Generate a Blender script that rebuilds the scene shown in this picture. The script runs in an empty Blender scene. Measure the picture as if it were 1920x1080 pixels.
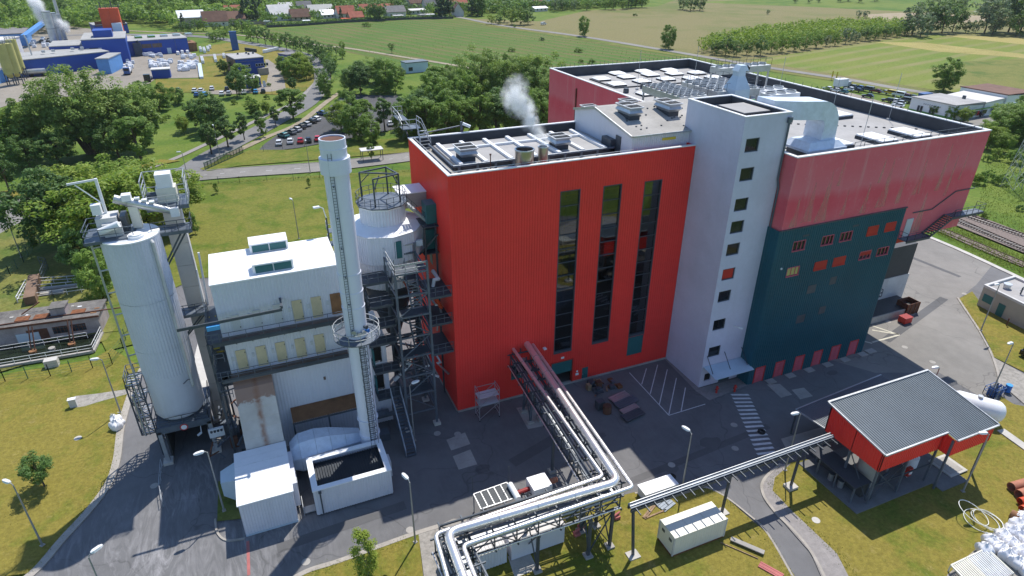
import bpy,bmesh,math,random
import numpy as np
from mathutils import Vector,Matrix
from mathutils.geometry import tessellate_polygon
S=bpy.context.scene
COL=S.collection
rad=math.radians
random.seed(7)
ORD='first second third fourth fifth sixth seventh eighth ninth tenth eleventh twelfth thirteenth fourteenth fifteenth sixteenth seventeenth eighteenth nineteenth twentieth twenty-first twenty-second twenty-third twenty-fourth twenty-fifth twenty-sixth'.split()
# ------------------------------------------------------------------ camera
CAM_H=52.0
F_PX = 1202.5            # focal length in pixels of a 1920 px wide picture
PITCH,ROLL,YAW=rad(28.12),rad(0.322),rad(23.05)
fw=Vector((math.sin(YAW)*math.cos(PITCH),math.cos(YAW)*math.cos(PITCH),-math.sin(PITCH)))
rt=fw.cross(Vector((0,0,1))).normalized()
up=rt.cross(fw)
c_,s_=math.cos(ROLL),math.sin(ROLL)
rt,up=c_*rt+s_*up,-s_*rt+c_*up
cam_d=bpy.data.cameras.new('camera')
cam_d.sensor_width=36.0
cam_d.lens=F_PX/1920*36
cam_d.clip_start=0.5
cam_d.clip_end=9000
cam=bpy.data.objects.new('camera',cam_d)
COL.objects.link(cam)
m=Matrix((rt,up,-fw)).transposed().to_4x4()
m.translation=Vector((0,0,CAM_H))
cam.matrix_world=m
S.camera=cam
# ------------------------------------------------------------------ light
SUN=Vector((0.41,0.446,1.0)).normalized()
w=bpy.data.worlds.new('World')
S.world=w
w.use_nodes=True
nt=w.node_tree
nt.nodes.clear()
sky=nt.nodes.new('ShaderNodeTexSky')
sky.sky_type='NISHITA'
sky.sun_disc=False
sky.sun_elevation=math.asin(SUN.z)
sky.sun_rotation=math.atan2(SUN.x,SUN.y)
sky.air_density=1.0
sky.dust_density=0.3
sky.ozone_density=4.5
bg=nt.nodes.new('ShaderNodeBackground')
bg.inputs['Strength'].default_value=0.15
wo=nt.nodes.new('ShaderNodeOutputWorld')
nt.links.new(sky.outputs[0],bg.inputs[0])
nt.links.new(bg.outputs[0],wo.inputs[0])
sun_d=bpy.data.lights.new('sun','SUN')
sun_d.energy=4.5
sun_d.angle=rad(0.5)
sun_d.color=(1.0,0.95,0.87)
sun_o=bpy.data.objects.new('sun',sun_d)
COL.objects.link(sun_o)
sun_o.rotation_euler=SUN.to_track_quat('Z','Y').to_euler()
sun_o.location=SUN*400
S.view_settings.view_transform='Standard'
S.view_settings.look='None'
S.view_settings.exposure=0.24
S.view_settings.gamma=1.0
S.view_settings.use_curve_mapping=False
S.render.engine='CYCLES'
S.cycles.max_bounces=6
S.cycles.transparent_max_bounces=8
S.cycles.volume_bounces=5
# ------------------------------------------------------------------ survey: sight lines through the photograph
def ray(x,y):
 return rt*((x-960)/F_PX)-up*((y-540)/F_PX)+fw
def P(x,y,z=0.0):
 d=ray(x,y)
 t=(z-CAM_H)/d.z
 return Vector((d.x*t,d.y*t,z))
def PYp(x,y,Y):
 d=ray(x,y)
 t=Y/d.y
 return Vector((d.x*t,Y,CAM_H+d.z*t))
def height(base,x,y):
 d=ray(x,y)
 t=(base.x*d.x+base.y*d.y)/(d.x*d.x+d.y*d.y)
 return CAM_H+t*d.z
# ------------------------------------------------------------------ materials
def nn(nt,typ,**kw):
 n=nt.nodes.new(typ)
 for k,v in kw.items():
  if k in n.inputs.keys() if hasattr(n.inputs,'keys') else False:
   n.inputs[k].default_value=v
  else:
   setattr(n,k,v)
 return n
def rgba(c):
 return (c[0],c[1],c[2],1.0)
MATS={}
def noise(nt,vec,scale,detail=4,rough=.6,dist=0.0):
 n=nt.nodes.new('ShaderNodeTexNoise')
 n.inputs['Scale'].default_value=scale
 n.inputs['Detail'].default_value=detail
 n.inputs['Roughness'].default_value=rough
 n.inputs['Distortion'].default_value=dist
 if vec is not None:
  nt.links.new(vec,n.inputs['Vector'])
 return n.outputs['Fac']
def ramp(nt,fac,stops):
 r=nt.nodes.new('ShaderNodeValToRGB')
 while len(r.color_ramp.elements)<len(stops):
  r.color_ramp.elements.new(.5)
 for e,(p,c) in zip(r.color_ramp.elements,stops):
  e.position=p
  e.color=rgba(c) if hasattr(c,'__len__') else (c,c,c,1)
 nt.links.new(fac,r.inputs[0])
 return r.outputs[0]
def mixc(nt,fac,a,b,mode='MIX'):
 n=nt.nodes.new('ShaderNodeMix')
 n.data_type='RGBA'
 n.blend_type=mode
 for sock,v in ((n.inputs['Factor'],fac),(n.inputs['A'],a),(n.inputs['B'],b)):
  pass
 ins=[i for i in n.inputs if i.enabled]
 fs,As,Bs=ins[0],ins[1],ins[2]
 for sock,v in ((fs,fac),(As,a),(Bs,b)):
  if hasattr(v,'is_output'):
   nt.links.new(v,sock)
  elif hasattr(v,'__len__'):
   sock.default_value=rgba(v)
  else:
   sock.default_value=v
 return [o for o in n.outputs if o.enabled][0]
def mth(nt,op,a,b=None,clamp=False):
 n=nt.nodes.new('ShaderNodeMath')
 n.operation=op
 n.use_clamp=clamp
 for i,v in enumerate((a,b)):
  if v is None:
   continue
  if hasattr(v,'is_output'):
   nt.links.new(v,n.inputs[i])
  else:
   n.inputs[i].default_value=v
 return n.outputs[0]
def base_mat(name):
 m=bpy.data.materials.new(name)
 m.use_nodes=True
 nt=m.node_tree
 nt.nodes.clear()
 out=nt.nodes.new('ShaderNodeOutputMaterial')
 b=nt.nodes.new('ShaderNodeBsdfPrincipled')
 nt.links.new(b.outputs[0],out.inputs[0])
 geo=nt.nodes.new('ShaderNodeNewGeometry')
 MATS[name]=m
 return m,nt,b,geo.outputs['Position'],out
def scaled(nt,pos,v):
 n=nt.nodes.new('ShaderNodeVectorMath')
 n.operation='MULTIPLY'
 nt.links.new(pos,n.inputs[0])
 n.inputs[1].default_value=v
 return n.outputs[0]
def bump(nt,b,h,strength=.3,dist=.05):
 n=nt.nodes.new('ShaderNodeBump')
 n.inputs['Strength'].default_value=strength
 n.inputs['Distance'].default_value=dist
 nt.links.new(h,n.inputs['Height'])
 nt.links.new(n.outputs[0],b.inputs['Normal'])
def mat(name,col,rough=.6,metal=0.,var=.14,scale=.4,streak=0.,scol=(.2,.16,.12),bmp=0.,bs=8.,spec=.4,dirt=0.,dcol=(.12,.11,.1)):
 """painted or raw surface: large uneven tone, vertical run-off streaks, fine relief"""
 m,nt,b,pos,out=base_mat(name)
 f=noise(nt,pos,scale,5)
 f2=noise(nt,pos,scale*9,3)
 f=mth(nt,'ADD',mth(nt,'MULTIPLY',f,.7),mth(nt,'MULTIPLY',f2,.3))
 lo=[c*(1-var*1.6) for c in col]
 hi=[min(1,c*(1+var*1.4)) for c in col]
 c=ramp(nt,f,[(.3,lo),(.7,hi)])
 if streak:
  sv=scaled(nt,pos,(1.3,1.3,.09))
  k=ramp(nt,noise(nt,sv,1.0,5,.65),[(.52,0),(.72,1)])
  c=mixc(nt,mth(nt,'MULTIPLY',k,streak),c,scol)
 if dirt:
  k=ramp(nt,noise(nt,pos,.55,6,.7,.4),[(.5,0),(.7,1)])
  c=mixc(nt,mth(nt,'MULTIPLY',k,dirt),c,dcol)
 nt.links.new(c,b.inputs['Base Color'])
 b.inputs['Metallic'].default_value=metal
 b.inputs['Specular IOR Level'].default_value=spec
 dv=.02 if metal>.5 else .08
 rr=ramp(nt,f2,[(.25,max(.02,rough-dv)),(.75,min(1,rough+dv))])
 nt.links.new(rr,b.inputs['Roughness'])
 if bmp:
  bump(nt,b,noise(nt,pos,bs,4),bmp,.04)
 return m
def grass_mat(name,green,dry,bare,dryness=.5,big=.025,mid=.22,fine=3.2,rows=None):
 m,nt,b,pos,out=base_mat(name)
 a=noise(nt,pos,big,5,.62)
 bq=noise(nt,pos,mid,5,.66,.5)
 c=noise(nt,pos,fine,4,.7)
 fac=mth(nt,'ADD',mth(nt,'MULTIPLY',a,.5),mth(nt,'MULTIPLY',bq,.5))
 lo=.62-dryness*.4
 k=ramp(nt,fac,[(lo-.05,0),(lo+.09,1)])
 col=mixc(nt,k,green,dry)
 kb=ramp(nt,mth(nt,'ADD',mth(nt,'MULTIPLY',noise(nt,pos,mid*1.7,6,.7),.75),mth(nt,'MULTIPLY',c,.25)),[(.57,0),(.72,1)])
 col=mixc(nt,mth(nt,'MULTIPLY',kb,.75),col,bare)
 tone=ramp(nt,c,[(.25,.68),(.75,1.34)])
 col=mixc(nt,1.0,col,tone,'MULTIPLY')
 if rows:                                   # planted or mown strips along a direction
  ang,pitch,dark,amt,*rest=rows
  mp=nt.nodes.new('ShaderNodeMapping')
  mp.inputs['Rotation'].default_value=(0,0,-ang)
  nt.links.new(pos,mp.inputs['Vector'])
  wv=nt.nodes.new('ShaderNodeTexWave')
  wv.wave_type='BANDS'
  wv.bands_direction='Y'
  wv.inputs['Scale'].default_value=2*math.pi/pitch/20*1.0
  wv.inputs['Distortion'].default_value=1.1
  wv.inputs['Detail'].default_value=2
  wv.inputs['Detail Scale'].default_value=.6
  nt.links.new(mp.outputs[0],wv.inputs['Vector'])
  kk=ramp(nt,wv.outputs['Fac'],[(.55,0),(.9,1)])
  kk=mth(nt,'MULTIPLY',kk,ramp(nt,noise(nt,pos,.03,4),[(.35,.25),(.65,1)]))
  col=mixc(nt,mth(nt,'MULTIPLY',kk,amt),col,dark)
 nt.links.new(col,b.inputs['Base Color'])
 b.inputs['Roughness'].default_value=.9
 b.inputs['Specular IOR Level'].default_value=.15
 bump(nt,b,c,.35,.08)
 return m
def leaf_mat(name,dark,light,trans=.35):
 m,nt,b,pos,out=base_mat(name)
 geo=nt.nodes.new('ShaderNodeNewGeometry')
 oi=nt.nodes.new('ShaderNodeObjectInfo')
 r=mth(nt,'ADD',mth(nt,'MULTIPLY',geo.outputs['Random Per Island'],.65),mth(nt,'MULTIPLY',oi.outputs['Random'],.35))
 col=ramp(nt,r,[(0.05,dark),(.95,light)])
 nt.links.new(col,b.inputs['Base Color'])
 b.inputs['Roughness'].default_value=.55
 b.inputs['Specular IOR Level'].default_value=.25
 tr=nt.nodes.new('ShaderNodeBsdfTranslucent')
 nt.links.new(mixc(nt,.45,col,(.22,.3,.03)),tr.inputs['Color'])
 mx=nt.nodes.new('ShaderNodeMixShader')
 mx.inputs[0].default_value=trans
 nt.links.new(b.outputs[0],mx.inputs[1])
 nt.links.new(tr.outputs[0],mx.inputs[2])
 nt.links.new(mx.outputs[0],out.inputs[0])
 return m
def asphalt_mat(name,col,marks=0.):
 m,nt,b,pos,out=base_mat(name)
 big=noise(nt,pos,.05,5,.65,.6)
 mid=noise(nt,pos,.5,5,.7)
 fine=noise(nt,pos,14,3,.7)
 f=mth(nt,'ADD',mth(nt,'MULTIPLY',big,.55),mth(nt,'ADD',mth(nt,'MULTIPLY',mid,.3),mth(nt,'MULTIPLY',fine,.15)))
 c=ramp(nt,f,[(.33,[x*.74 for x in col]),(.68,[x*1.25 for x in col])])
 vor=nt.nodes.new('ShaderNodeTexVoronoi')             # tarred cracks between old lanes
 vor.feature='DISTANCE_TO_EDGE'
 vor.inputs['Scale'].default_value=.085
 wob=nt.nodes.new('ShaderNodeVectorMath')
 wob.operation='ADD'
 nn_=nt.nodes.new('ShaderNodeTexNoise')
 nn_.inputs['Scale'].default_value=.25
 nt.links.new(pos,nn_.inputs['Vector'])
 sc=nt.nodes.new('ShaderNodeVectorMath')
 sc.operation='SCALE'
 sc.inputs['Scale'].default_value=5.0
 nt.links.new(nn_.outputs['Color'],sc.inputs[0])
 nt.links.new(pos,wob.inputs[0])
 nt.links.new(sc.outputs[0],wob.inputs[1])
 nt.links.new(wob.outputs[0],vor.inputs['Vector'])
 ck=ramp(nt,vor.outputs['Distance'],[(.0,1),(.006,0)])
 c=mixc(nt,mth(nt,'MULTIPLY',ck,.45),c,(.045,.045,.045))
 if marks:                                              # pale dust drawn out by turning tyres
  sv=scaled(nt,pos,(.75,.16,1))
  k=ramp(nt,noise(nt,sv,1.0,7,.72,2.6),[(.44,0),(.7,1)])
  vd_=nt.nodes.new('ShaderNodeVectorMath')          # the turning place at the lower left
  vd_.operation='DISTANCE'
  nt.links.new(pos,vd_.inputs[0])
  vd_.inputs[1].default_value=P(355,1015)
  near_=ramp(nt,mth(nt,'DIVIDE',vd_.outputs['Value'],40.0),[(.08,1),(.42,.12)])
  k=mth(nt,'MULTIPLY',mth(nt,'MULTIPLY',k,near_),ramp(nt,noise(nt,pos,.13,3),[(.38,.2),(.6,1)]))
  c=mixc(nt,mth(nt,'MULTIPLY',k,marks),c,(.4,.39,.4))
 nt.links.new(c,b.inputs['Base Color'])
 b.inputs['Roughness'].default_value=.85
 b.inputs['Specular IOR Level'].default_value=.25
 bump(nt,b,fine,.35,.02)
 return m
def glass_mat(name,col=(.01,.014,.02),rough=.03,spec=.42):
 m,nt,b,pos,out=base_mat(name)
 c=ramp(nt,noise(nt,pos,.35,3),[(.35,[x*.5 for x in col]),(.7,[x*1.7 for x in col])])
 nt.links.new(c,b.inputs['Base Color'])
 b.inputs['Roughness'].default_value=rough
 b.inputs['Specular IOR Level'].default_value=spec
 b.inputs['Coat Weight'].default_value=.05
 b.inputs['Coat Roughness'].default_value=.02
 return m
def steam_mat(name,dens,scale,lo=.42,hi=.62):
 m=bpy.data.materials.new(name)
 m.use_nodes=True
 nt=m.node_tree
 nt.nodes.clear()
 out=nt.nodes.new('ShaderNodeOutputMaterial')
 v=nt.nodes.new('ShaderNodeVolumePrincipled')
 v.inputs['Color'].default_value=(.985,.985,.99,1)
 v.inputs['Anisotropy'].default_value=.1
 geo=nt.nodes.new('ShaderNodeNewGeometry')
 tc=nt.nodes.new('ShaderNodeTexCoord')
 ln=nt.nodes.new('ShaderNodeVectorMath')
 ln.operation='LENGTH'
 nt.links.new(tc.outputs['Object'],ln.inputs[0])
 fall=ramp(nt,ln.outputs['Value'],[(.15,1),(.95,0)])
 k=ramp(nt,noise(nt,geo.outputs['Position'],scale,6,.68,.5),[(lo,0),(hi,1)])
 nt.links.new(mth(nt,'MULTIPLY',mth(nt,'MULTIPLY',k,fall),dens),v.inputs['Density'])
 nt.links.new(v.outputs[0],out.inputs['Volume'])
 MATS[name]=m
 return m
mat('red_clad',(.83,.046,.037),.42,var=.06,scale=.15,streak=.16,scol=(.56,.035,.03),spec=.35)
mat('red_box',(.5,.03,.02),.5,var=.1)
mat('red_dark',(.3,.02,.02),.6,var=.2,dirt=.4)
mat('coping',(.72,.72,.72),.45,var=.06)
mat('bitumen',(.055,.06,.07),.8,var=.2)
mat('roof_grey',(.37,.36,.35),.9,var=.12,scale=.25,dirt=.25,dcol=(.26,.25,.245),bmp=.2)
mat('roof_warm',(.36,.345,.32),.9,var=.15,scale=.25,streak=.25,scol=(.16,.15,.14))
mat('white_clad',(.66,.67,.73),.5,var=.04,scale=.2,streak=.1,scol=(.36,.35,.34))
mat('white_roof',(.84,.85,.86),.5,var=.04,scale=.2,dirt=.12,dcol=(.5,.5,.5))
mat('white_paint',(.78,.79,.8),.4,var=.05)
mat('stack_paint',(.71,.73,.81),.4,var=.03,scale=.2,streak=.07,scol=(.42,.4,.38))
mat('silo_clad',(.6,.62,.7),.5,var=.05,scale=.3,streak=.13,scol=(.36,.34,.32))
mat('tower_render',(.57,.58,.69),.85,var=.06,scale=.3,streak=.1,scol=(.38,.38,.43),bmp=.15)
mat('green_clad',(.01,.09,.125),.45,var=.1,scale=.2)
mat('teal',(.02,.13,.14),.45,var=.1)
mat('pink_door',(.5,.1,.14),.55,var=.12)
mat('steel_dark',(.075,.09,.11),.5,.3,var=.2)
mat('steel_blue',(.12,.145,.18),.5,.3,var=.2)
mat('galv',(.5,.52,.54),.4,.7,var=.15)
mat('galv_rail',(.42,.44,.46),.45,.5,var=.15)
mat('alu_pipe',(.8,.79,.79),.34,.75,var=.03,scale=.25)
mat('duct_silver',(.62,.69,.78),.35,.08,var=.1,scale=1.5,bmp=.4,bs=1.6)
mat('hood_blue',(.5,.6,.68),.5,.1,var=.06)
mat('grille',(.055,.065,.08),.6,.4,var=.2)
mat('concrete',(.36,.34,.31),.9,var=.14,scale=.5,streak=.2,scol=(.2,.19,.17),bmp=.2)
mat('slab_damp',(.17,.17,.17),.9,var=.15,scale=.6,dirt=.4)  # concrete with the shade under the shelter put into its colour, plus dirt
mat('concrete_pale',(.5,.48,.44),.9,var=.12,scale=.6,dirt=.3,dcol=(.3,.28,.25))
mat('concrete_white',(.55,.55,.54),.85,var=.1,streak=.3,scol=(.35,.33,.3))
mat('dark_wall',(.05,.055,.06),.6,var=.12,scale=.3)
mat('black',(.012,.012,.014),.7,var=.2)
mat('rubber',(.02,.02,.02),.8,var=.2)
mat('chrome_stack',(.42,.38,.33),.3,.85,var=.14,scale=.8,streak=.4,scol=(.22,.16,.11))
mat('rust',(.2,.075,.03),.85,var=.35,scale=1.5,bmp=.3)
mat('rust_sheet',(.26,.13,.06),.8,var=.25,scale=1.0,streak=.4,scol=(.12,.05,.025))
mat('rust_brown',(.12,.05,.03),.8,var=.3,scale=1.2)
mat('duct_tan',(.47,.44,.4),.6,.2,var=.12,scale=.8,streak=.55,scol=(.26,.14,.09))
mat('door_beige',(.6,.51,.33),.6,var=.12,scale=.6,streak=.3,scol=(.35,.28,.14))
mat('door_grey',(.55,.56,.58),.5,var=.06)
mat('grating_brown',(.15,.11,.09),.8,var=.3)
mat('cream',(.72,.7,.6),.5,var=.06,streak=.12,scol=(.5,.46,.38))
mat('shaft_panel',(.58,.54,.48),.8,var=.06,streak=.2,scol=(.4,.37,.33))
mat('beige_wall',(.4,.37,.32),.85,var=.08,bmp=.1)
mat('old_wall',(.34,.3,.3),.9,var=.2,scale=.6,streak=.4,scol=(.18,.15,.14))
mat('old_roof',(.15,.14,.13),.95,var=.35,scale=.8,dirt=.5,dcol=(.3,.28,.25),bmp=.4)
mat('shelter_roof',(.12,.145,.165),.5,.1,var=.08,scale=.3)
mat('blue_clad',(.018,.07,.34),.5,var=.1,scale=.1)
mat('blue_light',(.1,.27,.58),.5,var=.08)
mat('factory_roof',(.36,.36,.35),.85,var=.12,scale=.1,dirt=.3)
mat('orange_red',(.6,.08,.025),.5,var=.08)
mat('tank_yellow',(.45,.42,.14),.55,var=.1)
mat('brown_roof',(.16,.085,.06),.85,var=.2)
mat('red_roof',(.36,.11,.07),.85,var=.2)
mat('grey_tile',(.2,.19,.19),.85,var=.2)
mat('pale_roof',(.6,.58,.56),.7,var=.1)
mat('house_white',(.6,.58,.54),.85,var=.1)
mat('house_tan',(.42,.35,.28),.85,var=.12)
mat('line_white',(.62,.62,.62),.8,var=.16,scale=1.5)
mat('line_pale',(.55,.52,.42),.85,var=.16,scale=1.5)
mat('line_red',(.42,.14,.13),.85,var=.2)
mat('kerb',(.36,.33,.29),.9,var=.15,scale=1.0)
mat('paving',(.27,.25,.24),.9,var=.14,scale=2.0,bmp=.2)
mat('gravel',(.3,.28,.25),.95,var=.25,scale=2.0,bmp=.5,bs=10)
mat('ballast',(.2,.16,.14),.95,var=.25,scale=2.5,bmp=.6,bs=10)
mat('sleeper',(.3,.28,.25),.9,var=.2)
mat('rail_steel',(.12,.08,.06),.5,.5,var=.2)
mat('dirt_track',(.3,.25,.18),.95,var=.2,scale=.4)
mat('wood',(.3,.2,.12),.8,var=.25,scale=2)
mat('bark',(.09,.07,.05),.9,var=.3,scale=2,bmp=.4)
mat('bark_light',(.22,.2,.17),.9,var=.3,scale=2)
mat('bag_white',(.8,.8,.82),.6,var=.04,scale=2,bmp=.5,bs=2.5)
mat('bag_film',(.62,.66,.72),.35,var=.15,scale=2,bmp=.4,bs=2.5)
mat('clay_pipe',(.38,.15,.09),.7,var=.15,scale=1)
mat('hose',(.75,.76,.7),.4,var=.05)
mat('green_paint',(.05,.3,.14),.5,var=.15)
mat('blue_drum',(.03,.16,.5),.4,var=.1)
mat('gas_blue',(.04,.11,.3),.45,var=.2)
mat('oil_stain',(.05,.05,.052),.6,var=.3,scale=1.5)
mat('yellow_paint',(.65,.5,.05),.5,var=.1)
mat('lamp_white',(.75,.77,.78),.35,var=.04)
mat('post_grey',(.32,.33,.33),.5,.4,var=.1)
mat('sign_red',(.5,.05,.05),.5,var=.05)
mat('fence_green',(.04,.11,.07),.6,var=.2)
mat('brown_wall',(.2,.13,.09),.85,var=.2)
mat('solar',(.05,.06,.07),.6,var=.3,scale=9)
mat('stripe_green',(.12,.3,.06),.6,var=.1)
for nm,cc in dict(car_white=(.75,.76,.77),car_black=(.012,.013,.016),car_silver=(.45,.46,.48),car_grey=(.12,.13,.14),car_red=(.5,.02,.03),car_blue=(.03,.1,.3),car_teal=(.03,.16,.17),car_sky=(.08,.35,.7),car_yellow=(.6,.42,.03),car_maroon=(.18,.01,.02)).items():
 mm=mat(nm,cc,.25,.1,var=.03,spec=.6)
glass_mat('glass')
m,nt,bs,pos,out=base_mat('strip_glass')          # see-through glazing of the tall strips
gl=nt.nodes.new('ShaderNodeBsdfGlossy');gl.inputs['Roughness'].default_value=.02
tr=nt.nodes.new('ShaderNodeBsdfTransparent');tr.inputs[0].default_value=(.42,.5,.56,1)
fr=nt.nodes.new('ShaderNodeFresnel');fr.inputs['IOR'].default_value=1.55
mx=nt.nodes.new('ShaderNodeMixShader')
nt.links.new(mth(nt,'ADD',fr.outputs[0],.05),mx.inputs[0]);nt.links.new(tr.outputs[0],mx.inputs[1]);nt.links.new(gl.outputs[0],mx.inputs[2]);nt.links.new(mx.outputs[0],out.inputs[0])
glass_mat('glass_blue',(.02,.035,.05),.06)
glass_mat('car_glass',(.015,.02,.025),.05)
glass_mat('water',(.012,.018,.01),.06,.5)
asphalt_mat('asphalt',(.148,.147,.15),.8)
asphalt_mat('asphalt_pale',(.23,.218,.2),.2)
asphalt_mat('asphalt_road',(.185,.182,.18))
asphalt_mat('asphalt_dark',(.085,.085,.09))
asphalt_mat('asphalt_dark2',(.115,.114,.116))
asphalt_mat('yard_tan',(.27,.24,.2))
grass_mat('lawn_dry',(.108,.138,.018),(.205,.172,.036),(.265,.208,.09),.48,.05,.3,3.0)
grass_mat('lawn_green',(.088,.13,.015),(.158,.162,.031),(.21,.18,.07),.4,.05,.2,2.2)
grass_mat('verge',(.08,.125,.022),(.17,.17,.045),(.25,.21,.09),.45,.03,.12,2.0)
grass_mat('meadow',(.11,.14,.032),(.19,.168,.07),(.21,.165,.095),.52,.006,.022,.9)
grass_mat('rough_green',(.07,.135,.016),(.135,.18,.03),(.19,.18,.07),.4,.012,.06,1.4)
grass_mat('wheat',(.26,.23,.075),(.33,.28,.1),(.33,.27,.12),.5,.01,.06,1.0)
grass_mat('fallow',(.27,.21,.13),(.33,.27,.18),(.33,.26,.18),.5,.01,.06,1.0)
row_dir=P(703,93)-P(560,63)
ROW_ANG=math.atan2(row_dir.y,row_dir.x)
grass_mat('vineyard',(.07,.135,.02),(.1,.142,.028),(.15,.115,.05),.36,.006,.03,.9,rows=(ROW_ANG,8.8,(.175,.125,.06),.75))
mow_dir=P(1630,82)-P(1413,115)
grass_mat('mown',(.11,.175,.024),(.165,.195,.036),(.2,.18,.07),.45,.008,.04,.9,rows=(math.atan2(mow_dir.y,mow_dir.x),13.0,(.25,.215,.1),.8))
leaf_mat('leaf_mid',(0.083,0.176,0.029),(0.305,0.460,0.082),.42)
leaf_mat('leaf_dark',(0.046,0.110,0.029),(0.176,0.305,0.074),.33)
leaf_mat('leaf_bright',(0.133,0.267,0.027),(0.387,0.460,0.082),.45)
leaf_mat('leaf_olive',(.135,.245,.045),(.345,.45,.13),.42)
leaf_mat('leaf_grey',(0.117,0.176,0.092),(0.313,0.405,0.221),.35)
leaf_mat('leaf_conifer',(0.028,0.063,0.037),(0.087,0.157,0.078),.2)
leaf_mat('leaf_lime',(0.133,0.217,0.024),(0.350,0.460,0.074),.4)
steam_mat('steam_thick',1.15,1.0,.4,.66)
steam_mat('steam_far',.4,.28,.36,.58)
# ------------------------------------------------------------------ objects
WO={}
CH={}
def link(o):
 COL.objects.link(o)
 return o
def tag(o,label=None,cat=None,group=None,kind=None):
 if label: o['label']=label
 if cat: o['category']=cat
 if group: o['group']=group
 if kind: o['kind']=kind
 return o
def adopt(o,parent):
 o.parent=parent
 CH.setdefault(parent.name,[]).append(o)
def thing(name,label,cat,loc=(0,0,0),group=None):
 o=bpy.data.objects.new(name,None)
 o.empty_display_size=.5
 link(o)
 o.location=loc
 WO[o.name]=Vector(loc)
 return tag(o,label,cat,group)
def copy_tree(root,loc,rz=0.,label=None,group=None,scale=None,mats=None):
 def cp(o,par):
  c=o.copy()
  COL.objects.link(c)
  if par is not None:
   adopt(c,par)
  for ch in CH.get(o.name,[]):
   cp(ch,c)
  if mats and c.type=='MESH':
   for i,sl in enumerate(c.material_slots):
    if sl.material and sl.material.name in mats:
     sl.link='OBJECT'
     sl.material=MATS[mats[o.data.materials[i].name]]
  return c
 r=cp(root,None)
 r.location=loc
 r.rotation_euler=(0,0,rz)
 if scale is not None:
  r.scale=scale if hasattr(scale,'__len__') else (scale,)*3
 if label: r['label']=label
 if group: r['group']=group
 return r
def place(root,used,loc,rz=0.,label=None,group=None,scale=None,mats=None):
 """first call moves the prototype itself, later calls copy it"""
 return copy_tree(root,loc,rz,label,group,scale,mats)
def discard(root):
 for ch in list(CH.get(root.name,[])):
  discard(ch)
 bpy.data.objects.remove(root)
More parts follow.
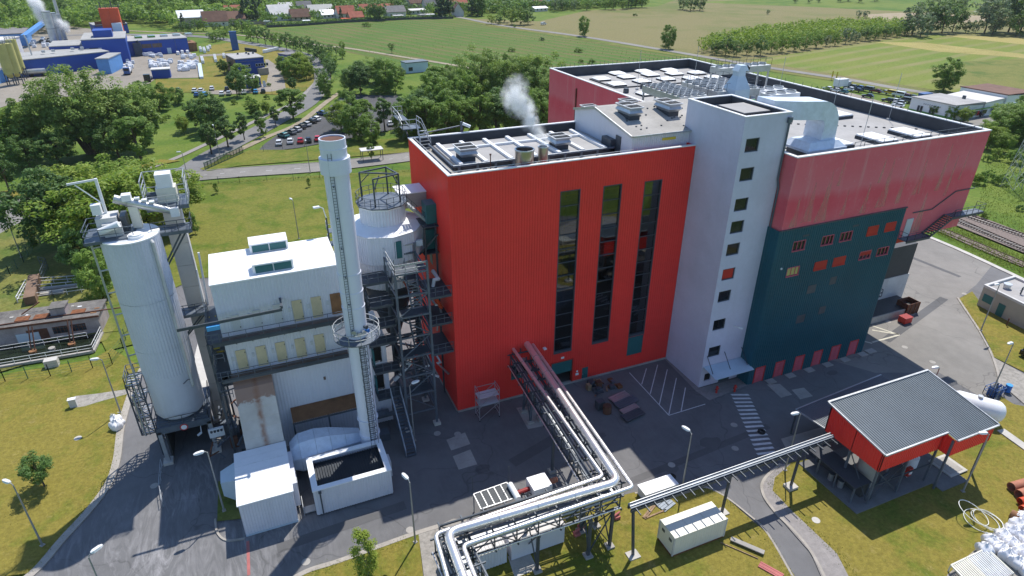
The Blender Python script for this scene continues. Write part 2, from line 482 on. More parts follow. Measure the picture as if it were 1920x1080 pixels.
class MB:
 def __init__(self):
  self.v,self.f,self.mi=[],[],[]
  self.m=0
 def add(self,vs,fs):
  n=len(self.v)
  self.v+=[tuple(v) for v in vs]
  self.f+=[tuple(i+n for i in f) for f in fs]
  self.mi+=[self.m]*len(fs)
  return self
 def box(self,x0,x1,y0,y1,z0,z1):
  return self.add([(x0,y0,z0),(x1,y0,z0),(x1,y1,z0),(x0,y1,z0),(x0,y0,z1),(x1,y0,z1),(x1,y1,z1),(x0,y1,z1)],
      [(3,2,1,0),(4,5,6,7),(0,1,5,4),(1,2,6,5),(2,3,7,6),(3,0,4,7)])
 def quad(self,a,b,c,d):
  return self.add([a,b,c,d],[(0,1,2,3)])
 def bar(self,a,b,w=.1,h=None,upv=(0,0,1)):
  a,b=Vector(a),Vector(b)
  h=h or w
  d=(b-a)
  if d.length<1e-6: return self
  d.normalize()
  u=Vector(upv)
  if abs(d.dot(u))>.98: u=Vector((1,0,0))
  s=d.cross(u).normalized()*(w/2)
  t=s.cross(d).normalized()*(h/2)
  vs=[a-s-t,a+s-t,a+s+t,a-s+t,b-s-t,b+s-t,b+s+t,b-s+t]
  return self.add(vs,[(0,1,2,3),(7,6,5,4),(4,5,1,0),(5,6,2,1),(6,7,3,2),(7,4,0,3)])
 def bars(self,pts,w=.1,h=None):
  for a,b in zip(pts,pts[1:]): self.bar(a,b,w,h)
  return self
 def cyl(self,a,b,r,n=10,r2=None,cap=True):
  a,b=Vector(a),Vector(b)
  r2=r if r2 is None else r2
  d=(b-a).normalized()
  u=Vector((0,0,1)) if abs(d.z)<.9 else Vector((1,0,0))
  s=d.cross(u).normalized()
  t=d.cross(s)
  vs=[]
  for p,q in ((a,r),(b,r2)):
   for i in range(n):
    k=2*math.pi*i/n
    vs.append(p+(s*math.cos(k)+t*math.sin(k))*q)
  fs=[(i,(i+1) % n,n+(i+1) % n,n+i) for i in range(n)]
  if cap: fs+=[tuple(reversed(range(n))),tuple(range(n,2*n))]
  return self.add(vs,fs)
 def tube(self,pts,r,n=10,cap=True):
  pts=[Vector(p) for p in pts]
  rs=r if hasattr(r,'__len__') else [r]*len(pts)
  vs,fs=[],[]
  s=None
  for i,p in enumerate(pts):
   d=((pts[i]-pts[i-1]).normalized() if i else Vector())+((pts[i+1]-pts[i]).normalized() if i<len(pts)-1 else Vector())
   d.normalize()
   if s is None:
    u=Vector((0,0,1)) if abs(d.z)<.9 else Vector((1,0,0))
    s=d.cross(u).normalized()
   else:
    s=(s-d*s.dot(d)).normalized()
   t=d.cross(s)
   k0=1.0
   for j in range(n):
    k=2*math.pi*j/n
    vs.append(p+(s*math.cos(k)+t*math.sin(k))*rs[i]*k0)
  for i in range(len(pts)-1):
   for j in range(n):
    fs.append((i*n+j,i*n+(j+1) % n,(i+1)*n+(j+1) % n,(i+1)*n+j))
  if cap:
   fs+=[tuple(reversed(range(n))),tuple(range((len(pts)-1)*n,len(pts)*n))]
  return self.add(vs,fs)
 def ring(self,c,r,z0,z1,n=16,rin=None,a0=0.):
  """flat-topped ring or disc between two heights"""
  cx,cy=c[0],c[1]
  o=[(cx+r*math.cos(a0+2*math.pi*i/n),cy+r*math.sin(a0+2*math.pi*i/n)) for i in range(n)]
  if rin is None:
   return self.prism(o,z0,z1)
  q=[(cx+rin*math.cos(a0+2*math.pi*i/n),cy+rin*math.sin(a0+2*math.pi*i/n)) for i in range(n)]
  vs=[(x,y,z0) for x,y in o]+[(x,y,z1) for x,y in o]+[(x,y,z0) for x,y in q]+[(x,y,z1) for x,y in q]
  fs=[]
  for i in range(n):
   j=(i+1) % n
   fs+=[(i,j,n+j,n+i),(2*n+j,2*n+i,3*n+i,3*n+j),(n+i,n+j,3*n+j,3*n+i),(j,i,2*n+i,2*n+j)]
  return self.add(vs,fs)
 def prism(self,pts,z0,z1):
  n=len(pts)
  area=sum(pts[i][0]*pts[(i+1) % n][1]-pts[(i+1) % n][0]*pts[i][1] for i in range(n))
  if area<0: pts=list(reversed(pts))
  vs=[(p[0],p[1],z0) for p in pts]+[(p[0],p[1],z1) for p in pts]
  return self.add(vs,[tuple(reversed(range(n))),tuple(range(n,2*n))]+[(i,(i+1) % n,n+(i+1) % n,n+i) for i in range(n)])
 def poly(self,pts,z):
  tri=tessellate_polygon([[Vector((p[0],p[1],0)) for p in pts]])
  vs=[(p[0],p[1],z) for p in pts]
  fs=[]
  for t in tri:
   a,b,c=[Vector(vs[i]) for i in t]
   fs.append(tuple(t) if (b-a).cross(c-a).z>0 else tuple(reversed(t)))
  return self.add(vs,fs)
 def corr(self,o,u,v,n,width,length,pitch=.3,depth=.05,s0=0.,fn=None):
  """trapezoid sheeting: ribs run along v, profile along u starting at phase s0"""
  o,u,v,n=Vector(o),Vector(u),Vector(v),Vector(n)
  prof=((0,0),(.45,0),(.55,1),(.95,1),(1.0,0))
  ss=[0.0]
  k=math.floor(s0/pitch)
  while True:
   done=False
   for q,hgt in prof[:4]:
    s=(k+q)*pitch-s0
    if s>width-1e-4: done=True;break
    if s>1e-4: ss.append(s)
   if done: break
   k+=1
  ss.append(width)
  def hh(s):
   q=((s+s0)/pitch) % 1.0
   if q<.45: return 0
   if q<.55: return (q-.45)/.1
   if q<.95: return 1
   return (1-q)/.05
  vs=[]
  for s in ss:
   b=o+u*s+n*(hh(s)*depth)
   vs+=[b,b+v*(fn(s) if fn else length)]
  fs=[]
  flip=u.cross(v).dot(n)<0
  for i in range(len(ss)-1):
   f=(2*i,2*i+2,2*i+3,2*i+1)
   fs.append(tuple(reversed(f)) if flip else f)
  return self.add(vs,fs)
 def wall(self,a,b,z0,z1,holes=(),pitch=.3,depth=.05,flat=False):
  """sheeting from a to b (left to right seen from outside) with openings (s0,s1,z0,z1)"""
  ax,ay=a;bx,by=b
  L=math.hypot(bx-ax,by-ay)
  u=Vector(((bx-ax)/L,(by-ay)/L,0))
  n=Vector((u.y,-u.x,0))
  br=sorted({0.,L} | {h[0] for h in holes} | {h[1] for h in holes})
  for s0,s1 in zip(br,br[1:]):
   mid=(s0+s1)/2
   hs=sorted([(h[2],h[3]) for h in holes if h[0]<mid<h[1]])
   z=z0
   for h0,h1 in hs+[(z1,z1)]:
    if h0>z+1e-4:
     o=Vector((ax,ay,z))+u*s0
     if flat: self.quad(o,o+u*(s1-s0),o+u*(s1-s0)+Vector((0,0,h0-z)),o+Vector((0,0,h0-z)))
     else: self.corr(o,u,(0,0,1),n,s1-s0,h0-z,pitch,depth,s0)
    z=max(z,h1)
  return self
 def rail(self,pts,h=1.05,step=1.5,w=.045,rails=(1.0,.5)):
  pts=[Vector(p) for p in pts]
  for a,b in zip(pts,pts[1:]):
   L=(b-a).length
   k=max(1,int(round(L/step)))
   for i in range(k+1):
    p=a.lerp(b,i/k)
    self.bar(p,p+Vector((0,0,h)),w)
   for q in rails:
    self.bar(a+Vector((0,0,h*q)),b+Vector((0,0,h*q)),w)
  return self
 def build(self,name,material,parent=None,at=None,smooth=False,kind=None):
  me=bpy.data.meshes.new(name)
  if parent is not None:
   org=WO[parent.name]
  elif at is not None:
   org=Vector(at)
  else:
   xs=np.array(self.v)
   org=Vector(((xs[:,0].min()+xs[:,0].max())/2,(xs[:,1].min()+xs[:,1].max())/2,xs[:,2].min()))
  me.from_pydata([(x-org.x,y-org.y,z-org.z) for x,y,z in self.v],[],self.f)
  mats=material if isinstance(material,(list,tuple)) else [material]
  for q in mats: me.materials.append(MATS[q])
  if len(mats)>1: me.polygons.foreach_set('material_index',self.mi)
  if smooth:
   me.polygons.foreach_set('use_smooth',[True]*len(me.polygons))
   me.set_sharp_from_angle(angle=rad(40))
  o=link(bpy.data.objects.new(name,me))
  if parent is not None:
   adopt(o,parent)
  else:
   o.location=org
  WO[o.name]=org
  if kind: o['kind']=kind
  return o
def struct(name,pts,z,m):
 """a ground sheet from picture sight lines (or world points)"""
 b=MB()
 b.poly(pts,z)
 o=b.build(name,m,at=(0,0,0))
 o['kind']='structure'
 return o
def G2(pxs): return [P(x,y).to_2d() for x,y in pxs]
def smooth_path(pts,k=6):
 pts=[Vector((p[0],p[1],0)) for p in pts]
 out=[]
 for i in range(len(pts)-1):
  p0,p1,p2,p3=pts[max(0,i-1)],pts[i],pts[i+1],pts[min(len(pts)-1,i+2)]
  for j in range(k):
   t=j/k
   out.append(.5*((2*p1)+(p2-p0)*t+(2*p0-5*p1+4*p2-p3)*t*t+(3*p1-p0-3*p2+p3)*t ** 3))
 out.append(pts[-1])
 return out
def ribbon(name,pts,width,z,m,h=0.,off=0.):
 """a road, path (h=0) or kerb (h>0) along a centre line"""
 b=MB()
 L,R=[],[]
 for i,p in enumerate(pts):
  d=(pts[min(i+1,len(pts)-1)]-pts[max(0,i-1)])
  d.z=0
  d.normalize()
  nrm=Vector((-d.y,d.x,0))
  L.append(p+nrm*(off+width/2));R.append(p+nrm*(off-width/2))
 n=len(pts)
 if h<=0:
  vs=[(q.x,q.y,z) for q in L]+[(q.x,q.y,z) for q in R]
  b.add(vs,[(n+i,n+i+1,i+1,i) for i in range(n-1)])
 else:
  vs=[(q.x,q.y,z+h) for q in L]+[(q.x,q.y,z+h) for q in R]+[(q.x,q.y,z-.05) for q in L]+[(q.x,q.y,z-.05) for q in R]
  fs=[]
  for i in range(n-1):
   fs+=[(n+i,n+i+1,i+1,i),(i,i+1,2*n+i+1,2*n+i),(3*n+i,3*n+i+1,n+i+1,n+i)]
  b.add(vs,fs)
 o=b.build(name,m,at=(0,0,0))
 o['kind']='structure'
 return o
# ================================================================== the ground
b=MB()
b.quad((-5000,-1500,0),(5000,-1500,0),(5000,7000,0),(-5000,7000,0))
b.build('ground','rough_green',at=(0,0,0),kind='structure')
LZ=[0.0]
def layer(name,pxs,m,dz=.012):
 LZ[0]+=dz
 return struct(name,G2(pxs),LZ[0],m)
# --- far fields
layer('meadow',[(868,34),(1010,40),(1100,20),(1232,12),(1300,-12),(2300,-30),(2300,230),(1920,203),(1713,174),(1580,151),(1447,131),(1280,102),(1093,71),(940,51)],'meadow')
layer('meadow_green',[(1300,4),(1700,-12),(2100,-14),(2100,16),(1830,20),(1700,22),(1500,12)],'rough_green')
layer('fallow_field',[(1618,27),(1690,24),(1850,30),(1860,40),(1700,46),(1640,38)],'fallow')
layer('vineyard_field',[(470,58),(560,51),(640,44),(760,37),(866,36),(935,50),(1090,73),(1280,106),(1350,118),(1350,150),(1000,160),(800,127),(660,100),(590,84),(520,72)],'vineyard')
layer('mown_field',[(1405,113),(1640,79),(1735,63),(1960,88),(2300,130),(2300,214),(1920,194),(1720,164),(1585,143)],'mown')
layer('grain_strip',[(1740,64),(1960,74),(2200,92),(2200,100),(1940,86)],'wheat')
layer('grain_strip',[(1640,79),(1730,80),(1960,106),(1960,112),(1760,97)],'wheat')
layer('green_strip',[(1800,116),(1960,108),(2300,150),(2300,205),(1920,190),(1770,150)],'verge')
# --- factory yards
layer('factory_yard',[(-140,98),(60,40),(215,60),(330,86),(373,106),(374,118),(372,146),(292,148),(255,175),(120,182),(40,190),(-30,212),(-160,190)],'yard_tan')
layer('factory_lawn',[(374,110),(400,84),(430,80),(560,96),(596,118),(606,140),(590,168),(520,178),(400,172),(293,176),(292,149),(374,148)],'lawn_dry')
layer('lawn_track',[(374,103),(435,100),(436,103),(374,107)],'yard_tan')
layer('office_forecourt',[(497,112),(503,112),(525,128),(533,150),(536,168),(510,172),(420,178),(380,176),(380,171),(470,167),(500,155),(503,140)],'yard_tan')
# --- roads beyond the plant
curve=smooth_path([P(*q) for q in ((-60,78),(150,66),(300,66),(390,70),(450,79),(520,91),(572,104),(596,120),(605,142),(600,165),(573,196),(520,226),(455,261),(400,290),(352,322))],8)
ribbon('curved_road',curve,7.2,.16,'asphalt_road')
ribbon('foot_path',smooth_path([P(*q) for q in ((594,120),(599,142),(583,165),(548,194),(500,217),(440,246),(380,274),(330,297),(270,320))],8),1.8,.15,'paving')
ribbon('field_road',smooth_path([P(*q) for q in ((790,24),(857,32),(940,48),(1093,69),(1280,100),(1447,128),(1580,148),(1713,171),(1913,199),(2200,236))],6),5.5,.15,'asphalt_pale')
ribbon('verge',smooth_path([P(*q) for q in ((870,38),(935,50),(1090,74),(1280,105),(1447,133),(1580,153),(1713,176))],6),5.0,.125,'verge')
layer('car_park',[(480,288),(497,270),(520,254),(560,232),(600,212),(630,192),(645,178),(745,180),(790,200),(760,238),(700,252),(612,268),(560,278)],'asphalt_dark')
layer('lot_gravel',[(1545,165),(1600,176),(1700,205),(1765,222),(1790,245),(1700,250),(1600,230),(1530,190)],'yard_tan')
layer('lot_gravel',[(1780,228),(1860,200),(1900,210),(1800,260)],'asphalt_pale')
# --- roads and lawns of the plant
layer('lawn',[(200,380),(352,345),(450,338),(600,330),(780,318),(900,330),(900,480),(640,520),(450,520),(367,523),(330,541),(300,600),(280,640),(200,660),(120,500)],'lawn_green')
layer('lawn',[(375,318),(400,306),(470,282),(560,282),(640,272),(720,262),(800,255),(900,262),(900,285),(770,286),(600,300),(450,312),(390,322)],'lawn_green')
layer('lawn',[(-80,372),(60,352),(130,336),(180,330),(300,300),(340,302),(200,330),(90,362),(-80,384)],'lawn_dry')
road1=smooth_path([P(*q) for q in ((-160,405),(0,389),(70,379),(160,365),(260,349),(352,333),(450,324),(600,314),(700,303),(790,292),(900,278),(1050,262))],6)
ribbon('plant_road',road1,8.0,.17,'asphalt_pale')
ribbon('plant_road',smooth_path([P(*q) for q in ((75,382),(30,410),(5,450),(-40,520))],6),8.0,.166,'asphalt_pale')
rd=[p for p in road1]
for off in (4.05,-4.05):
 ribbon('kerb',rd,.18,.17,'kerb',.1,off)
for i in range(24,62,2):
 a,c=rd[i],rd[i+1]
 q=ribbon('road_marking',[a,a.lerp(c,.45)],.16,.176,'line_white')
layer('wild_grass',[(-200,470),(0,440),(80,395),(240,395),(260,560),(200,640),(0,700),(-200,720)],'verge')
yard_z=.01
YARD=[(120,1180),(60,1077),(120,1010),(170,955),(205,905),(220,860),(228,800),(247,735),(268,690),(300,600),(326,541),(345,527),(640,440),(780,420),(1250,420),(1640,400),(1735,441),(1930,530),(2300,700),(2300,1400),(120,1400)]
LZ[0]=.3
def near(name,pxs,m,z):
 return struct(name,G2(pxs),z,m)
near('yard_asphalt',[(60,1082),(120,1012),(170,957),(205,907),(220,862),(228,802),(247,737),(268,692),(300,602),(326,543),(345,529),(640,470),(780,440),(1000,430),(1300,440),(1500,500),(1735,441),(1920,527),(2200,640),(2200,1300),(1200,1300),(600,1300),(30,1300),(20,1120)],'asphalt',.10)
near('yard_concrete',[(1600,470),(1640,455),(1735,441),(1860,498),(1830,535),(1798,560),(1838,625),(1870,690),(1874,720),(1850,752),(1760,700),(1640,700),(1500,660)],'asphalt_pale',.108)
near('concrete_apron',[(310,740),(420,720),(410,640),(372,640),(358,700),(330,700)],'concrete_pale',.112)
near('lawn',[(-400,1130),(60,1077),(120,1008),(170,953),(204,905),(218,860),(227,800),(245,735),(265,690),(210,655),(175,675),(0,705),(-260,760),(-400,900)],'lawn_dry',.2)
near('gravel_path',[(133,768),(142,745),(185,740),(252,730),(250,738),(185,756),(160,764)],'gravel',.206)
near('lawn',[(480,1140),(575,1072),(640,1051),(763,1005),(785,1002),(800,1140)],'lawn_dry',.2)
near('gravel_strip',[(785,1004),(822,988),(850,975),(1010,985),(1005,1010),(900,1040),(850,1200),(810,1200)],'gravel',.204)
near('lawn',[(850,1200),(880,1052),(960,1030),(1010,1005),(1060,960),(1190,925),(1330,918),(1360,935),(1440,1005),(1500,1100),(1550,1200)],'lawn_dry',.208)
near('concrete_slab',[(952,1046),(990,1032),(1008,1070),(965,1086)],'concrete_pale',.22)
near('lawn',[(1640,1200),(1560,1040),(1480,960),(1446,925),(1443,900),(1470,872),(1500,866),(1860,790),(1876,745),(1900,760),(2100,800),(2300,1200)],'lawn_dry',.2)
near('foot_path',[(1590,1200),(1520,1040),(1450,960),(1427,925),(1432,900),(1463,872),(1482,872),(1452,898),(1448,922),(1486,962),(1568,1040),(1650,1200)],'paving',.204)
near('lawn',[(1797,562),(1822,548),(1842,575),(1920,614),(2100,690),(2100,760),(1920,700),(1860,670),(1836,624)],'lawn_dry',.2)
near('gravel_track',[(1862,672),(1920,704),(2080,780),(2080,820),(1920,760),(1874,720)],'gravel',.202)
near('storage_pad',[(1775,1080),(1830,1030),(1870,1005),(1960,950),(2200,960),(2200,1200),(1740,1200)],'gravel',.205)
# kerbs along the lawns
def kerb(pxs,side=1,wd=.22,h=.13,mtl='kerb',k=6):
 return ribbon('kerb',smooth_path([P(*q) for q in pxs],k),wd,.1,mtl,h)
kerb([(0,1112),(60,1079),(120,1011),(170,956),(205,907),(220,862),(228,802),(247,737),(268,692)],wd=.8)
kerb([(520,1106),(575,1074),(640,1053),(763,1008),(823,989)],wd=.5)
kerb([(1595,1200),(1522,1040),(1451,960),(1429,925),(1433,900),(1463,872)],wd=.3)
kerb([(1795,560),(1816,592),(1838,626),(1860,670),(1873,718),(1866,750),(1850,772)],wd=.3)
kerb([(1190,927),(1300,915),(1345,925),(1400,965),(1440,1005),(1500,1110)],wd=.2)
kerb([(404,975),(408,1000),(425,1015),(460,1012)],wd=.2)
kerb([(1735,443),(1790,466),(1860,498),(1925,529)],wd=1.0,mtl='concrete_pale',k=2)
near('planting_strip',[(410,905),(455,900),(452,975),(408,980)],'verge',.2)
# painted marks (flat paint)
def mark(pxs,m='line_white',z=.116,nm='road_marking'):
 return near(nm,pxs,m,z)
mb=MB()
for i in range(15):                          # zebra crossing towards the conveyor
 t=i/14
 l=P(1369,740).lerp(P(1417,851),t)
 r_=P(1402,740).lerp(P(1452,847),t)
 d=Vector((0.0,-.24,0))
 mb.quad(Vector((l.x,l.y,.116)),Vector((l.x,l.y,.116))+d*1.5,Vector((r_.x,r_.y,.116))+d*1.5,Vector((r_.x,r_.y,.116)))
mb.build('road_marking','line_white',at=(0,0,0),kind='structure')
def pline(a,c,wd=.12,m='line_white',z=.116):
 return ribbon('road_marking',[P(*a),P(*c)],wd,z,m)
for a,c in (((1180,700),(1254,780)),((1254,780),(1322,759)),((1212,692),(1203,722)),((1233,685),(1219,740)),((1251,694),(1236,760)),((1268,710),(1254,778)),((1285,728),(1277,772))):
 pline(a,c)
for a,c in (((1635,612),(1686,629)),((1635,643),(1686,629)),((1635,620),(1684,628)),((1608,638),(1635,645))):
 pline(a,c,.3,'line_pale',.12)
for a,c in (((465,1016),(467,1080)),((65,1055),(53,1085))):
 pline(a,c,.28,'line_red',.118)
# slabs and manholes let into the yard
for pxs in ([(837,826),(872,812),(882,834),(846,846)],[(849,857),(882,844),(895,872),(860,882)],[(1437,722),(1462,721),(1485,741),(1464,747)],[(1484,732),(1507,728),(1524,744),(1500,750)],[(1464,824),(1548,800),(1555,815),(1472,840)]):
 near('concrete_slab',pxs,'concrete',.113)
for k,(x,y) in enumerate([(147,824),(1665,604),(1696,652),(1748,680),(1808,552),(858,815),(820,814),(769,995),(1376,798),(1378,842),(1085,890),(290,912),(574,1055),(1529,978),(1259,873),(805,730),(1394,700)]):
 c=P(x,y)
 mb=MB()
 mb.ring(c,.42,.1,.225 if k in (0,13) else .125,14)
 mb.build('manhole_cover','concrete_pale' if k in (0,13) else 'concrete',kind='structure',at=(c.x,c.y,.1))
# railway on the right
ra,rb=P(1800,418),P(1920,471)
rdir=(rb-ra).normalized()
rc1=[ra-rdir*120,ra+rdir*160]
ra2,rb2=P(1802,404),P(1920,446)
rdir2=(rb2-ra2).normalized()
rc2=[ra2-rdir2*120,ra2+rdir2*160]
ribbon('track_bed',[(rc1[0]+rc2[0])/2,(rc1[1]+rc2[1])/2],9.5,.31,'ballast')
for ra_,dr in ((ra,rdir),(ra2,rdir2)):
 nr=Vector((-dr.y,dr.x,0))
 sl,rl=MB(),MB()
 for i in range(-150,180):
  c=ra_+dr*(i*.65)
  sl.bar(c-nr*1.25+Vector((0,0,.38)),c+nr*1.25+Vector((0,0,.38)),.26,.14)
 for sgn in (-1,1):
  rl.bar(ra_-dr*100+nr*.74*sgn+Vector((0,0,.53)),ra_+dr*115+nr*.74*sgn+Vector((0,0,.53)),.09,.16)
 t=sl.build('railway_track','sleeper',at=(ra_.x,ra_.y,.3))
 tag(t,'nearer railway track on pale sleepers beside the yard' if ra_ is ra else 'farther railway track next to the scrub and pylon','railway track','railway tracks')
 WO[t.name]=Vector((ra_.x,ra_.y,.3))
 rl.build('rail','rail_steel',t)
ribbon('old_siding',[P(1728,416),P(1850,470),P(1925,500)],2.6,.23,'ballast')
mb=MB()
for o_ in (-.6,.6):
 mb.bar(P(1728,416+o_*5)+Vector((0,0,.3)),P(1925,500+o_*7)+Vector((0,0,.3)),.08,.12)
tag(mb.build('old_rail','rail_steel'),'overgrown rusty siding rails in the grass strip','railway track')
ribbon('overgrown_track',smooth_path([P(*q) for q in ((430,291),(500,258),(560,232),(612,192),(640,172))],6),2.2,.17,'dirt_track')
ribbon('dirt_track',smooth_path([P(*q) for q in ((240,58),(330,62),(420,64),(500,72),(590,84),(660,92),(760,108),(860,124),(950,140))],6),3.2,.172,'dirt_track')
# ================================================================== main plant
# ---- red boiler house
RX0,RX1,RY0,RY1,RZ=18.85,50.0,61.4,77.3,30.9
t=thing('boiler_house','tall red corrugated boiler house with three dark vertical window strips','building',(34.4,69.3,0))
strips=[(32.0,34.55,5.42,27.5),(37.6,40.06,5.55,27.42),(43.25,45.7,5.3,27.25),(43.25,45.7,2.26,5.1)]
gate=(31.75,34.85,-.01,4.0)
wind=(26.05,28.4,3.0,5.05)
door=(36.42,37.3,-.01,2.1)
holes=[(a-RX0,b_-RX0,c,d) for a,b_,c,d in strips+[gate,wind,door]]
mb=MB();mb.wall((RX0,RY0),(RX1,RY0),.35,RZ,holes,.33,.035)
mb.build('front_wall','red_clad',t)
mb=MB();mb.wall((RX0,RY1),(RX0,RY0),.35,RZ,[(7.0,8.2,17.2,19.4),(8.6,9.8,22.0,24.2),(9.4,10.6,9.5,11.7),(9.4,10.6,13.5,15.7)],.33,.035)
mb.build('side_wall','red_clad',t)
mb=MB();mb.box(RX0+.1,RX1,RY1-.2,RY1,0,RZ);mb.box(RX1-.2,RX1-.01,RY0+.2,RY1-.2,0,RZ)
mb.build('rear_wall','red_clad',t)
mb=MB();mb.box(RX0-.05,RX0+.35,RY0-.1,RY1+.1,RZ,RZ+.12);mb.box(RX0+.35,RX1,RY0-.1,RY0+.3,RZ,RZ+.12)
mb.box(RX0+.35,RX1,RY1-.35,RY1+.1,RZ,RZ+.12)
mb.build('coping','coping',t)
mb=MB();mb.box(RX0+.12,RX1-.25,RY0+.12,RY1-.22,29.3,29.6)
rf=mb.build('roof','roof_warm',t)
mb=MB();mb.box(RX0+.12,RX0+.3,RY0+.3,RY1-.4,29.6,RZ);mb.box(RX0+.3,RX1-.25,RY1-.39,RY1-.24,29.6,RZ-.01)
mb.build('parapet_lining','bitumen',t)
mb=MB();mb.box(RX0-.02,RX1,RY0-.12,RY0+.3,.1,.36);mb.box(RX0-.12,RX0+.2,RY0+.3,RY1,.1,.36)
mb.build('plinth','concrete',t)
# dark interior behind the strips
mb=MB();mb.box(30,48,RY0+6.0,RY0+6.2,.2,29)
mb.build('interior_wall','dark_wall',t)
for z in (9.3,13.4,17.5,21.6,25.5):
 mb=MB();mb.box(30,48,RY0+1.6,RY0+6.0,z,z+.18);mb.bar((30,RY0+1.6,z-.2),(48,RY0+1.6,z-.2),.2,.5);mb.build('interior_floor','steel_blue',t)
 mb=MB();mb.rail([(30,RY0+1.7,z+.18),(48,RY0+1.7,z+.18)],1.1,1.8,.07);mb.build('interior_rail','yellow_paint' if z>20 else 'galv_rail',t)
for x in (31.6,34.0,37.3,39.2,41.7,43.8,46.2):
 mb=MB();mb.box(x,x+.35,RY0+2.2,RY0+2.6,.2,29);mb.build('interior_column','steel_blue',t)
for x,r_ in ((32.9,.4),(38.4,.55),(39.7,.25),(44.6,.5),(45.4,.2)):
 mb=MB();mb.cyl((x,RY0+3.4,.2),(x,RY0+3.4,28),r_,12);mb.build('interior_pipe','galv',t)
for a,b_,c,d in strips[:3]:
 fr=MB()
 fr.box(a-.02,a+.08,RY0-.08,RY0+.2,c,d);fr.box(b_-.08,b_+.02,RY0-.08,RY0+.2,c,d)
 fr.box(a+.08,b_-.08,RY0-.08,RY0+.2,d-.1,d);fr.box(a+.08,b_-.08,RY0-.1,RY0+.2,c,c+.35)
 n=12
 zz=[c+.35+(d-.1-c-.35)*i/n for i in range(n+1)]
 for z in zz[1:-1]:
  fr.box(a+.08,b_-.08,RY0+.02,RY0+.12,z-.035,z+.035)
 wf=fr.build('window_strip','steel_dark',t)
 for z0,z1 in zip(zz,zz[1:]):
  mb=MB();mb.box(a+.08,b_-.08,RY0+.13,RY0+.16,z0+.036,z1-.036)
  mb.build('pane','strip_glass',wf)
a,b_,c,d=strips[3]
mb=MB();mb.box(a,b_,RY0+.02,RY0+.1,c,d);mb.box(a,b_,RY0-.07,RY0+.0,5.1,5.2)
mb.build('lower_panel','teal',t)
a,b_,c,d=gate
mb=MB();mb.box(a-.12,a,RY0-.1,RY0+.4,.36,d+.12);mb.box(b_,b_+.12,RY0-.1,RY0+.4,.36,d+.12);mb.box(a,b_,RY0-.1,RY0+.4,d,d+.12)
gf=mb.build('gate_frame','red_box',t)
mb=MB()
for i in range(6): mb.box(a,b_,RY0+.06,RY0+.12,2.1+i*.31,2.1+i*.31+.29)
mb.build('roller_shutter','teal',gf)
a,b_,c,d=wind
mb=MB();mb.box(a,b_,RY0,RY0+.1,c,d)
w_=mb.build('window','teal',t)
mb=MB();mb.box(a+.1,b_-.1,RY0-.02,RY0-.005,c+.5,d-.1);mb.build('pane','glass',w_)
a,b_,c,d=door
mb=MB();mb.box(a,b_,RY0-.03,RY0+.05,.36,d);dd=mb.build('door','teal',t)
mb=MB();mb.box(a+.08,a+.14,RY0-.1,RY0-.035,1.0,1.2);mb.build('handle','galv',dd)
for y0,z0 in ((RY1-8.2,17.2),(RY1-9.8,22.0),(RY1-10.6,9.5),(RY1-10.6,13.5)):
 mb=MB();mb.box(RX0-.05,RX0+.05,y0,y0+1.2,z0,z0+2.2);mb.build('door','teal',t)
mb=MB();mb.rail([(RX0+.5,RY1-.6,29.6),(RX0+.5,RY0+.5,29.6),(41.5,RY0+.5,29.6)],1.55,1.6,.05,(1,.66));mb.build('roof_railing','galv_rail',t)
# plinth pads, wall lamp
mb=MB();mb.bar((30.6,RY0,6.9),(30.4,RY0-.5,7.2),.06);mb.box(30.15,30.55,RY0-.95,RY0-.5,7.1,7.25);mb.build('wall_lamp','lamp_white',t)
mb=MB();mb.box(33.1,33.55,RY0-.09,RY0-.065,4.45,4.75);mb.box(35.5,35.75,RY0-.09,RY0-.065,1.7,1.95);mb.box(35.4,35.85,RY0-.09,RY0-.065,1.2,1.55);mb.build('notice','white_paint',t)
# raised roof deck with pale cross beams
t2=thing('roof_deck','raised grey roof deck crossed by white beams on the red building','roof deck',(32,70,29.6))
mb=MB();mb.box(21.3,41.9,66.4,75.6,29.6,30.15);mb.build('deck_base','bitumen',t2)
mb=MB();mb.box(21.5,41.8,66.6,75.5,30.15,30.2);mb.build('deck_surface','roof_grey',t2)
for x in (22.0,25.0,28.1,31.2,34.3,37.4,40.4):
 mb=MB();mb.box(x-.22,x+.22,66.3,75.4,30.2,30.5);mb.build('beam','white_paint',t2)
mb=MB();
xs=[22.0,25.0,28.1,31.2,34.3,37.4,40.4]
for a,b_ in zip(xs,xs[1:]): mb.box(a+.22,b_-.22,72.5,72.8,30.2,30.48)
mb.build('cross_beam','white_paint',t2)
mb=MB()
for x in np.arange(21.6,41,2.2): mb.cyl((x,66.0,29.6),(x,66.0,30.3),.16,8)
mb.tube([(20.9,66.0,30.35),(41.5,66.0,30.35)],.14,8);mb.tube([(20.9,66.0,30.35),(20.9,75.5,30.35)],.14,8)
mb.build('edge_pipe','steel_blue',t2)
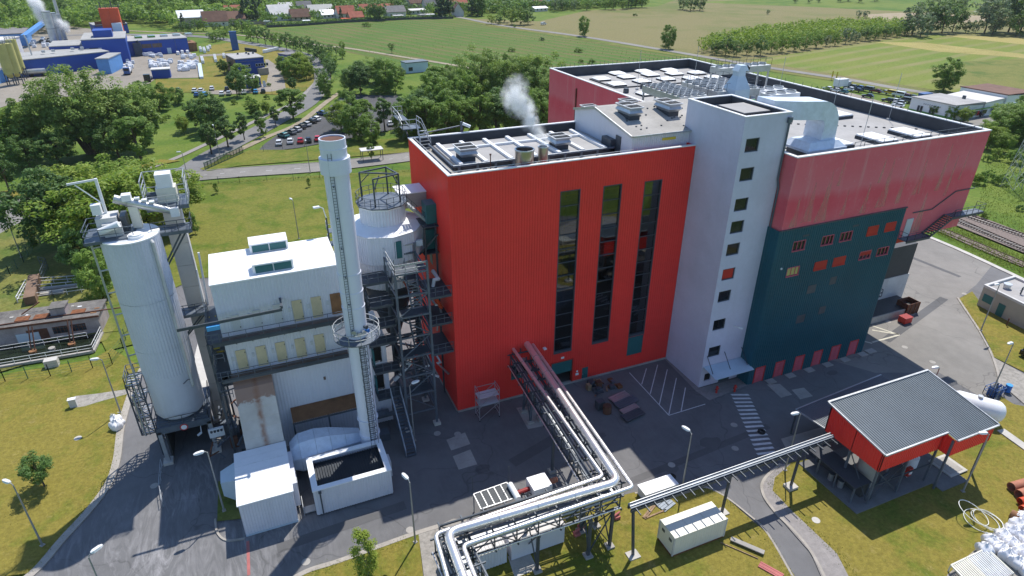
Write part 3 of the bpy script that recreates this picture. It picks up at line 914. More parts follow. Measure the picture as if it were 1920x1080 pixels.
# louvred roof ventilators
def make_vent():
 r=thing('roof_ventilator','','roof ventilator')
 mb=MB();mb.box(-1.1,1.1,-1.35,1.35,0,.75);mb.build('base','bitumen',r)
 mb=MB()
 def fr(x0,x1,y0,y1,z0,a0,a1,b0,b1,z1):
  vs=[(x0,y0,z0),(x1,y0,z0),(x1,y1,z0),(x0,y1,z0),(a0,b0,z1),(a1,b0,z1),(a1,b1,z1),(a0,b1,z1)]
  mb.add(vs,[(0,1,5,4),(1,2,6,5),(2,3,7,6),(3,0,4,7),(4,5,6,7),(3,2,1,0)])
 fr(-1.1,1.1,-1.35,1.35,.75,-1.45,1.45,-1.7,1.7,1.2);fr(-1.45,1.45,-1.7,1.7,1.2,-1.2,1.2,-1.45,1.45,1.6)
 fr(-1.2,1.2,-1.45,1.45,1.6,-1.5,1.5,-1.75,1.75,1.95)
 mb.build('hood','galv',r)
 mb=MB()
 for s in (-1,1):
  y=.87*s
  mb.bar((-1.5,y-.82,2.0),(1.5,y-.82,2.0),.12,.12);mb.bar((-1.5,y+.82,2.0),(1.5,y+.82,2.0),.12,.12)
  mb.bar((-1.44,y-.76,2.0),(-1.44,y+.76,2.0),.12,.12);mb.bar((1.44,y-.76,2.0),(1.44,y+.76,2.0),.12,.12)
 mb.build('frame','coping',r)
 for s in (-1,1):
  for k in range(7):
   y=.87*s-.63+k*.21
   mb=MB();mb.bar((-1.38,y,1.98),(1.38,y,2.03),.19,.025,(0,.5,1));mb.build('slat','roof_warm',r)
 return r
vent=make_vent()
GV='louvred roof ventilators'
for (x,y,z,sc,lb) in ((23.3,68.6,30.2,.76,'louvred ventilator at the left end of the red building roof'),(35.4,68.9,30.2,.74,'louvred ventilator behind the steaming stack on the red roof'),
      (43.3,75.6,31.9,.66,'low ventilator at the back left of the pitched grey roof'),(49.3,75.8,32.2,.66,'low ventilator at the back right of the pitched grey roof')):
 place(vent,0,(x,y,z),0,lb,GV,sc)
# pitched plant room between the red and the pink building
t=thing('plant_room','pale corrugated plant room with pitched grey roof beside the lift tower','building',(47,70,29.6))
PX0,PX1,PY0,PY1=41.9,56.0,62.9,77.0
za,zr,zb,yr=32.3,33.85,32.6,71.6
mb=MB();mb.wall((PX0,PY0),(PX1,PY0),29.6,za,(),.3,.05);mb.build('front_wall','white_clad',t)
mb=MB()
mb.add([(PX0,PY0,29.6),(PX0,PY1,29.6),(PX0,PY1,zb),(PX0,yr,zr),(PX0,PY0,za)],[(0,4,3,2,1)]);mb.build('gable_wall','white_clad',t)
mb=MB();mb.box(PX0,PX1,PY1,PY1+.15,29.6,zb-.05);mb.build('rear_wall','white_clad',t)
mb=MB()
for (y0,z0,y1,z1) in ((PY0-.2,za,yr,zr),(yr,zr,PY1+.3,zb)):
 mb.add([(PX0-.15,y0,z0+.02),(PX1,y0,z0+.02),(PX1,y1,z1+.02),(PX0-.15,y1,z1+.02),(PX0-.15,y0,z0+.16),(PX1,y0,z0+.16),(PX1,y1,z1+.16),(PX0-.15,y1,z1+.16)],[(3,2,1,0),(4,5,6,7),(0,1,5,4),(1,2,6,5),(2,3,7,6),(3,0,4,7)])
mb.build('roof','roof_warm',t)
mb=MB();mb.bar((PX0-.22,PY0-.2,za+.1),(PX0-.22,yr,zr+.1),.12,.28);mb.bar((PX0-.22,yr,zr+.1),(PX0-.22,PY1+.2,zb+.1),.12,.28);mb.bar((PX0,PY0-.28,za+.1),(PX1,PY0-.28,za+.1),.12,.2);mb.build('gutter','galv',t)
mb=MB();mb.box(PX0-.12,PX0-.02,65.2,66.3,29.65,31.8);mb.build('door','steel_dark',t)
mb=MB();mb.box(PX0-.7,PX0-.02,66.4,68.6,29.65,31.2);mb.build('cabinet','steel_dark',t)
for x0 in (46.1,51.6):
 mb=MB();mb.box(x0,x0+1.9,PY0-.15,PY0-.06,31.55,31.85);mb.build('wall_sign','yellow_paint',t)
mb=MB()
for i in range(26):
 x,y=random.uniform(43,55.5),random.uniform(63.5,71)
 z=za+(zr-za)*(y-PY0)/(yr-PY0)+.16
 mb.box(x-.09,x+.09,y-.07,y+.07,z,z+.14)
o=mb.build('snow_stop','steel_dark',t);o['kind']='stuff'
def sloped_vent(x,y,lb):
 z=za+(zr-za)*(y-PY0)/(yr-PY0)
 r=place(vent,0,(x,y,z-.1),0,lb,GV,(.66,1.02,.8))
sloped_vent(44.6,68.2,'left of two large ventilators on the pitched grey roof')
sloped_vent(50.3,68.2,'right of two large ventilators on the pitched grey roof near the tower')
discard(vent)
# steel stacks on the front edge
def stack(x,y,z0,z1,r,lb):
 t=thing('exhaust_stack',lb,'exhaust stack',(x,y,z0),'exhaust stacks on the red roof')
 mb=MB();mb.ring((x,y),r,z0,z1,28,r-.06);mb.build('shell','chrome_stack',t,smooth=True)
 mb=MB();mb.ring((x,y),r+.05,z1-.1,z1+.06,28,r-.08);mb.ring((x,y),r+.06,z0,z0+.12,28,r-.07);mb.build('rim','galv',t)
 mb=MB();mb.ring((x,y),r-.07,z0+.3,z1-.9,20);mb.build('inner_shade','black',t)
 return t
t=stack(28.25,63.1,29.6,32.3,1.05,'wide open steel stack with a slatted top on red roof edge')
for k in range(7):
 x=28.25-.84+k*.28
 h_=math.sqrt(max(.05,.95 ** 2-(x-28.25) ** 2))
 mb=MB();mb.bar((x,63.1-h_,32.2),(x,63.1+h_,32.2),.13,.03,(.6,0,1));mb.build('slat','rust_sheet',t)
stack(30.75,63.6,29.6,32.2,.56,'narrow steel stack giving off white steam on red roof edge')
mb=MB();mb.cyl((24.7,64.3,29.6),(24.7,64.3,31.7),.06,8);mb.cyl((24.7,64.3,31.7),(24.7,64.3,31.85),.12,8)
tag(mb.build('vent_pipe','rust_brown'),'thin dark vent pipe beside the wide steel stack','vent pipe')
# access stair at the back left roof corner
t=thing('roof_access_stair','grey steel stair and landing at the back corner of the red roof','stair',(20,77,29.6))
mb=MB();mb.box(18.3,20.6,77.5,79.4,31.9,32.0);mb.build('landing','steel_blue',t)
mb=MB();mb.box(18.3,19.5,79.41,82.2,32.6,32.7);mb.build('landing','steel_blue',t)
mb=MB()
for i in range(6): mb.box(20.1,21.3,76.1+i*.25,76.35+i*.25,29.8+i*.36,29.86+i*.36)
mb.build('steps','galv_rail',t)
mb=MB();mb.rail([(20.05,76.0,29.8),(20.05,77.6,32.0),(18.3,77.5,32.0),(18.3,79.5,32.6),(18.3,82.2,32.7),(19.5,82.2,32.7)],1.1,.8,.06);mb.rail([(21.35,76.0,29.8),(20.7,77.6,32.0),(20.6,79.4,32.0)],1.1,.8,.06)
mb.build('handrail','galv_rail',t)
mb=MB();mb.bar((19.4,77.45,31.85),(19.4,83.4,32.5),.2,.25);mb.bar((19.4,77.4,29.5),(19.0,80.5,32.3),.14);mb.build('bracket','steel_dark',t)
t=thing('roof_floodlight','floodlight on a horizontal arm behind the red roof edge','floodlight',(25.5,78,30.9))
mb=MB();mb.tube([(21,77.9,31.2),(26,77.9,31.7)],.09,8);mb.bar((26,77.9,30.9),(26,77.9,32.2),.25);mb.build('arm','steel_blue',t)
mb=MB();mb.bar((26.1,77.7,32.0),(27.0,77.3,31.6),.35,.3);mb.build('lamp_head','lamp_white',t)
# ---- lift tower
TX0,TX1,TY0,TY1,TZ=50.05,56.55,53.95,64.0,35.85
t=thing('lift_tower','tall pale grey lift tower with a column of small square windows','tower',(53.3,59,0))
wins=[]
for za_,zb_ in ((33.31,32.06),(30.07,28.64),(26.49,24.98),(23.72,22.17),(20.89,19.23),(17.59,15.9),(14.51,12.83),(10.45,8.65),(6.36,4.55)):
 mid=(za_+zb_)/2
 wins.append((50.7,52.6,mid-.78,mid+.78))
mb=MB()
mb.wall((TX0,TY0),(TX1,TY0),.1,TZ,[(a-TX0,b_-TX0,c,d) for a,b_,c,d in wins]+[(3.2,5.0,-1,2.5),(.7,1.8,.9,2.1)],flat=True)
for a,b_,c,d in wins+[(TX0+.7,TX0+1.8,.9,2.1)]:
 for q in (((a,c),(a,d)),((a,d),(b_,d)),((b_,d),(b_,c)),((b_,c),(a,c))):
  (x0,z0),(x1,z1)=q
  mb.quad((x0,TY0,z0),(x1,TY0,z1),(x1,TY0+.3,z1),(x0,TY0+.3,z0))
mb.quad((TX0,TY1,.1),(TX0,TY0,.1),(TX0,TY0,TZ),(TX0,TY1,TZ));mb.quad((TX1,TY0,.1),(TX1,TY1,.1),(TX1,TY1,TZ),(TX1,TY0,TZ));mb.quad((TX1,TY1,.1),(TX0,TY1,.1),(TX0,TY1,TZ),(TX1,TY1,TZ))
mb.build('wall','tower_render',t)
mb=MB()
for x0,x1,y0,y1 in ((TX0-.06,TX1+.06,TY0-.06,TY0+.35),(TX0-.06,TX1+.06,TY1-.35,TY1+.06),(TX0-.06,TX0+.35,TY0+.35,TY1-.35),(TX1-.35,TX1+.06,TY0+.35,TY1-.35)): mb.box(x0,x1,y0,y1,TZ,TZ+.1)
mb.build('coping','coping',t)
mb=MB();mb.box(TX0+.35,TX1-.35,TY0+.35,TY1-.35,34.85,34.95);rf=mb.build('roof','roof_warm',t)
mb=MB();mb.box(52.2,56.1,56.6,61.3,34.95,35.5);mb.build('roof_hatch','bitumen',rf)
mb=MB();mb.box(52.3,56.0,56.7,61.2,35.5,35.56);mb.build('hatch_lid','roof_grey',rf)
mb=MB();mb.box(51.0,52.9,54.5,55.4,34.95,35.2);mb.build('roof_window','white_roof',rf)
mb=MB()
for q in ((TX0+.36,TX1-.36,TY1-.37,TY1-.355),(TX1-.37,TX1-.355,TY0+.4,TY1-.4)): mb.box(*q,34.95,TZ)
mb.build('parapet_lining','bitumen',t)
for k,(a,b_,c,d) in enumerate(wins):
 fr=MB();y=TY0+.16
 fr.bar((a+.06,y,c),(a+.06,y,d),.12,.12);fr.bar((b_-.06,y,c),(b_-.06,y,d),.12,.12);fr.bar((a+.12,y,d-.06),(b_-.12,y,d-.06),.12,.12);fr.bar((a+.12,y,c+.06),(b_-.12,y,c+.06),.12,.12)
 f=fr.build('window','steel_dark',t)
 mb=MB();mb.box(a+.12,b_-.12,y+.02,y+.04,c+.12,d-.12);mb.build('pane','glass' if k != 5 else 'red_box',f)
mb=MB();mb.box(TX0+.7,TX0+1.8,TY0+.2,TY0+.24,.9,2.1);mb.build('lower_window','glass',t)
mb=MB();mb.box(TX0+3.2,TX0+5.0,TY0+.2,TY0+.26,.1,2.5);mb.build('door','teal',t)
mb=MB();x=TX1+.02
mb.tube([(TX1-.3,TY0-.18,34.9),(TX1-.3,TY0-.18,28.3),(TX1+.0,TY0-.25,27.2),(TX1+.0,TY0-.25,3.2)],.11,8);mb.box(TX1-.6,TX1-.05,TY0-.35,TY0-.05,34.8,35.4)
mb.build('rain_pipe','steel_blue',t)
cn=MB();cn.add([(48.8+1.5,TY0-.05,3.3),(56.5,TY0-.05,3.3),(56.5,TY0-2.6,2.95),(50.3,TY0-2.6,2.95),(50.3,TY0-.05,3.38),(56.5,TY0-.05,3.38),(56.5,TY0-2.6,3.03),(50.3,TY0-2.6,3.03)],[(3,2,1,0),(4,7,6,5),(0,1,5,4),(1,2,6,5),(2,3,7,6),(3,0,4,7)])
c_o=cn.build('canopy','hood_blue',t)
mb=MB()
for x in (50.6,53.4,56.2): mb.bar((x,TY0,5.0),(x,TY0-1.6,3.2),.07)
mb.build('tie_rod','steel_dark',c_o)
mb=MB();mb.bar((53.9,TY0-.1,8.9),(54.3,TY0-.7,8.9),.07);mb.bar((54.3,TY0-.7,8.9),(54.7,TY0-1.0,8.8),.22,.12);mb.build('wall_lamp','lamp_white',t)
near('concrete_apron',[(1305,735),(1240,668),(1250,672),(1315,728),(1400,706),(1405,722),(1330,752)],'paving',.118)
for x,y,z in ((50.0,62.6,0),(51.8,53.0,0),(54.2,52.3,0)):
 t=thing('fire_hydrant','red hydrant pillar %s' % ('in the corner between red wall and tower' if y>60 else 'under the canopy at the tower foot, left one' if x<52 else 'under the canopy at the tower foot, right one'),'hydrant',(x-.3,y-.9,.1),'red hydrants at the tower')
 mb=MB();mb.cyl((x-.3,y-.9,.1),(x-.3,y-.9,1.0),.13,10);mb.cyl((x-.3,y-.9,1.0),(x-.3,y-.9,1.2),.2,10,.1);mb.build('pillar','red_box',t)
 mb=MB();mb.cyl((x-.6,y-.9,.75),(x,y-.9,.75),.09,8);mb.build('outlet','red_dark',t)
# ---- pink concrete hall
KX0,KX1,KY0,KY1,KZ=56.65,89.2,52.0,115.3,31.2
m,nt,bs,pos,out=base_mat('pink_concrete')
f=noise(nt,pos,.16,6,.7)
c=ramp(nt,f,[(.3,(.66,.075,.1)),(.7,(.74,.14,.165))])
sep=nt.nodes.new('ShaderNodeSeparateXYZ');nt.links.new(pos,sep.inputs[0])
bandz=ramp(nt,mth(nt,'ADD',mth(nt,'MULTIPLY',mth(nt,'SUBTRACT',sep.outputs['Z'],22.3),.11),mth(nt,'MULTIPLY',noise(nt,scaled(nt,pos,(.4,.4,.05)),1,4),.25)),[(.1,.5),(.38,.0),(.5,.0),(.62,.75),(.95,.4)])
c=mixc(nt,bandz,c,(.7,.2,.22))
sv=scaled(nt,pos,(.9,.9,.05))
k=ramp(nt,noise(nt,sv,1.0,6,.7),[(.55,0),(.72,1)])
c=mixc(nt,mth(nt,'MULTIPLY',k,.5),c,(.66,.4,.36))
k2=ramp(nt,noise(nt,pos,2.2,5,.75),[(.58,0),(.72,1)])
c=mixc(nt,mth(nt,'MULTIPLY',k2,.5),c,(.72,.32,.34))
nt.links.new(c,bs.inputs['Base Color']);bs.inputs['Roughness'].default_value=.85;bs.inputs['Specular IOR Level'].default_value=.25
bump(nt,bs,noise(nt,pos,6,4),.25,.03)
m,nt,bs,pos,out=base_mat('lime_stain')
k=ramp(nt,noise(nt,scaled(nt,pos,(2.2,2.2,.35)),1.2,6,.75),[(.34,0),(.7,.55)])
tr_=nt.nodes.new('ShaderNodeBsdfTransparent');mx=nt.nodes.new('ShaderNodeMixShader')
bs.inputs['Base Color'].default_value=(.62,.42,.3,1);bs.inputs['Roughness'].default_value=.9
nt.links.new(k,mx.inputs[0]);nt.links.new(tr_.outputs[0],mx.inputs[1]);nt.links.new(bs.outputs[0],mx.inputs[2]);nt.links.new(mx.outputs[0],out.inputs[0])
t=thing('concrete_hall','large stained pink concrete hall with a flat grey roof','building',(73,84,0))
mb=MB()
mb.quad((KX0,KY0,22.3),(77.5,KY0,22.3),(77.5,KY0,KZ),(KX0,KY0,KZ));mb.quad((77.5,KY0,17.9),(KX1,KY0,17.9),(KX1,KY0,KZ),(77.5,KY0,KZ))
mb.quad((KX1,KY0,17.9),(KX1,KY1,10),(KX1,KY1,KZ),(KX1,KY0,KZ));mb.quad((KX0,KY1,0),(KX0,KY0,22.3),(KX0,KY0,KZ),(KX0,KY1,KZ));mb.add([(KX0,KY1,0),(KX0,KY0+1.6,0),(KX0,KY0,22.3)],[(0,1,2)])
mb.quad((KX1,KY1,0),(KX0,KY1,0),(KX0,KY1,KZ),(KX1,KY1,KZ))
mb.quad((77.5,KY0,17.9),(77.5,61,17.9),(KX1,61,17.9),(KX1,KY0,17.9))
mb.build('wall','pink_concrete',t)
for (x,z0,z1,wd) in ((58.3,22.6,26.2,.7),(60.3,23.0,27.9,.9),(62.6,22.7,29.2,1.0),(66.0,23.0,26.2,.35),(69.5,22.7,26.5,.6),(72.5,23.1,29.4,1.0),(75.4,23.2,30.0,.5),(78.5,24.0,28.6,.8),(80.6,18.4,23.9,1.1),(82.4,24,30.2,.5),(84.3,23,28.5,.35),(86.2,25,28.8,.3),(64.1,27,30.6,.3),(71,26.5,29.5,.25)):
 mb=MB();xx=x
 mb.add([(xx-wd*1.1,KY0-.006,z0),(xx+wd*.8,KY0-.006,z0),(xx+wd*.4+.15,KY0-.006,z0+(z1-z0)*.4),(xx+.25,KY0-.006,z1),(xx+.1,KY0-.006,z1),(xx-wd*.35,KY0-.006,z0+(z1-z0)*.4)],[(0,1,2,3,4,5)])
 mb.build('stain','lime_stain',t)
mb=MB()
for x0,x1,y0,y1 in ((KX0-.08,KX1+.08,KY0-.08,KY0+.4),(KX0-.08,KX1+.08,KY1-.4,KY1+.08),(KX0-.08,KX0+.4,KY0+.4,KY1-.4),(KX1-.4,KX1+.08,KY0+.4,KY1-.4)): mb.box(x0,x1,y0,y1,KZ,KZ+.12)
mb.build('coping','coping',t)
mb=MB();mb.box(KX0+.05,KX1-.05,KY0+.05,KY1-.05,29.3,29.55);mb.build('roof','roof_grey',t)
mb=MB();mb.box(KX0+.4,KX1-.4,KY1-.44,KY1-.41,29.55,KZ);mb.box(KX1-.44,KX1-.41,KY0+.4,KY1-.45,29.55,KZ);mb.box(KX0+.05,KX0+.3,KY0+.4,KY1-.45,29.55,KZ-.01);mb.box(KX0+.3,KX1-.45,KY0+.05,KY0+.3,29.55,KZ-.01)
mb.build('parapet_lining','bitumen',t)
mb=MB();mb.bar((KX0-.1,104.0,10),(KX0-.1,104.0,29.5),.25);mb.build('rain_pipe','rust_brown',t)
mb=MB();mb.rail([(66.0,KY0+.7,29.55),(88.4,KY0+.7,29.55)],2.3,1.6,.05,(1,.8));mb.build('roof_railing','steel_dark',t)
mb=MB()
for i in range(34): mb.bar((KX0+.5+i*.95,KY1-.2,KZ),(KX0+.5+i*.95,KY1-.2,KZ+.75),.045)
for i in range(30): mb.bar((KX1-.2,KY0+4+i*2,KZ),(KX1-.2,KY0+4+i*2,KZ+.7),.04)
mb.build('lightning_rod','steel_dark',t)
mb=MB()
for (x0,y0,x1,y1) in ((58,70,66,53.5),(74,76,88,75),(72,70,88,60)):
 n=int(math.hypot(x1-x0,y1-y0)/1.0)
 for i in range(n):
  x,y=x0+(x1-x0)*i/n,y0+(y1-y0)*i/n
  mb.box(x-.13,x+.13,y-.13,y+.13,29.55,29.68)
o=mb.build('conductor_block','bitumen',t);o['kind']='stuff'
mb=MB();mb.box(77.6,82.2,KY0-.02,KY0+.4,17.25,17.88);mb.build('lintel','red_box',t)
# skylights
sk=[(64.6,109.2),(70.5,113.2),(70.1,109.2),(64.6,103.6),(76.6,113.2),(75.8,109.6),(70.5,104.4),(82.3,112.4),(80.9,108.9),(76.0,104.6),(85.6,107.9),(81.0,103.4),(85.6,102.6),(64.9,94.4)]
for x,y in sorted(sk):
 row=['nearest single','third','second','farthest'][(y>100)+(y>106)+(y>111)]
 nth=sorted(q[0] for q in sk if ((q[1]>100)+(q[1]>106)+(q[1]>111))==((y>100)+(y>106)+(y>111))).index(x)
 q=thing('roof_light','white pyramid roof light, '+ORD[nth]+' from the left in the '+row+' row','roof light',(x,y,29.55),'white roof lights on the pink hall')
 mb=MB();mb.box(x-1.4,x+1.4,y-1.3,y+1.3,29.55,29.85);mb.build('upstand','bitumen',q)
 mb=MB();mb.add([(x-1.45,y-1.35,29.85),(x+1.45,y-1.35,29.85),(x+1.45,y+1.35,29.85),(x-1.45,y+1.35,29.85),(x-1.0,y-.9,30.1),(x+1.0,y-.9,30.1),(x+1.0,y+.9,30.1),(x-1.0,y+.9,30.1)],[(0,1,5,4),(1,2,6,5),(2,3,7,6),(3,0,4,7),(4,5,6,7)]);mb.build('dome','white_roof',q)
for x,y,wx,wy,lb in ((82.6,72.9,1.6,4.2,'long double roof light in the middle of the pink hall roof'),(76.6,58.2,1.5,2.1,'flat roof light near the front railing, middle one'),(83.0,58.4,1.5,2.2,'flat roof light nearest the front right corner'),(69.6,58.6,1.6,1.7,'flat roof light beside the silver duct box')):
 q=thing('roof_light',lb,'roof light',(x,y,29.55),'flat roof lights near the hall front')
 mb=MB();mb.box(x-wx,x+wx,y-wy,y+wy,29.55,29.95);mb.build('upstand','bitumen',q)
 for s in ((-1,1) if wy>3 else (0,)):
  yy=y+s*wy/2
  mb=MB();h_=wy/2 if s else wy
  mb.box(x-wx+.08,x+wx-.08,yy-h_+.08,yy+h_-.06,29.95,30.15);mb.build('pane','white_roof',q)
mb=MB();mb.bars([(62.9,110.5,29.65),(62.9,101.2,29.65),(87.5,100.6,29.65)],.3,.2)
tag(mb.build('cable_tray','bitumen'),'dark cable tray edging the roof light field on the pink hall','cable tray')
for x,y in ((67.5,99.5),(72.5,100.2),(80,100.2),(62.6,97.2),(67,96.5)):
 mb=MB();mb.box(x-.35,x+.35,y-.35,y+.35,29.55,30.2);mb.ring((x,y),.42,30.2,30.35,10)
 tag(mb.build('roof_cowl','steel_dark'),'small dark vent cowl on the grey hall roof','vent cowl','small roof cowls')
# lightning masts
for x,y in ((66.0,99.0),(78.5,99.5),(70.5,55.5),(84,84),(88.3,66),(77,66.5)):
 mb=MB();mb.bar((x,y,29.55),(x+.1,y,36.2),.05);mb.cyl((x,y,29.55),(x,y,29.8),.3,8)
 tag(mb.build('lightning_mast','galv_rail'),'thin lightning mast standing on the hall roof','mast','lightning masts')
# fan coolers on stilts
def cooler(name,lb,x0,x1,y0,y1,z,nx,ny,mtl='galv',fence=True,zr_=29.55,th=1.0):
 q=thing(name,lb,'cooler',((x0+x1)/2,(y0+y1)/2,zr_),'rooftop fan coolers')
 mb=MB();mb.box(x0,x1,y0,y1,z-th,z);mb.build('casing',mtl,q)
 for i in range(nx):
  for j in range(ny):
   cx,cy=x0+(i+.5)*(x1-x0)/nx,y0+(j+.5)*(y1-y0)/ny
   r=min((x1-x0)/nx,(y1-y0)/ny)*.42
   mb=MB();mb.ring((cx,cy),r,z,z+.28,14,r*.86);f=mb.build('fan','galv',q)
   mb=MB();mb.ring((cx,cy),r*.84,z+.02,z+.1,12);mb.build('fan_grille','grille',f)
 mb=MB()
 for x in (x0+.2,(x0+x1)/2,x1-.2):
  for y in (y0+.2,y1-.2): mb.bar((x,y,zr_),(x,y,z-th),.22)
 mb.build('leg','galv',q)
 if fence:
  mb=MB();mb.rail([(x0,y0,z),(x1,y0,z),(x1,y1,z),(x0,y1,z),(x0,y0,z)],1.1,1.5,.04,(1,));mb.build('guard_rail','steel_dark',q)
 return q
cooler('fan_cooler','front left bank of round fans on stilts above the grey roof',58.4,63.2,76.6,86.2,33.0,4,7)
cooler('fan_cooler','middle bank of round fans behind the pale exhaust hood',66.0,74.0,77.8,86.6,33.0,5,5)
cooler('fan_cooler','long raised row of fans at the far edge of the pink hall roof',74.0,84.5,87.3,90.0,34.4,7,1)
cooler('fan_cooler','left of two low white coolers behind the silver duct',76.0,81.8,80.0,82.2,32.0,3,1,'white_paint',False)
cooler('fan_cooler','right of two low white coolers behind the silver duct',75.4,81.3,76.8,79.0,32.0,3,1,'white_paint',False)
t=thing('pipe_clutter','tangle of green and white pipes and pumps below the fan coolers','pipework',(68,74,29.55))
for i in range(46):
 x,y,z=random.uniform(58.5,78),random.uniform(72.5,77.5),random.uniform(29.9,31.6)
 mb=MB()
 L_=random.uniform(.8,4)
 if random.random()<.7: mb.tube([(x,y,z),(x+L_,y,z),(x+L_,y,29.6)],random.choice((.08,.12,.2)),7)
 else: mb.box(x,x+random.uniform(.4,1.1),y,y+random.uniform(.4,.9),29.55,z)
 mb.build('pipe' if i % 3 else 'pump',random.choice(['green_paint','galv','white_paint','steel_dark','galv','green_paint','rust_brown']),t)
for i in range(10):
 x,y=random.uniform(59,74),random.uniform(76,87)
 mb=MB();mb.tube([(x,y,29.6),(x,y,31.0),(x+1.5,y,31.0)],.15,7);mb.build('pipe',random.choice(['green_paint','galv','rust_brown']),t)
# exhaust hood
t=thing('exhaust_hood','pale blue bottle shaped exhaust hood on the hall roof','exhaust hood',(70.5,80.8,29.55))
mb=MB()
def frustum(mb,cx,cy,z0,a0,b0,z1,a1,b1):
 vs=[(cx-a0,cy-b0,z0),(cx+a0,cy-b0,z0),(cx+a0,cy+b0,z0),(cx-a0,cy+b0,z0),(cx-a1,cy-b1,z1),(cx+a1,cy-b1,z1),(cx+a1,cy+b1,z1),(cx-a1,cy+b1,z1)]
 mb.add(vs,[(0,1,5,4),(1,2,6,5),(2,3,7,6),(3,0,4,7),(4,5,6,7),(3,2,1,0)])
HX,HY=69.2,77.5
frustum(mb,HX,HY,29.55,1.45,1.45,31.2,1.25,1.25);frustum(mb,HX,HY,31.2,1.25,1.25,31.9,1.4,1.4);frustum(mb,HX,HY,31.9,1.4,1.4,33.4,1.35,1.35);frustum(mb,HX,HY,33.4,1.35,1.35,35.2,.65,.65)
mb.build('hood_body','hood_blue',t)
mb=MB();frustum(mb,HX,HY,35.2,.65,.65,35.9,.62,.62);frustum(mb,HX+.15,HY,35.9,1.0,.7,36.7,.5,.6);mb.build('outlet','hood_blue',t)
mb=MB();mb.cyl((HX+1.1,HY-.1,36.2),(HX+1.35,HY-.1,36.05),.42,12);mb.build('outlet_mouth','black',t)
# big silver duct beside the tower
t=thing('silver_duct','large silver foil duct bending down into a square box by the tower','duct',(62,57,29.55))
mb=MB();frustum(mb,62.8,55.7,31.2,2.9,2.1,31.9,2.2,1.5);mb.box(59.8,65.8,53.5,57.9,30.9,31.2);mb.build('box_lid','duct_silver',t)
mb=MB();mb.box(60.3,64.9,54.1,57.3,29.6,30.9);mb.build('box_body','steel_dark',t)
for k in range(4):
 z=29.8+k*.32
 mb=MB();mb.bars([(65.1,53.5,z),(58.6,53.4,z),(58.6,57.5,z)],.1,.08);mb.build('louvre_rail','steel_blue',t)
secs=[]
def dsec(c,d,hw,hh):
 d=Vector(d).normalized();s=Vector((0,1,0));u=s.cross(d).normalized()
 return [Vector(c)+s*(-hw)+u*(-hh),Vector(c)+s*hw+u*(-hh),Vector(c)+s*hw+u*hh,Vector(c)+s*(-hw)+u*hh]
path=[]
for i in range(9):
 a=math.pi/2*i/8
 path.append(((62.0+1.9*math.sin(a),56.2,33.5+1.9*(math.cos(a))),(math.cos(a),0,-math.sin(a))))
secs=[dsec((56.9,58.6,35.4),(1,0,0),1.4,1.05),dsec((59.6,57.0,35.4),(1,0,0),1.4,1.05)]+[dsec(c,d,1.4,1.05) for c,d in path]+[dsec((63.9,56.2,31.9),(0,0,-1),1.4,1.1)]
vs=[v for s in secs for v in s];fs=[]
for i in range(len(secs)-1):
 for j in range(4): fs.append((4*i+j,4*i+(j+1) % 4,4*i+4+(j+1) % 4,4*i+4+j))
fs+=[(3,2,1,0),tuple(range(len(vs)-4,len(vs)))]
mb=MB();mb.add(vs,fs);bm_o=mb.build('duct_tube','duct_silver',t)
# dark teal block below the hall
GX0,GX1,GZ=56.45,77.5,22.35
t=thing('transformer_block','dark teal corrugated block below the pink hall with red framed windows','building',(67,57,0))
ws=[(58.95,60.87,19.36,20.62,'o'),(63.59,65.48,19.33,20.57,'o'),(66.68,68.62,19.35,20.56,'o'),(71.34,73.14,19.39,20.61,'c'),(74.43,76.29,19.48,20.64,'c'),
 (58.94,60.85,15.89,17.08,'y'),(63.46,65.44,15.92,17.05,'c'),(66.61,68.62,15.93,17.08,'c'),(71.13,73.12,16.02,17.13,'h'),(74.31,76.33,15.99,17.11,'o')]
ds=[(57.4,59.0),(60.85,62.4),(64.28,65.88),(67.65,69.2),(70.95,72.57),(74.4,76.0)]
mb=MB();mb.wall((GX0,KY0-.05),(GX1,KY0-.05),.1,GZ,[(a-GX0,b_-GX0,c,d) for a,b_,c,d,k in ws]+[(a-GX0,b_-GX0,0,2.55) for a,b_ in ds],.36,.07)
mb.build('front_wall','green_clad',t)
mb=MB();mb.wall((GX0,54.5),(GX0,KY0-.05),.1,GZ-.02,(),.36,.07);mb.build('side_wall','green_clad',t)
mb=MB();mb.box(GX1-.1,GX1,KY0,60.9,0.1,GZ);mb.build('end_wall','green_clad',t)
mb=MB();mb.box(GX0-.08,GX1+.05,KY0-.2,KY0-.02,GZ,GZ+.12);mb.build('flashing','steel_dark',t)
for a,b_,c,d,k in ws:
 y=KY0-.06
 fr=MB();fr.bar((a,y,d),(b_,y,d),.16,.1);fr.bar((a-.06,y-.04,c),(b_+.06,y-.04,c),.24,.1);fr.bar((a,y,c+.05),(a,y,d-.05),.16,.08);fr.bar((b_,y,c+.05),(b_,y,d-.05),.16,.08)
 for q in (.36,.7): fr.bar((a+(b_-a)*q,y,c+.05),(a+(b_-a)*q,y,d-.05),.1,.07)
 f=fr.build('window','pink_door' if k != 'c' else 'red_box',t)
 mb=MB();mb.box(a,b_,y+.06,y+.08,c,d);mb.build('pane','glass',f)
 if k in 'ch':
  z0=c if k=='c' else c+(d-c)*.5
  mb=MB()
  for i in range(8): mb.box(a+.03,b_-.03,y-.07,y-.03,z0+(d-z0)*i/8+.01,z0+(d-z0)*(i+1)/8-.01)
  mb.build('blind','red_box',f)
 if k=='y':
  mb=MB();mb.box(a+.05,b_-.05,y+.02,y+.05,c+.1,d-.1);mb.build('blind','tank_yellow',f)
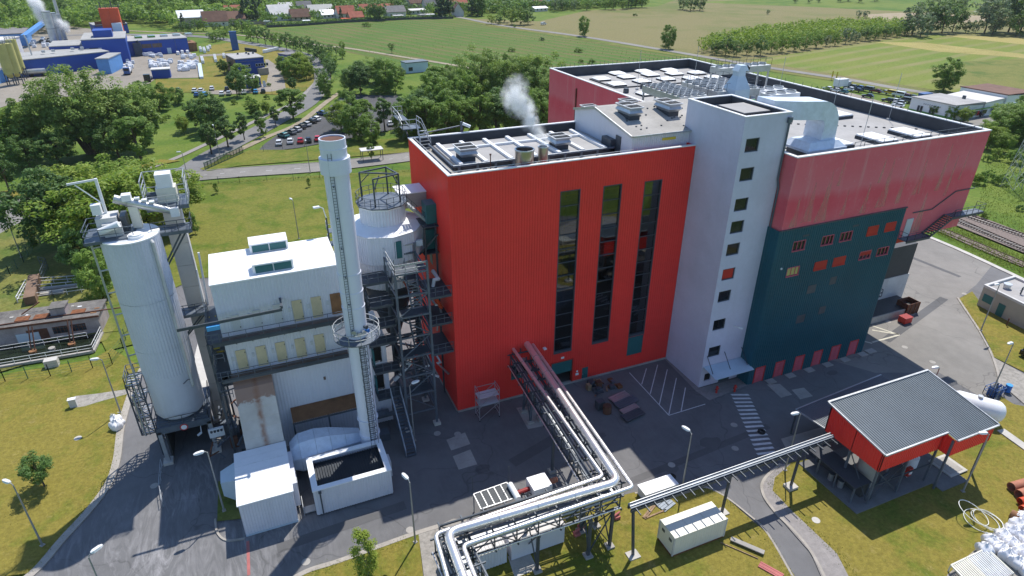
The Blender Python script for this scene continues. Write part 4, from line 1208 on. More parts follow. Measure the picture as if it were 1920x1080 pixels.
for k,(a,b_) in enumerate(ds):
 y=KY0-.06
 mb=MB();mb.bar((a,y,.1),(a,y,2.6),.14,.12);mb.bar((b_,y,.1),(b_,y,2.6),.14,.12);mb.bar((a,y,2.55),(b_,y,2.55),.14,.12);f=mb.build('door','red_box',t)
 for s in (0,1):
  x0=a+.06+s*(b_-a-.12)/2
  mb=MB()
  for i in range(11): mb.box(x0+.02,x0+(b_-a-.12)/2-.02,y-.02-.02*(i % 2),y+.03,.13+i*.216,.13+i*.216+.205)
  mb.build('door_leaf','pink_door',f)
 c_=P(0,0)
 mb=MB();mb.box(a+1.9,a+3.2,KY0-1.15,KY0-.25,.1,.2);mb.build('step','concrete',t)
mb=MB();mb.box(GX1+.4,GX1+1.9,KY0-1.0,KY0-.1,.1,.24);mb.build('step','concrete',t)
for a,b_,c,d in ((63.2,64.6,12.6,13.8),(66.9,68.0,13.2,14.3),(62.6,64.0,8.3,9.5),(66.3,67.4,8.9,10.0),(60.2,61.2,21.1,21.35),(68.4,69.4,21.1,21.35)):
 mb=MB();mb.box(a,b_,KY0-.15,KY0-.125,c,d);mb.build('vent_panel','steel_dark',t)
mb=MB();mb.ring((57.8,KY0-.2),.12,17.2,17.4,8);mb.build('wall_lamp','lamp_white',t)
# annex with loading dock
t=thing('dock_annex','low dark annex on a pale concrete base behind the teal block','building',(87,66,0))
mb=MB();mb.box(77.5,96.4,61.0,100,4.95,10.4);mb.build('upper_wall','dark_wall',t)
mb=MB();mb.box(77.5,96.6,60.9,100,0.1,4.95);mb.build('base_wall','concrete_white',t)
mb=MB();mb.box(77.5,95.2,57.2,60.9,.1,1.2);mb.build('dock','dark_wall',t)
mb=MB();mb.box(77.5,93.4,57.0,57.19,.1,1.23);mb.build('dock_edge','concrete',t)
mb=MB();mb.box(84.6,88.4,58.9,60.89,3.3,3.42);lp=mb.build('landing','steel_dark',t)
mb=MB();mb.rail([(84.6,58.9,3.42),(88.4,58.9,3.42),(88.4,60.8,3.42)],1.2,.9,.07);mb.build('landing_rail','steel_dark',lp)
mb=MB();mb.box(84,89,59.8,60.95,7.2,7.3);mb.build('upper_landing','steel_dark',t)
t=thing('skip','brown rusty open skip at the end of the loading dock','skip',P(1695,590))
c=P(1697,585)
mb=MB()
for x0,x1,y0,y1 in ((-1.3,1.3,-1.0,-.92),(-1.3,1.3,.92,1.0),(-1.3,-1.22,-.92,.92),(1.22,1.3,-.92,.92)): mb.box(c.x+x0,c.x+x1,c.y+y0,c.y+y1,.1,2.1)
mb.box(c.x-1.25,c.x+1.25,c.y-.95,c.y+.95,.1,.2);mb.build('bin','rust_brown',t)
mb=MB()
for x in (-1.34,-.5,.5,1.34): mb.bar((c.x+x,c.y-1.03,.1),(c.x+x,c.y-1.03,2.1),.1)
mb.build('rib','rust',t)
c=P(1695,605)
t=thing('small_bin','small bright red bin in front of the brown skip','bin',c)
mb=MB();mb.box(c.x-.8,c.x+.8,c.y-.6,c.y+.6,.2,1.1);mb.build('bin','red_box',t)
mb=MB();mb.box(c.x-.85,c.x+.85,c.y-.65,c.y+.65,1.1,1.18);mb.build('lid','red_dark',t)
# outside stair on the pink hall
t=thing('escape_stair','dark steel escape stair and landing on the pink hall front','stair',(84,51.4,17))
mb=MB();y0,y1=KY0-1.35,KY0-.1
mb.box(77.6,82.0,y0,y1,17.95,18.05);mb.build('landing','steel_blue',t)
mb=MB();mb.box(85.6,91.6,y0,y1,20.15,20.25);mb.build('landing','steel_blue',t)
for i in range(11):
 mb=MB();x=82.0+i*.33
 mb.box(x,x+.3,y0,y1,18.05+i*.195,18.1+i*.195);mb.build('step','steel_dark',t)
mb=MB();mb.bar((82,y0,18.0),(85.6,y0,20.2),.08,.25);mb.bar((82,y1,18.0),(85.6,y1,20.2),.08,.25);mb.bar((85.6,y0,20.1),(91.6,y0,20.1),.1,.3);mb.bar((77.6,y0,17.9),(82,y0,17.9),.1,.3);mb.build('stringer','steel_dark',t)
mb=MB();mb.rail([(77.6,y1,18.05),(77.6,y0,18.05),(82,y0,18.05),(85.6,y0,20.25),(91.6,y0,20.25),(91.6,y1,20.25)],1.05,1.3,.05);mb.build('handrail','steel_dark',t)
mb=MB();mb.bars([(79.0,KY0-.08,21.4),(82.6,KY0-.08,21.4),(86.3,KY0-.08,23.4),(90,KY0-.08,23.4)],.08,.12);mb.build('cable_run','steel_dark',t)
mb=MB();mb.box(78.3,79.5,KY0-.12,KY0-.02,18.1,20.6);mb.build('door','door_grey',t)
# ================================================================== flue gas cleaning side
FX0,FX1,FY0,FY1,FZ=-5.55,6.9,63.2,70.8,22.1
t=thing('filter_house','white corrugated filter house with two dormers, access galleries and rows of doors','building',(.7,67,0))
drs=[]
for x0,x1,z0,z1,mtl in ((-4.37,-3.6,16.55,18.5,'door_grey'),(-2.3,-1.5,16.55,18.6,'door_grey'),(-.27,.55,16.6,18.85,'door_grey'),(1.65,2.65,16.4,18.9,'door_beige'),(3.6,4.65,16.4,18.9,'door_beige'),(5.6,6.7,16.4,18.9,'rust_sheet'),
      (-4.75,-3.75,11.8,14.25,'door_beige'),(-2.75,-1.75,11.8,14.25,'door_beige'),(-.75,.25,11.8,14.25,'door_beige'),(1.25,2.3,11.8,14.25,'door_beige'),(3.3,4.35,11.8,14.25,'door_beige')):
 drs.append((x0,x1,z0,z1,mtl))
mb=MB();mb.wall((FX0,FY0),(FX1,FY0),0.1,FZ,[(2.0,3.1,5.9,6.9)],.34,.055);mb.wall((FX0,FY1),(FX0,FY0),.1,FZ,(),.34,.055)
mb.quad((FX1,FY0,.1),(FX1,FY1,.1),(FX1,FY1,FZ),(FX1,FY0,FZ));mb.quad((FX1,FY1,.1),(FX0,FY1,.1),(FX0,FY1,FZ),(FX1,FY1,FZ))
mb.build('wall','white_clad',t)
mb=MB();mb.box(FX0-.12,FX1+.1,FY0-.12,FY1+.12,FZ,FZ+.14);rf=mb.build('roof','white_roof',t)
mb=MB()
for k in range(34): mb.box(FX0+.2+k*.36,FX0+.24+k*.36,FY0,FY1,FZ+.14,FZ+.17)
o=mb.build('roof_seam','white_roof',rf);o['kind']='stuff'
for y0 in (64.0,69.4):
 mb=MB()
 mb.add([(-1.45,y0,FZ+.14),(2.55,y0,FZ+.14),(2.55,y0+1.9,FZ+.14),(-1.45,y0+1.9,FZ+.14),(-1.45,y0,FZ+1.15),(2.55,y0,FZ+1.15),(2.55,y0+1.9,FZ+1.3),(-1.45,y0+1.9,FZ+1.3)],[(0,1,5,4),(1,2,6,5),(2,3,7,6),(3,0,4,7),(4,5,6,7)])
 d_=mb.build('dormer','white_roof',t)
 for x0 in (-1.2,.62):
  mb=MB()
  for i in range(6): mb.bar((x0,y0-.03,FZ+.28+i*.13),(x0+1.72,y0-.03,FZ+.28+i*.13),.05,.115)
  mb.build('louvre','teal',d_)
for x0,x1,z0,z1,mtl in drs:
 mb=MB();mb.box(x0,x1,FY0-.12,FY0-.06,z0,z1);d_=mb.build('door',mtl,t)
 mb=MB()
 for z in (z0+.4,z1-.4): mb.box(x1-.12,x1-.02,FY0-.16,FY0-.125,z,z+.12)
 mb.build('latch','steel_dark',d_)
 mb=MB();mb.box(x0-.45,x0-.2,FY0-.12,FY0-.06,z0+1.3,z0+1.8);mb.build('switch_box','door_grey',t)
mb=MB();mb.box(-3.45,-2.5,FY0-.05,FY0,5.95,6.85);mb.build('window','teal',t)
mb=MB();mb.box(-.5,7.3,FY0-.1,FY0-.07,5.3,5.4)
for i in range(40):
 x=-.5+i*.195
 mb.add([(x,FY0-.08,5.35),(x+.12,FY0-.08,5.35),(x+.12,61.1,4.75),(x,61.1,4.75),(x+.12,FY0-.08,5.42),(x+.195,FY0-.08,5.42),(x+.195,61.1,4.82),(x+.12,61.1,4.82)],[(3,2,1,0),(7,6,5,4),(1,4,7,2)])
mb.build('lean_to_roof','rust_sheet',t)
mb=MB();mb.box(-.5,7.3,61.0,61.08,4.55,4.75);mb.bar((-.45,61.2,.1),(-.45,61.2,4.7),.18);mb.bar((3.4,61.2,.1),(3.4,61.2,4.7),.18);mb.build('lean_to_frame','steel_dark',t)
mb=MB();mb.box(3.6,3.85,FY0-.12,FY0-.06,8.2,8.6);mb.build('wall_box','grating_brown',t)
# galleries
for z in (16.15,11.6):
 q=thing('access_gallery','dark steel gallery along the white filter house, %s level' % ('upper' if z>15 else 'lower'),'gallery',(.3,62.5,z),'galleries on the filter house')
 mb=MB();mb.box(-6.5,6.6,61.95,63.05,z-.05,z);mb.build('floor','grating_brown',q)
 mb=MB();mb.bar((-6.5,61.9,z-.12),(6.6,61.9,z-.12),.14,.34);mb.bar((-6.5,61.9,z+.1),(6.6,61.9,z+.1),.04,.15)
 for x in np.arange(-6,6.7,1.6): mb.bar((x,63.1,z-.2),(x,61.9,z-.2),.1,.18);mb.bar((x,63.1,z-1.1),(x,62.0,z-.25),.08)
 mb.build('beam','steel_dark',q)
 mb=MB();mb.rail([(-6.5,61.92,z),(6.6,61.92,z)],1.1,1.6,.05);mb.build('handrail','steel_blue',q)
t=thing('side_platform','stacked steel platforms and ladders on the left end of the filter house','platform',(-6.3,66,0))
for z in (16.2,13.9,11.6,9.3):
 mb=MB();mb.box(-7.0,-5.65,62.0 if z in (16.2,11.6) else 64.5,70.5,z-.08,z);mb.bar((-7.0,62,z-.2),(-7.0,70.5,z-.2),.12,.3);mb.build('floor','steel_dark',t)
 mb=MB();mb.rail([(-5.8,62.0,z),(-7.0,62.0,z),(-7.0,70.5,z)],1.1,1.3,.06);mb.build('handrail','steel_blue',t)
for y in (62.1,66.2,70.4):
 mb=MB();mb.bar((-7.0,y,.1),(-7.0,y,16.2),.22);mb.build('post','steel_dark',t)
mb=MB()
for z0,z1,ya,yb in ((9.3,11.6,65,68),(11.6,13.9,68,65),(13.9,16.2,65,68)):
 mb.bar((-6.2,ya,z0),(-6.2,yb,z1),.08,.25);mb.bar((-6.8,ya,z0),(-6.8,yb,z1),.08,.25)
 for i in range(9):
  p=Vector((0,ya,z0)).lerp(Vector((0,yb,z1)),i/9);mb.box(-6.8,-6.2,p.y-.12,p.y+.12,p.z,p.z+.04)
mb.build('flight','yellow_paint',t)
t=thing('hoist_beam','black hoist beam with a light blue trolley left of the filter house','hoist',(-4,61.6,18.6))
mb=MB();mb.bar((-9.2,61.3,18.9),(.6,61.3,19.1),.16,.3);mb.bar((.6,63.1,19.4),(.6,61.2,19.4),.2,.3);mb.build('beam','steel_dark',t)
mb=MB();mb.box(-6.6,-5.4,60.9,61.7,18.35,18.8);mb.build('trolley','car_sky',t)
t=thing('cable_mast','white slim rail frame at the back left of the filter house','frame',(-6.9,71,16))
mb=MB();mb.bar((-6.9,71,16.2),(-6.6,71.2,22.5),.2);mb.bar((-7.3,70,16.2),(-7.1,70.2,21),.1);mb.build('post','white_paint',t)
# ---- low wing right of the chimney
t=thing('filter_annex','lower white corrugated wing behind the chimney with dark door openings','building',(8.8,67,0))
mb=MB();mb.wall((FX1+.02,FY0+.02),(11.0,FY0+.02),.1,11.8,[(2.6,3.5,8.9,11.2),(2.6,3.5,5.0,7.2)],.34,.055);mb.quad((11.0,FY0+.02,.1),(11.0,70,.1),(11.0,70,11.8),(11.0,FY0+.02,11.8));mb.build('wall','white_clad',t)
mb=MB();mb.box(FX1+.1,11.1,FY0-.05,70.1,11.8,11.92);mb.build('roof','white_roof',t)
for z in (5.0,8.9):
 mb=MB();mb.box(9.5,10.4,FY0+.3,FY0+.4,z,z+2.25);mb.build('door_opening','black',t)
 mb=MB();mb.box(9.3,9.45,FY0-.8,FY0-.02,z,z+2.2);mb.build('door','teal',t)
mb=MB();mb.box(8.3,8.8,FY0-.2,FY0-.05,3.1,3.9);mb.build('switch_box','steel_dark',t)
# ---- inlet duct to the box in front
m,nt,bs,pos,out=base_mat('duct_streaked')          # pale tan sheet with one long rust run down its middle
sep=nt.nodes.new('ShaderNodeSeparateXYZ');nt.links.new(pos,sep.inputs[0])
dx_=mth(nt,'ABSOLUTE',mth(nt,'ADD',mth(nt,'ADD',sep.outputs['X'],3.5),mth(nt,'MULTIPLY',mth(nt,'SUBTRACT',noise(nt,pos,.7,4),.5),.7)))
kk=mth(nt,'MULTIPLY',ramp(nt,dx_,[(.05,1),(.45,0)]),ramp(nt,noise(nt,pos,1.4,5),[(.3,.3),(.6,.9)]))
c=ramp(nt,noise(nt,pos,.5,5),[(.3,(.46,.42,.37)),(.7,(.62,.58,.53))])
c=mixc(nt,kk,c,(.3,.14,.08))
topk=ramp(nt,mth(nt,'ADD',mth(nt,'MULTIPLY',sep.outputs['Z'],.1),mth(nt,'MULTIPLY',noise(nt,pos,1.2,4),.2)),[(.98,0),(1.12,1)])
c=mixc(nt,mth(nt,'MULTIPLY',topk,.8),c,(.26,.12,.07))
nt.links.new(c,bs.inputs['Base Color']);bs.inputs['Roughness'].default_value=.55
t=thing('flue_duct','wide tan duct with rust streak running down from the filter house','duct',(-3.7,61,4))
X0,X1=-5.6,-1.7
prof=[(63.0,11.05,8.4),(61.9,10.2,7.6),(60.4,7.1,5.0),(59.0,4.4,2.4)]
for (ya,ta,ba),(yb,tb,bb) in zip(prof,prof[1:]):
 for i in range(3):
  p,q=i/3,(i+1)/3
  y0,y1=ya+(yb-ya)*p,ya+(yb-ya)*q-.02
  z0,z1=ta+(tb-ta)*p,ta+(tb-ta)*q+.02
  b0,b1=ba+(bb-ba)*p,ba+(bb-ba)*q
  w0=.0 if ya>60 else -.0
  mb=MB();mb.add([(X0,y0,b0),(X1,y0,b0),(X1,y1,b1),(X0,y1,b1),(X0,y0,z0),(X1,y0,z0),(X1,y1,z1),(X0,y1,z1)],[(3,2,1,0),(4,7,6,5),(0,1,5,4),(1,2,6,5),(2,3,7,6),(3,0,4,7)])
  mb.build('panel','duct_streaked',t)
mb=MB();mb.box(X0-.05,X1+.05,62.3,63.1,11.06,11.2);mb.build('cover_plate','rust',t)
# silver cone duct between the boxes and the chimney
t=thing('fan_duct','silver plated fan duct lying between the two boxes and the chimney','duct',(2.6,58.4,0))
def octs(x,r,z,sy=1.0,y=58.6):
 return [(x,y+r*sy*math.cos(math.pi/8+k*math.pi/4),z+r*math.sin(math.pi/8+k*math.pi/4)) for k in range(8)]
xs=[(-1.3,1.6,2.3),(-.3,2.2,2.5),(1.4,2.25,2.6),(3.0,2.0,2.6),(4.6,1.6,2.5),(6.3,1.2,2.4)]
for (xa,r_a,z_a),(xb,r_b,z_b) in zip(xs,xs[1:]):
 a,b_=octs(xa,r_a,z_a),octs(xb-.025,r_b,z_b)
 mb=MB();mb.add(a+b_,[(k,(k+1) % 8,8+(k+1) % 8,8+k) for k in range(8)]+[tuple(reversed(range(8))),tuple(range(8,16))]);mb.build('shell_plate','duct_silver',t)
mb=MB();mb.box(.6,2.6,58.2,59.2,.1,.6);mb.box(4.5,5.2,58.2,59.2,.1,1.2);mb.build('foot','concrete',t)
# ---- the two corrugated boxes in front
t=thing('fan_housing','white corrugated box with sloping seamed roof left of the open topped box','building',(-4.1,55,0))
AX0,AX1,AY0,AY1=-6.7,-1.75,51.15,58.9
mb=MB();mb.wall((AX0,AY0),(AX1,AY0),.35,4.3,(),.27,.05);mb.wall((AX1,AY0),(AX1,AY1),.35,4.3,(),.27,.05);mb.wall((AX0,AY1),(AX0,AY0),.35,4.3,(),.27,.05)
mb.build('wall','white_clad',t)
mb=MB();mb.box(AX0-.02,AX1+.02,AY0-.03,AY1,.1,.35);mb.build('plinth','hood_blue',t)
n=7
for i in range(n):
 y0,y1=AY0-.15+(AY1-AY0+.15)*i/n,AY0-.15+(AY1-AY0+.15)*(i+1)/n-.03
 mb=MB();mb.box(AX0-.15,AX1+.15,y0,y1,4.3,4.42+.01*(i % 2));mb.build('roof_panel','white_roof',t)
mb=MB();mb.box(AX1+.06,AX1+.55,52.6,57.6,.8,3.9);mb.build('side_casing','white_clad',t)
for y0 in (53.0,54.7,56.3):
 mb=MB();mb.box(AX1+.56,AX1+.62,y0,y0+.9,2.6,3.5);mb.build('vent_panel','galv',t)
mb=MB();mb.add([(AX0-1.75,56.5,1.2),(AX0-.06,55.6,.4),(AX0-.06,58.6,.4),(AX0-1.75,58.3,1.2),(AX0-1.75,56.5,3.0),(AX0-.06,55.6,3.6),(AX0-.06,58.6,3.6),(AX0-1.75,58.3,3.0)],[(3,2,1,0),(4,5,6,7),(0,1,5,4),(1,2,6,5),(2,3,7,6),(3,0,4,7)]);mb.build('air_inlet','hood_blue',t)
mb=MB();mb.rail([(AX1+.7,51.6,.1),(AX1+.7,53.4,.1)],1.1,.9,.06);mb.box(AX1+.7,.1,51.7,52.6,.3,.4);mb.build('step_rail','galv_rail',t)
t=thing('open_cooler','white corrugated box with white rim and dark open top','cooler box',(4.1,53.5,0))
BX0,BX1,BY0,BY1,BZ=.18,8.05,51.05,56.0,3.55
mb=MB();mb.wall((BX0,BY0),(BX1,BY0),.3,BZ,(),.27,.05);mb.wall((BX1,BY0),(BX1,BY1),.3,BZ,(),.27,.05);mb.wall((BX0,BY1),(BX0,BY0),.3,BZ,(),.27,.05);mb.wall((BX1,BY1),(BX0,BY1),.3,BZ,(),.27,.05);mb.build('wall','white_clad',t)
mb=MB()
for q in ((BX0-.1,BX1+.1,BY0-.1,BY0+.5),(BX0-.1,BX1+.1,BY1-.5,BY1+.1),(BX0-.1,BX0+.5,BY0+.5,BY1-.5),(BX1-.5,BX1+.1,BY0+.5,BY1-.5)): mb.box(*q,BZ,BZ+.12)
mb.build('rim','white_roof',t)
mb=MB();mb.box(BX0+.1,BX1-.1,BY0+.1,BY1-.1,2.7,2.8);mb.build('louvre_bed','grille',t)
mb=MB()
for k in range(26): mb.box(BX0+.5+k*.265,BX0+.54+k*.265,BY0+.12,BY1-.12,2.8,2.95)
o=mb.build('louvre','bitumen',t);o['kind']='stuff'
mb=MB();mb.tube([(BX0+.6,BY0-.18,3.4),(BX0+.6,BY0-.18,.3)],.07,7);mb.box(BX0+.45,BX0+.75,BY0-.3,BY0-.08,3.3,3.55);mb.build('rain_pipe','steel_dark',t)
mb=MB();mb.box(BX1+.06,BX1+.5,53.2,54.6,.6,2.6);mb.build('side_box','door_grey',t)
# ---- chimney
CX,CY=7.2,57.3
t=thing('chimney','tall white steel chimney with a ring platform and sooty mouth','chimney',(CX,CY,0))
def shell(z0,r0,z1,r1,nm='shell',mtl='stack_paint',n=36):
 mb=MB();mb.cyl((CX,CY,z0),(CX,CY,z1),r0,n,r1,cap=False);return mb.build(nm,mtl,t,smooth=True)
shell(.1,1.02,4,1.02);shell(4,1.02,17.0,1.06)
zs=[17.0,20.3,22.0,24.0,30.5,34.0]
for z0,z1 in zip(zs,zs[1:]): shell(z0,1.1,z1,1.12)
mb=MB();mb.ring((CX,CY),1.36,34.0,35.4,36,1.1);mb.build('collar','stack_paint',t,smooth=True)
mb=MB();mb.ring((CX,CY),1.16,35.4,37.1,36,1.06);mb.build('mouth','stack_paint',t,smooth=True)
mb=MB();mb.ring((CX,CY),1.05,35.0,36.97,30);mb.build('mouth_soot','rust_brown',t)
mb=MB()
for z in (4.0,6.2,20.3,22.0,24.0): mb.ring((CX,CY),1.15,z-.05,z+.05,36,1.0)
mb.ring((CX,CY),1.2,36.2,36.28,36,1.1)
mb.build('flange','stack_paint',t)
mb=MB()
for s in (-.16,.16): mb.bar((CX-.55+s,CY-1.12,17.3),(CX-.55+s,CY-1.12,36),.05)
for i in range(66): mb.bar((CX-.71,CY-1.12,17.4+i*.28),(CX-.39,CY-1.12,17.4+i*.28),.03)
for z in (18,21,24,27,30,33): mb.bar((CX-.55,CY-1.2,z),(CX-.55,CY-.9,z),.1)
mb.build('upper_ladder','steel_blue',t)
mb=MB()
for s in (-.25,.25): mb.bar((CX+.2+s,CY-1.12,1),(CX+.2+s,CY-1.12,16.6),.06)
for i in range(56): mb.bar((CX-.05,CY-1.12,1+i*.28),(CX+.45,CY-1.12,1+i*.28),.035)
for i in range(17):
 z=2.6+i*.85
 mb.bars([(CX-.15,CY-1.1,z),(CX-.2,CY-1.7,z),(CX+.2,CY-1.85,z),(CX+.6,CY-1.7,z),(CX+.55,CY-1.1,z)],.04)
for x in (-.2,.2,.6): mb.bar((CX+x,CY-1.78,2.6),(CX+x,CY-1.78,16.3),.04)
mb.build('caged_ladder','steel_dark',t)
mb=MB();mb.ring((CX,CY),2.35,16.75,16.87,28,1.12);pf=mb.build('ring_platform','steel_blue',t)
mb=MB();n=24
pts=[(CX+2.3*math.cos(2*math.pi*i/n),CY+2.3*math.sin(2*math.pi*i/n),16.87) for i in range(n+1)]
for i in range(0,n,2): mb.bar(pts[i],Vector(pts[i])+Vector((0,0,1.15)),.05)
for h_ in (.55,1.12): mb.bars([Vector(p)+Vector((0,0,h_)) for p in pts],.06)
mb.build('ring_rail','galv_rail',pf)
mb=MB()
for i in range(8):
 a=2*math.pi*i/8
 mb.bar((CX+1.05*math.cos(a),CY+1.05*math.sin(a),15.9),(CX+2.25*math.cos(a),CY+2.25*math.sin(a),16.7),.1)
mb.build('bracket','steel_dark',pf)
for k,(a,z,mtl) in enumerate(((-1.2,17.7,'galv'),(-.9,18.1,'steel_dark'),(-1.9,17.9,'galv'),(-.75,17.6,'blue_drum'),(-1.55,17.6,'galv'))):
 mb=MB();p=Vector((CX+1.05*math.cos(a),CY+1.05*math.sin(a),z));d=Vector((math.cos(a),math.sin(a),0))
 mb.cyl(p,p+d*.35,.17,12);mb.cyl(p+d*.35,p+d*.42,.22,12);mb.build('measuring_port',mtl,t)
# ---- silo on its portal
SX,SY,SR=-11.95,68.3,2.62
t=thing('silo','tall pale ribbed silo with a rounded foot on a steel portal','silo',(SX,SY,5.1))
n=64
mb=MB();vs,fs=[],[]
prof=[(5.2,1.9),(5.35,2.35),(5.8,SR-.03),(11.0,SR-.03)]
for z,r in prof: vs+=[(SX+r*math.cos(2*math.pi*i/n),SY+r*math.sin(2*math.pi*i/n),z) for i in range(n)]
for k in range(len(prof)-1): fs+=[(k*n+i,k*n+(i+1) % n,k*n+n+(i+1) % n,k*n+n+i) for i in range(n)]
mb.add(vs,fs);mb.build('lower_shell','silo_clad',t,smooth=True)
for z0,z1 in ((11.0,14.3),(14.3,20.0),(20.0,26.6)):
 mb=MB();n2=220;vs=[]
 for z in (z0,z1-.03): vs+=[(SX+(SR+.035*(1 if (i % 4)<2 else 0))*math.cos(2*math.pi*i/n2),SY+(SR+.035*(1 if (i % 4)<2 else 0))*math.sin(2*math.pi*i/n2),z) for i in range(n2)]
 mb.add(vs,[(i,(i+1) % n2,n2+(i+1) % n2,n2+i) for i in range(n2)]);mb.build('cladding','silo_clad',t)
mb=MB();mb.ring((SX,SY),SR+.05,26.6,26.75,48);mb.build('roof','white_roof',t)
mb=MB();mb.ring((SX+.7,SY-1.2),.75,26.75,27.0,20);mb.ring((SX+.7,SY-1.2),.6,27.0,27.12,20);mb.build('hatch','white_paint',t)
a=-.75
px_,py_=SX+(SR+.2)*math.cos(a),SY+(SR+.2)*math.sin(a)
mb=MB();mb.tube([(px_-.15,py_+.2,26.4),(px_,py_,26.2),(px_,py_,9.2),(px_-.05,py_+.12,9.0)],.17,10);mb.build('fill_pipe','concrete_white',t)
mb=MB()
for z in (9.4,13,17,21,25): mb.bar((px_,py_,z),(SX+2.4*math.cos(a),SY+2.4*math.sin(a),z),.12)
mb.bars([(px_-.8,py_-.5,9.8),(px_-.3,py_-.3,10.1),(px_,py_,9.9)],.06);mb.build('pipe_clip','steel_dark',t)
a=math.pi*1.06
lx,ly=SX+(SR+.75)*math.cos(a),SY+(SR+.75)*math.sin(a)
mb=MB()
mb.bar((lx,ly,8),(lx,ly,26.4),.16)
for z in np.arange(8.5,26.5,2.5): mb.bar((lx,ly,z),(SX+2.4*math.cos(a),SY+2.4*math.sin(a),z),.12)
mb.build('riser_pipe','galv_rail',t)
t=thing('silo_portal','steel and concrete drive through portal carrying the pale silo','portal',(SX,SY,0))
X0,X1,Y0,Y1=-14.45,-9.0,65.4,71.4
for x,y in ((X0+.2,Y0+.2),(X1-.2,Y0+.2),(X0+.2,Y1),(X1-.2,Y1)):
 mb=MB();mb.bar((x,y,.4),(x,y,4.5),.4);mb.build('post','galv_rail',t)
 mb=MB();mb.box(x-.5,x+.5,y-.6,y+.5,.1,.45);mb.build('footing','concrete_pale',t)
mb=MB();mb.box(X0,X1,Y0,Y0+.35,4.2,5.0);mb.box(X0,X0+.35,Y0+.35,Y1+.3,4.2,5.0);mb.box(X1-.35,X1,Y0+.35,Y1+.3,4.2,5.0);mb.box(X0+.35,X1-.35,Y1-.05,Y1+.3,4.2,5.0);mb.build('girder','steel_blue',t)
mb=MB();mb.box(X0+.36,X1-.36,Y0+.36,Y1-.06,4.9,5.1);mb.build('deck','steel_blue',t)
mb=MB();mb.rail([(X0+.1,Y1,5.0),(X0+.1,Y0+.1,5.0),(X1-.1,Y0+.1,5.0),(X1-.1,Y1,5.0)],1.1,1.4,.06);mb.build('deck_rail','steel_dark',t)
mb=MB();mb.box(X0+.5,X0+.7,66.2,71.2,.1,4.2);mb.box(X1-.7,X1-.5,66.5,71.2,.1,4.2);mb.box(X0+.8,X1-.8,71,71.2,.1,4.2);mb.build('side_wall','dark_wall',t)
disc=MB();disc.cyl((-11.75,65.38,4.55),(-11.75,65.33,4.55),.42,20);s1=disc.build('height_sign','sign_red',t)
disc=MB();disc.cyl((-11.75,65.335,4.55),(-11.75,65.325,4.55),.3,20);disc.build('sign_face','white_paint',s1)
mb=MB();mb.box(-9.5,-7.9,65.0,65.25,2.4,3.6);bd=mb.build('notice_board','white_paint',t)
mb=MB()
for i in range(4): mb.ring((-9.2+i*.35,64.99),.13,3.15,3.4,8)
mb.build('symbol','steel_dark',bd)
mb=MB();mb.bar((-10.2,66,4.2),(-10.2,65.2,3.4),.07);mb.bar((-10.2,65.2,3.4),(-10.6,64.9,3.3),.25,.12);mb.build('lamp','lamp_white',t)
# frame stair left of the silo
t=thing('lattice_stair','steel lattice frame with landing leaning beside the silo foot','stair',(-16,69,0))
c0,c1=Vector((-15.9,66.6,0)),Vector((-14.75,70.3,0))
X0,X1,Y0,Y1=-16.3,-14.9,67.2,69.8
for x in (X0,X1):
 for y in (Y0,Y1):
  mb=MB();mb.bar((x,y,.1 if x==X1 else 3.4),(x,y,10.3),.14);mb.build('post','steel_dark',t)
mb=MB()
zs=[3.4,5.6,7.8,10.0]
for z in zs:
 for a,b_ in (((X0,Y0),(X1,Y0)),((X1,Y0),(X1,Y1)),((X1,Y1),(X0,Y1)),((X0,Y1),(X0,Y0))): mb.bar((*a,z),(*b_,z),.1)
for z0,z1 in zip(zs,zs[1:]):
 mb.bar((X0,Y0,z0),(X1,Y0,z1),.07);mb.bar((X1,Y0,z0),(X0,Y0,z1),.07);mb.bar((X0,Y0,z0),(X0,Y1,z1),.07);mb.bar((X0,Y1,z0),(X0,Y0,z1),.07)
mb.build('bracing','steel_dark',t)
for z in (3.4,5.6,7.8,10.0):
 mb=MB()
 for q in range(5): mb.box(X0+.1,X1-.1,Y0+.1+q*.5,Y0+.3+q*.5,z+.06,z+.1)
 mb.build('landing','galv_rail',t)
mb=MB();mb.rail([(X1,Y0,10.1),(X0,Y0,10.1),(X0,Y1,10.1),(X1,Y1,10.1)],1.1,.9,.06);mb.build('handrail','steel_blue',t)
mb=MB();mb.tube([(X0+.4,Y0-.2,3.4),(X0+.4,Y0-.2,9)],.12,8);mb.tube([(X0+.8,Y0-.2,3.4),(X0+.8,Y0-.2,10)],.08,8);mb.build('conduit','galv',t)
mb=MB();mb.rail([(-14.9,65.2,0),(-14.9,61.5,0),(-14.5,58.6,0)],1.1,1.2,.05);tag(mb.build('hand_rail_fence','galv_rail'),'low steel railing beside the lane in front of the silo','railing')
# silo head gear
t=thing('silo_machinery','machinery platform on top of the silo with hoods and railing','platform',(SX,SY,26.8))
mb=MB();mb.box(-15.6,-11.4,66.9,70.6,26.78,26.9);mb.bar((-15.6,66.85,26.75),(-11.2,66.85,26.75),.12,.3);mb.bar((-15.65,66.9,26.75),(-15.65,70.6,26.75),.12,.3);mb.build('floor','steel_blue',t)
mb=MB();mb.rail([(-11.4,66.9,26.9),(-15.6,66.9,26.9),(-15.6,70.6,26.9),(-13,70.6,26.9)],1.1,1.3,.06);mb.build('handrail','steel_blue',t)
for q,mtl in (((-14.4,-12.6,68.0,70.0,26.9,28.7),'concrete_white'),((-13.9,-12.3,67.6,68.0,26.9,28.2),'concrete_white'),((-14.5,-13.7,68.3,69.0,29.0,30.0),'white_paint'),((-12.4,-11.9,68.3,70.0,27.0,28.6),'steel_dark')):
 mb=MB();mb.box(*q);mb.build('hood',mtl,t)
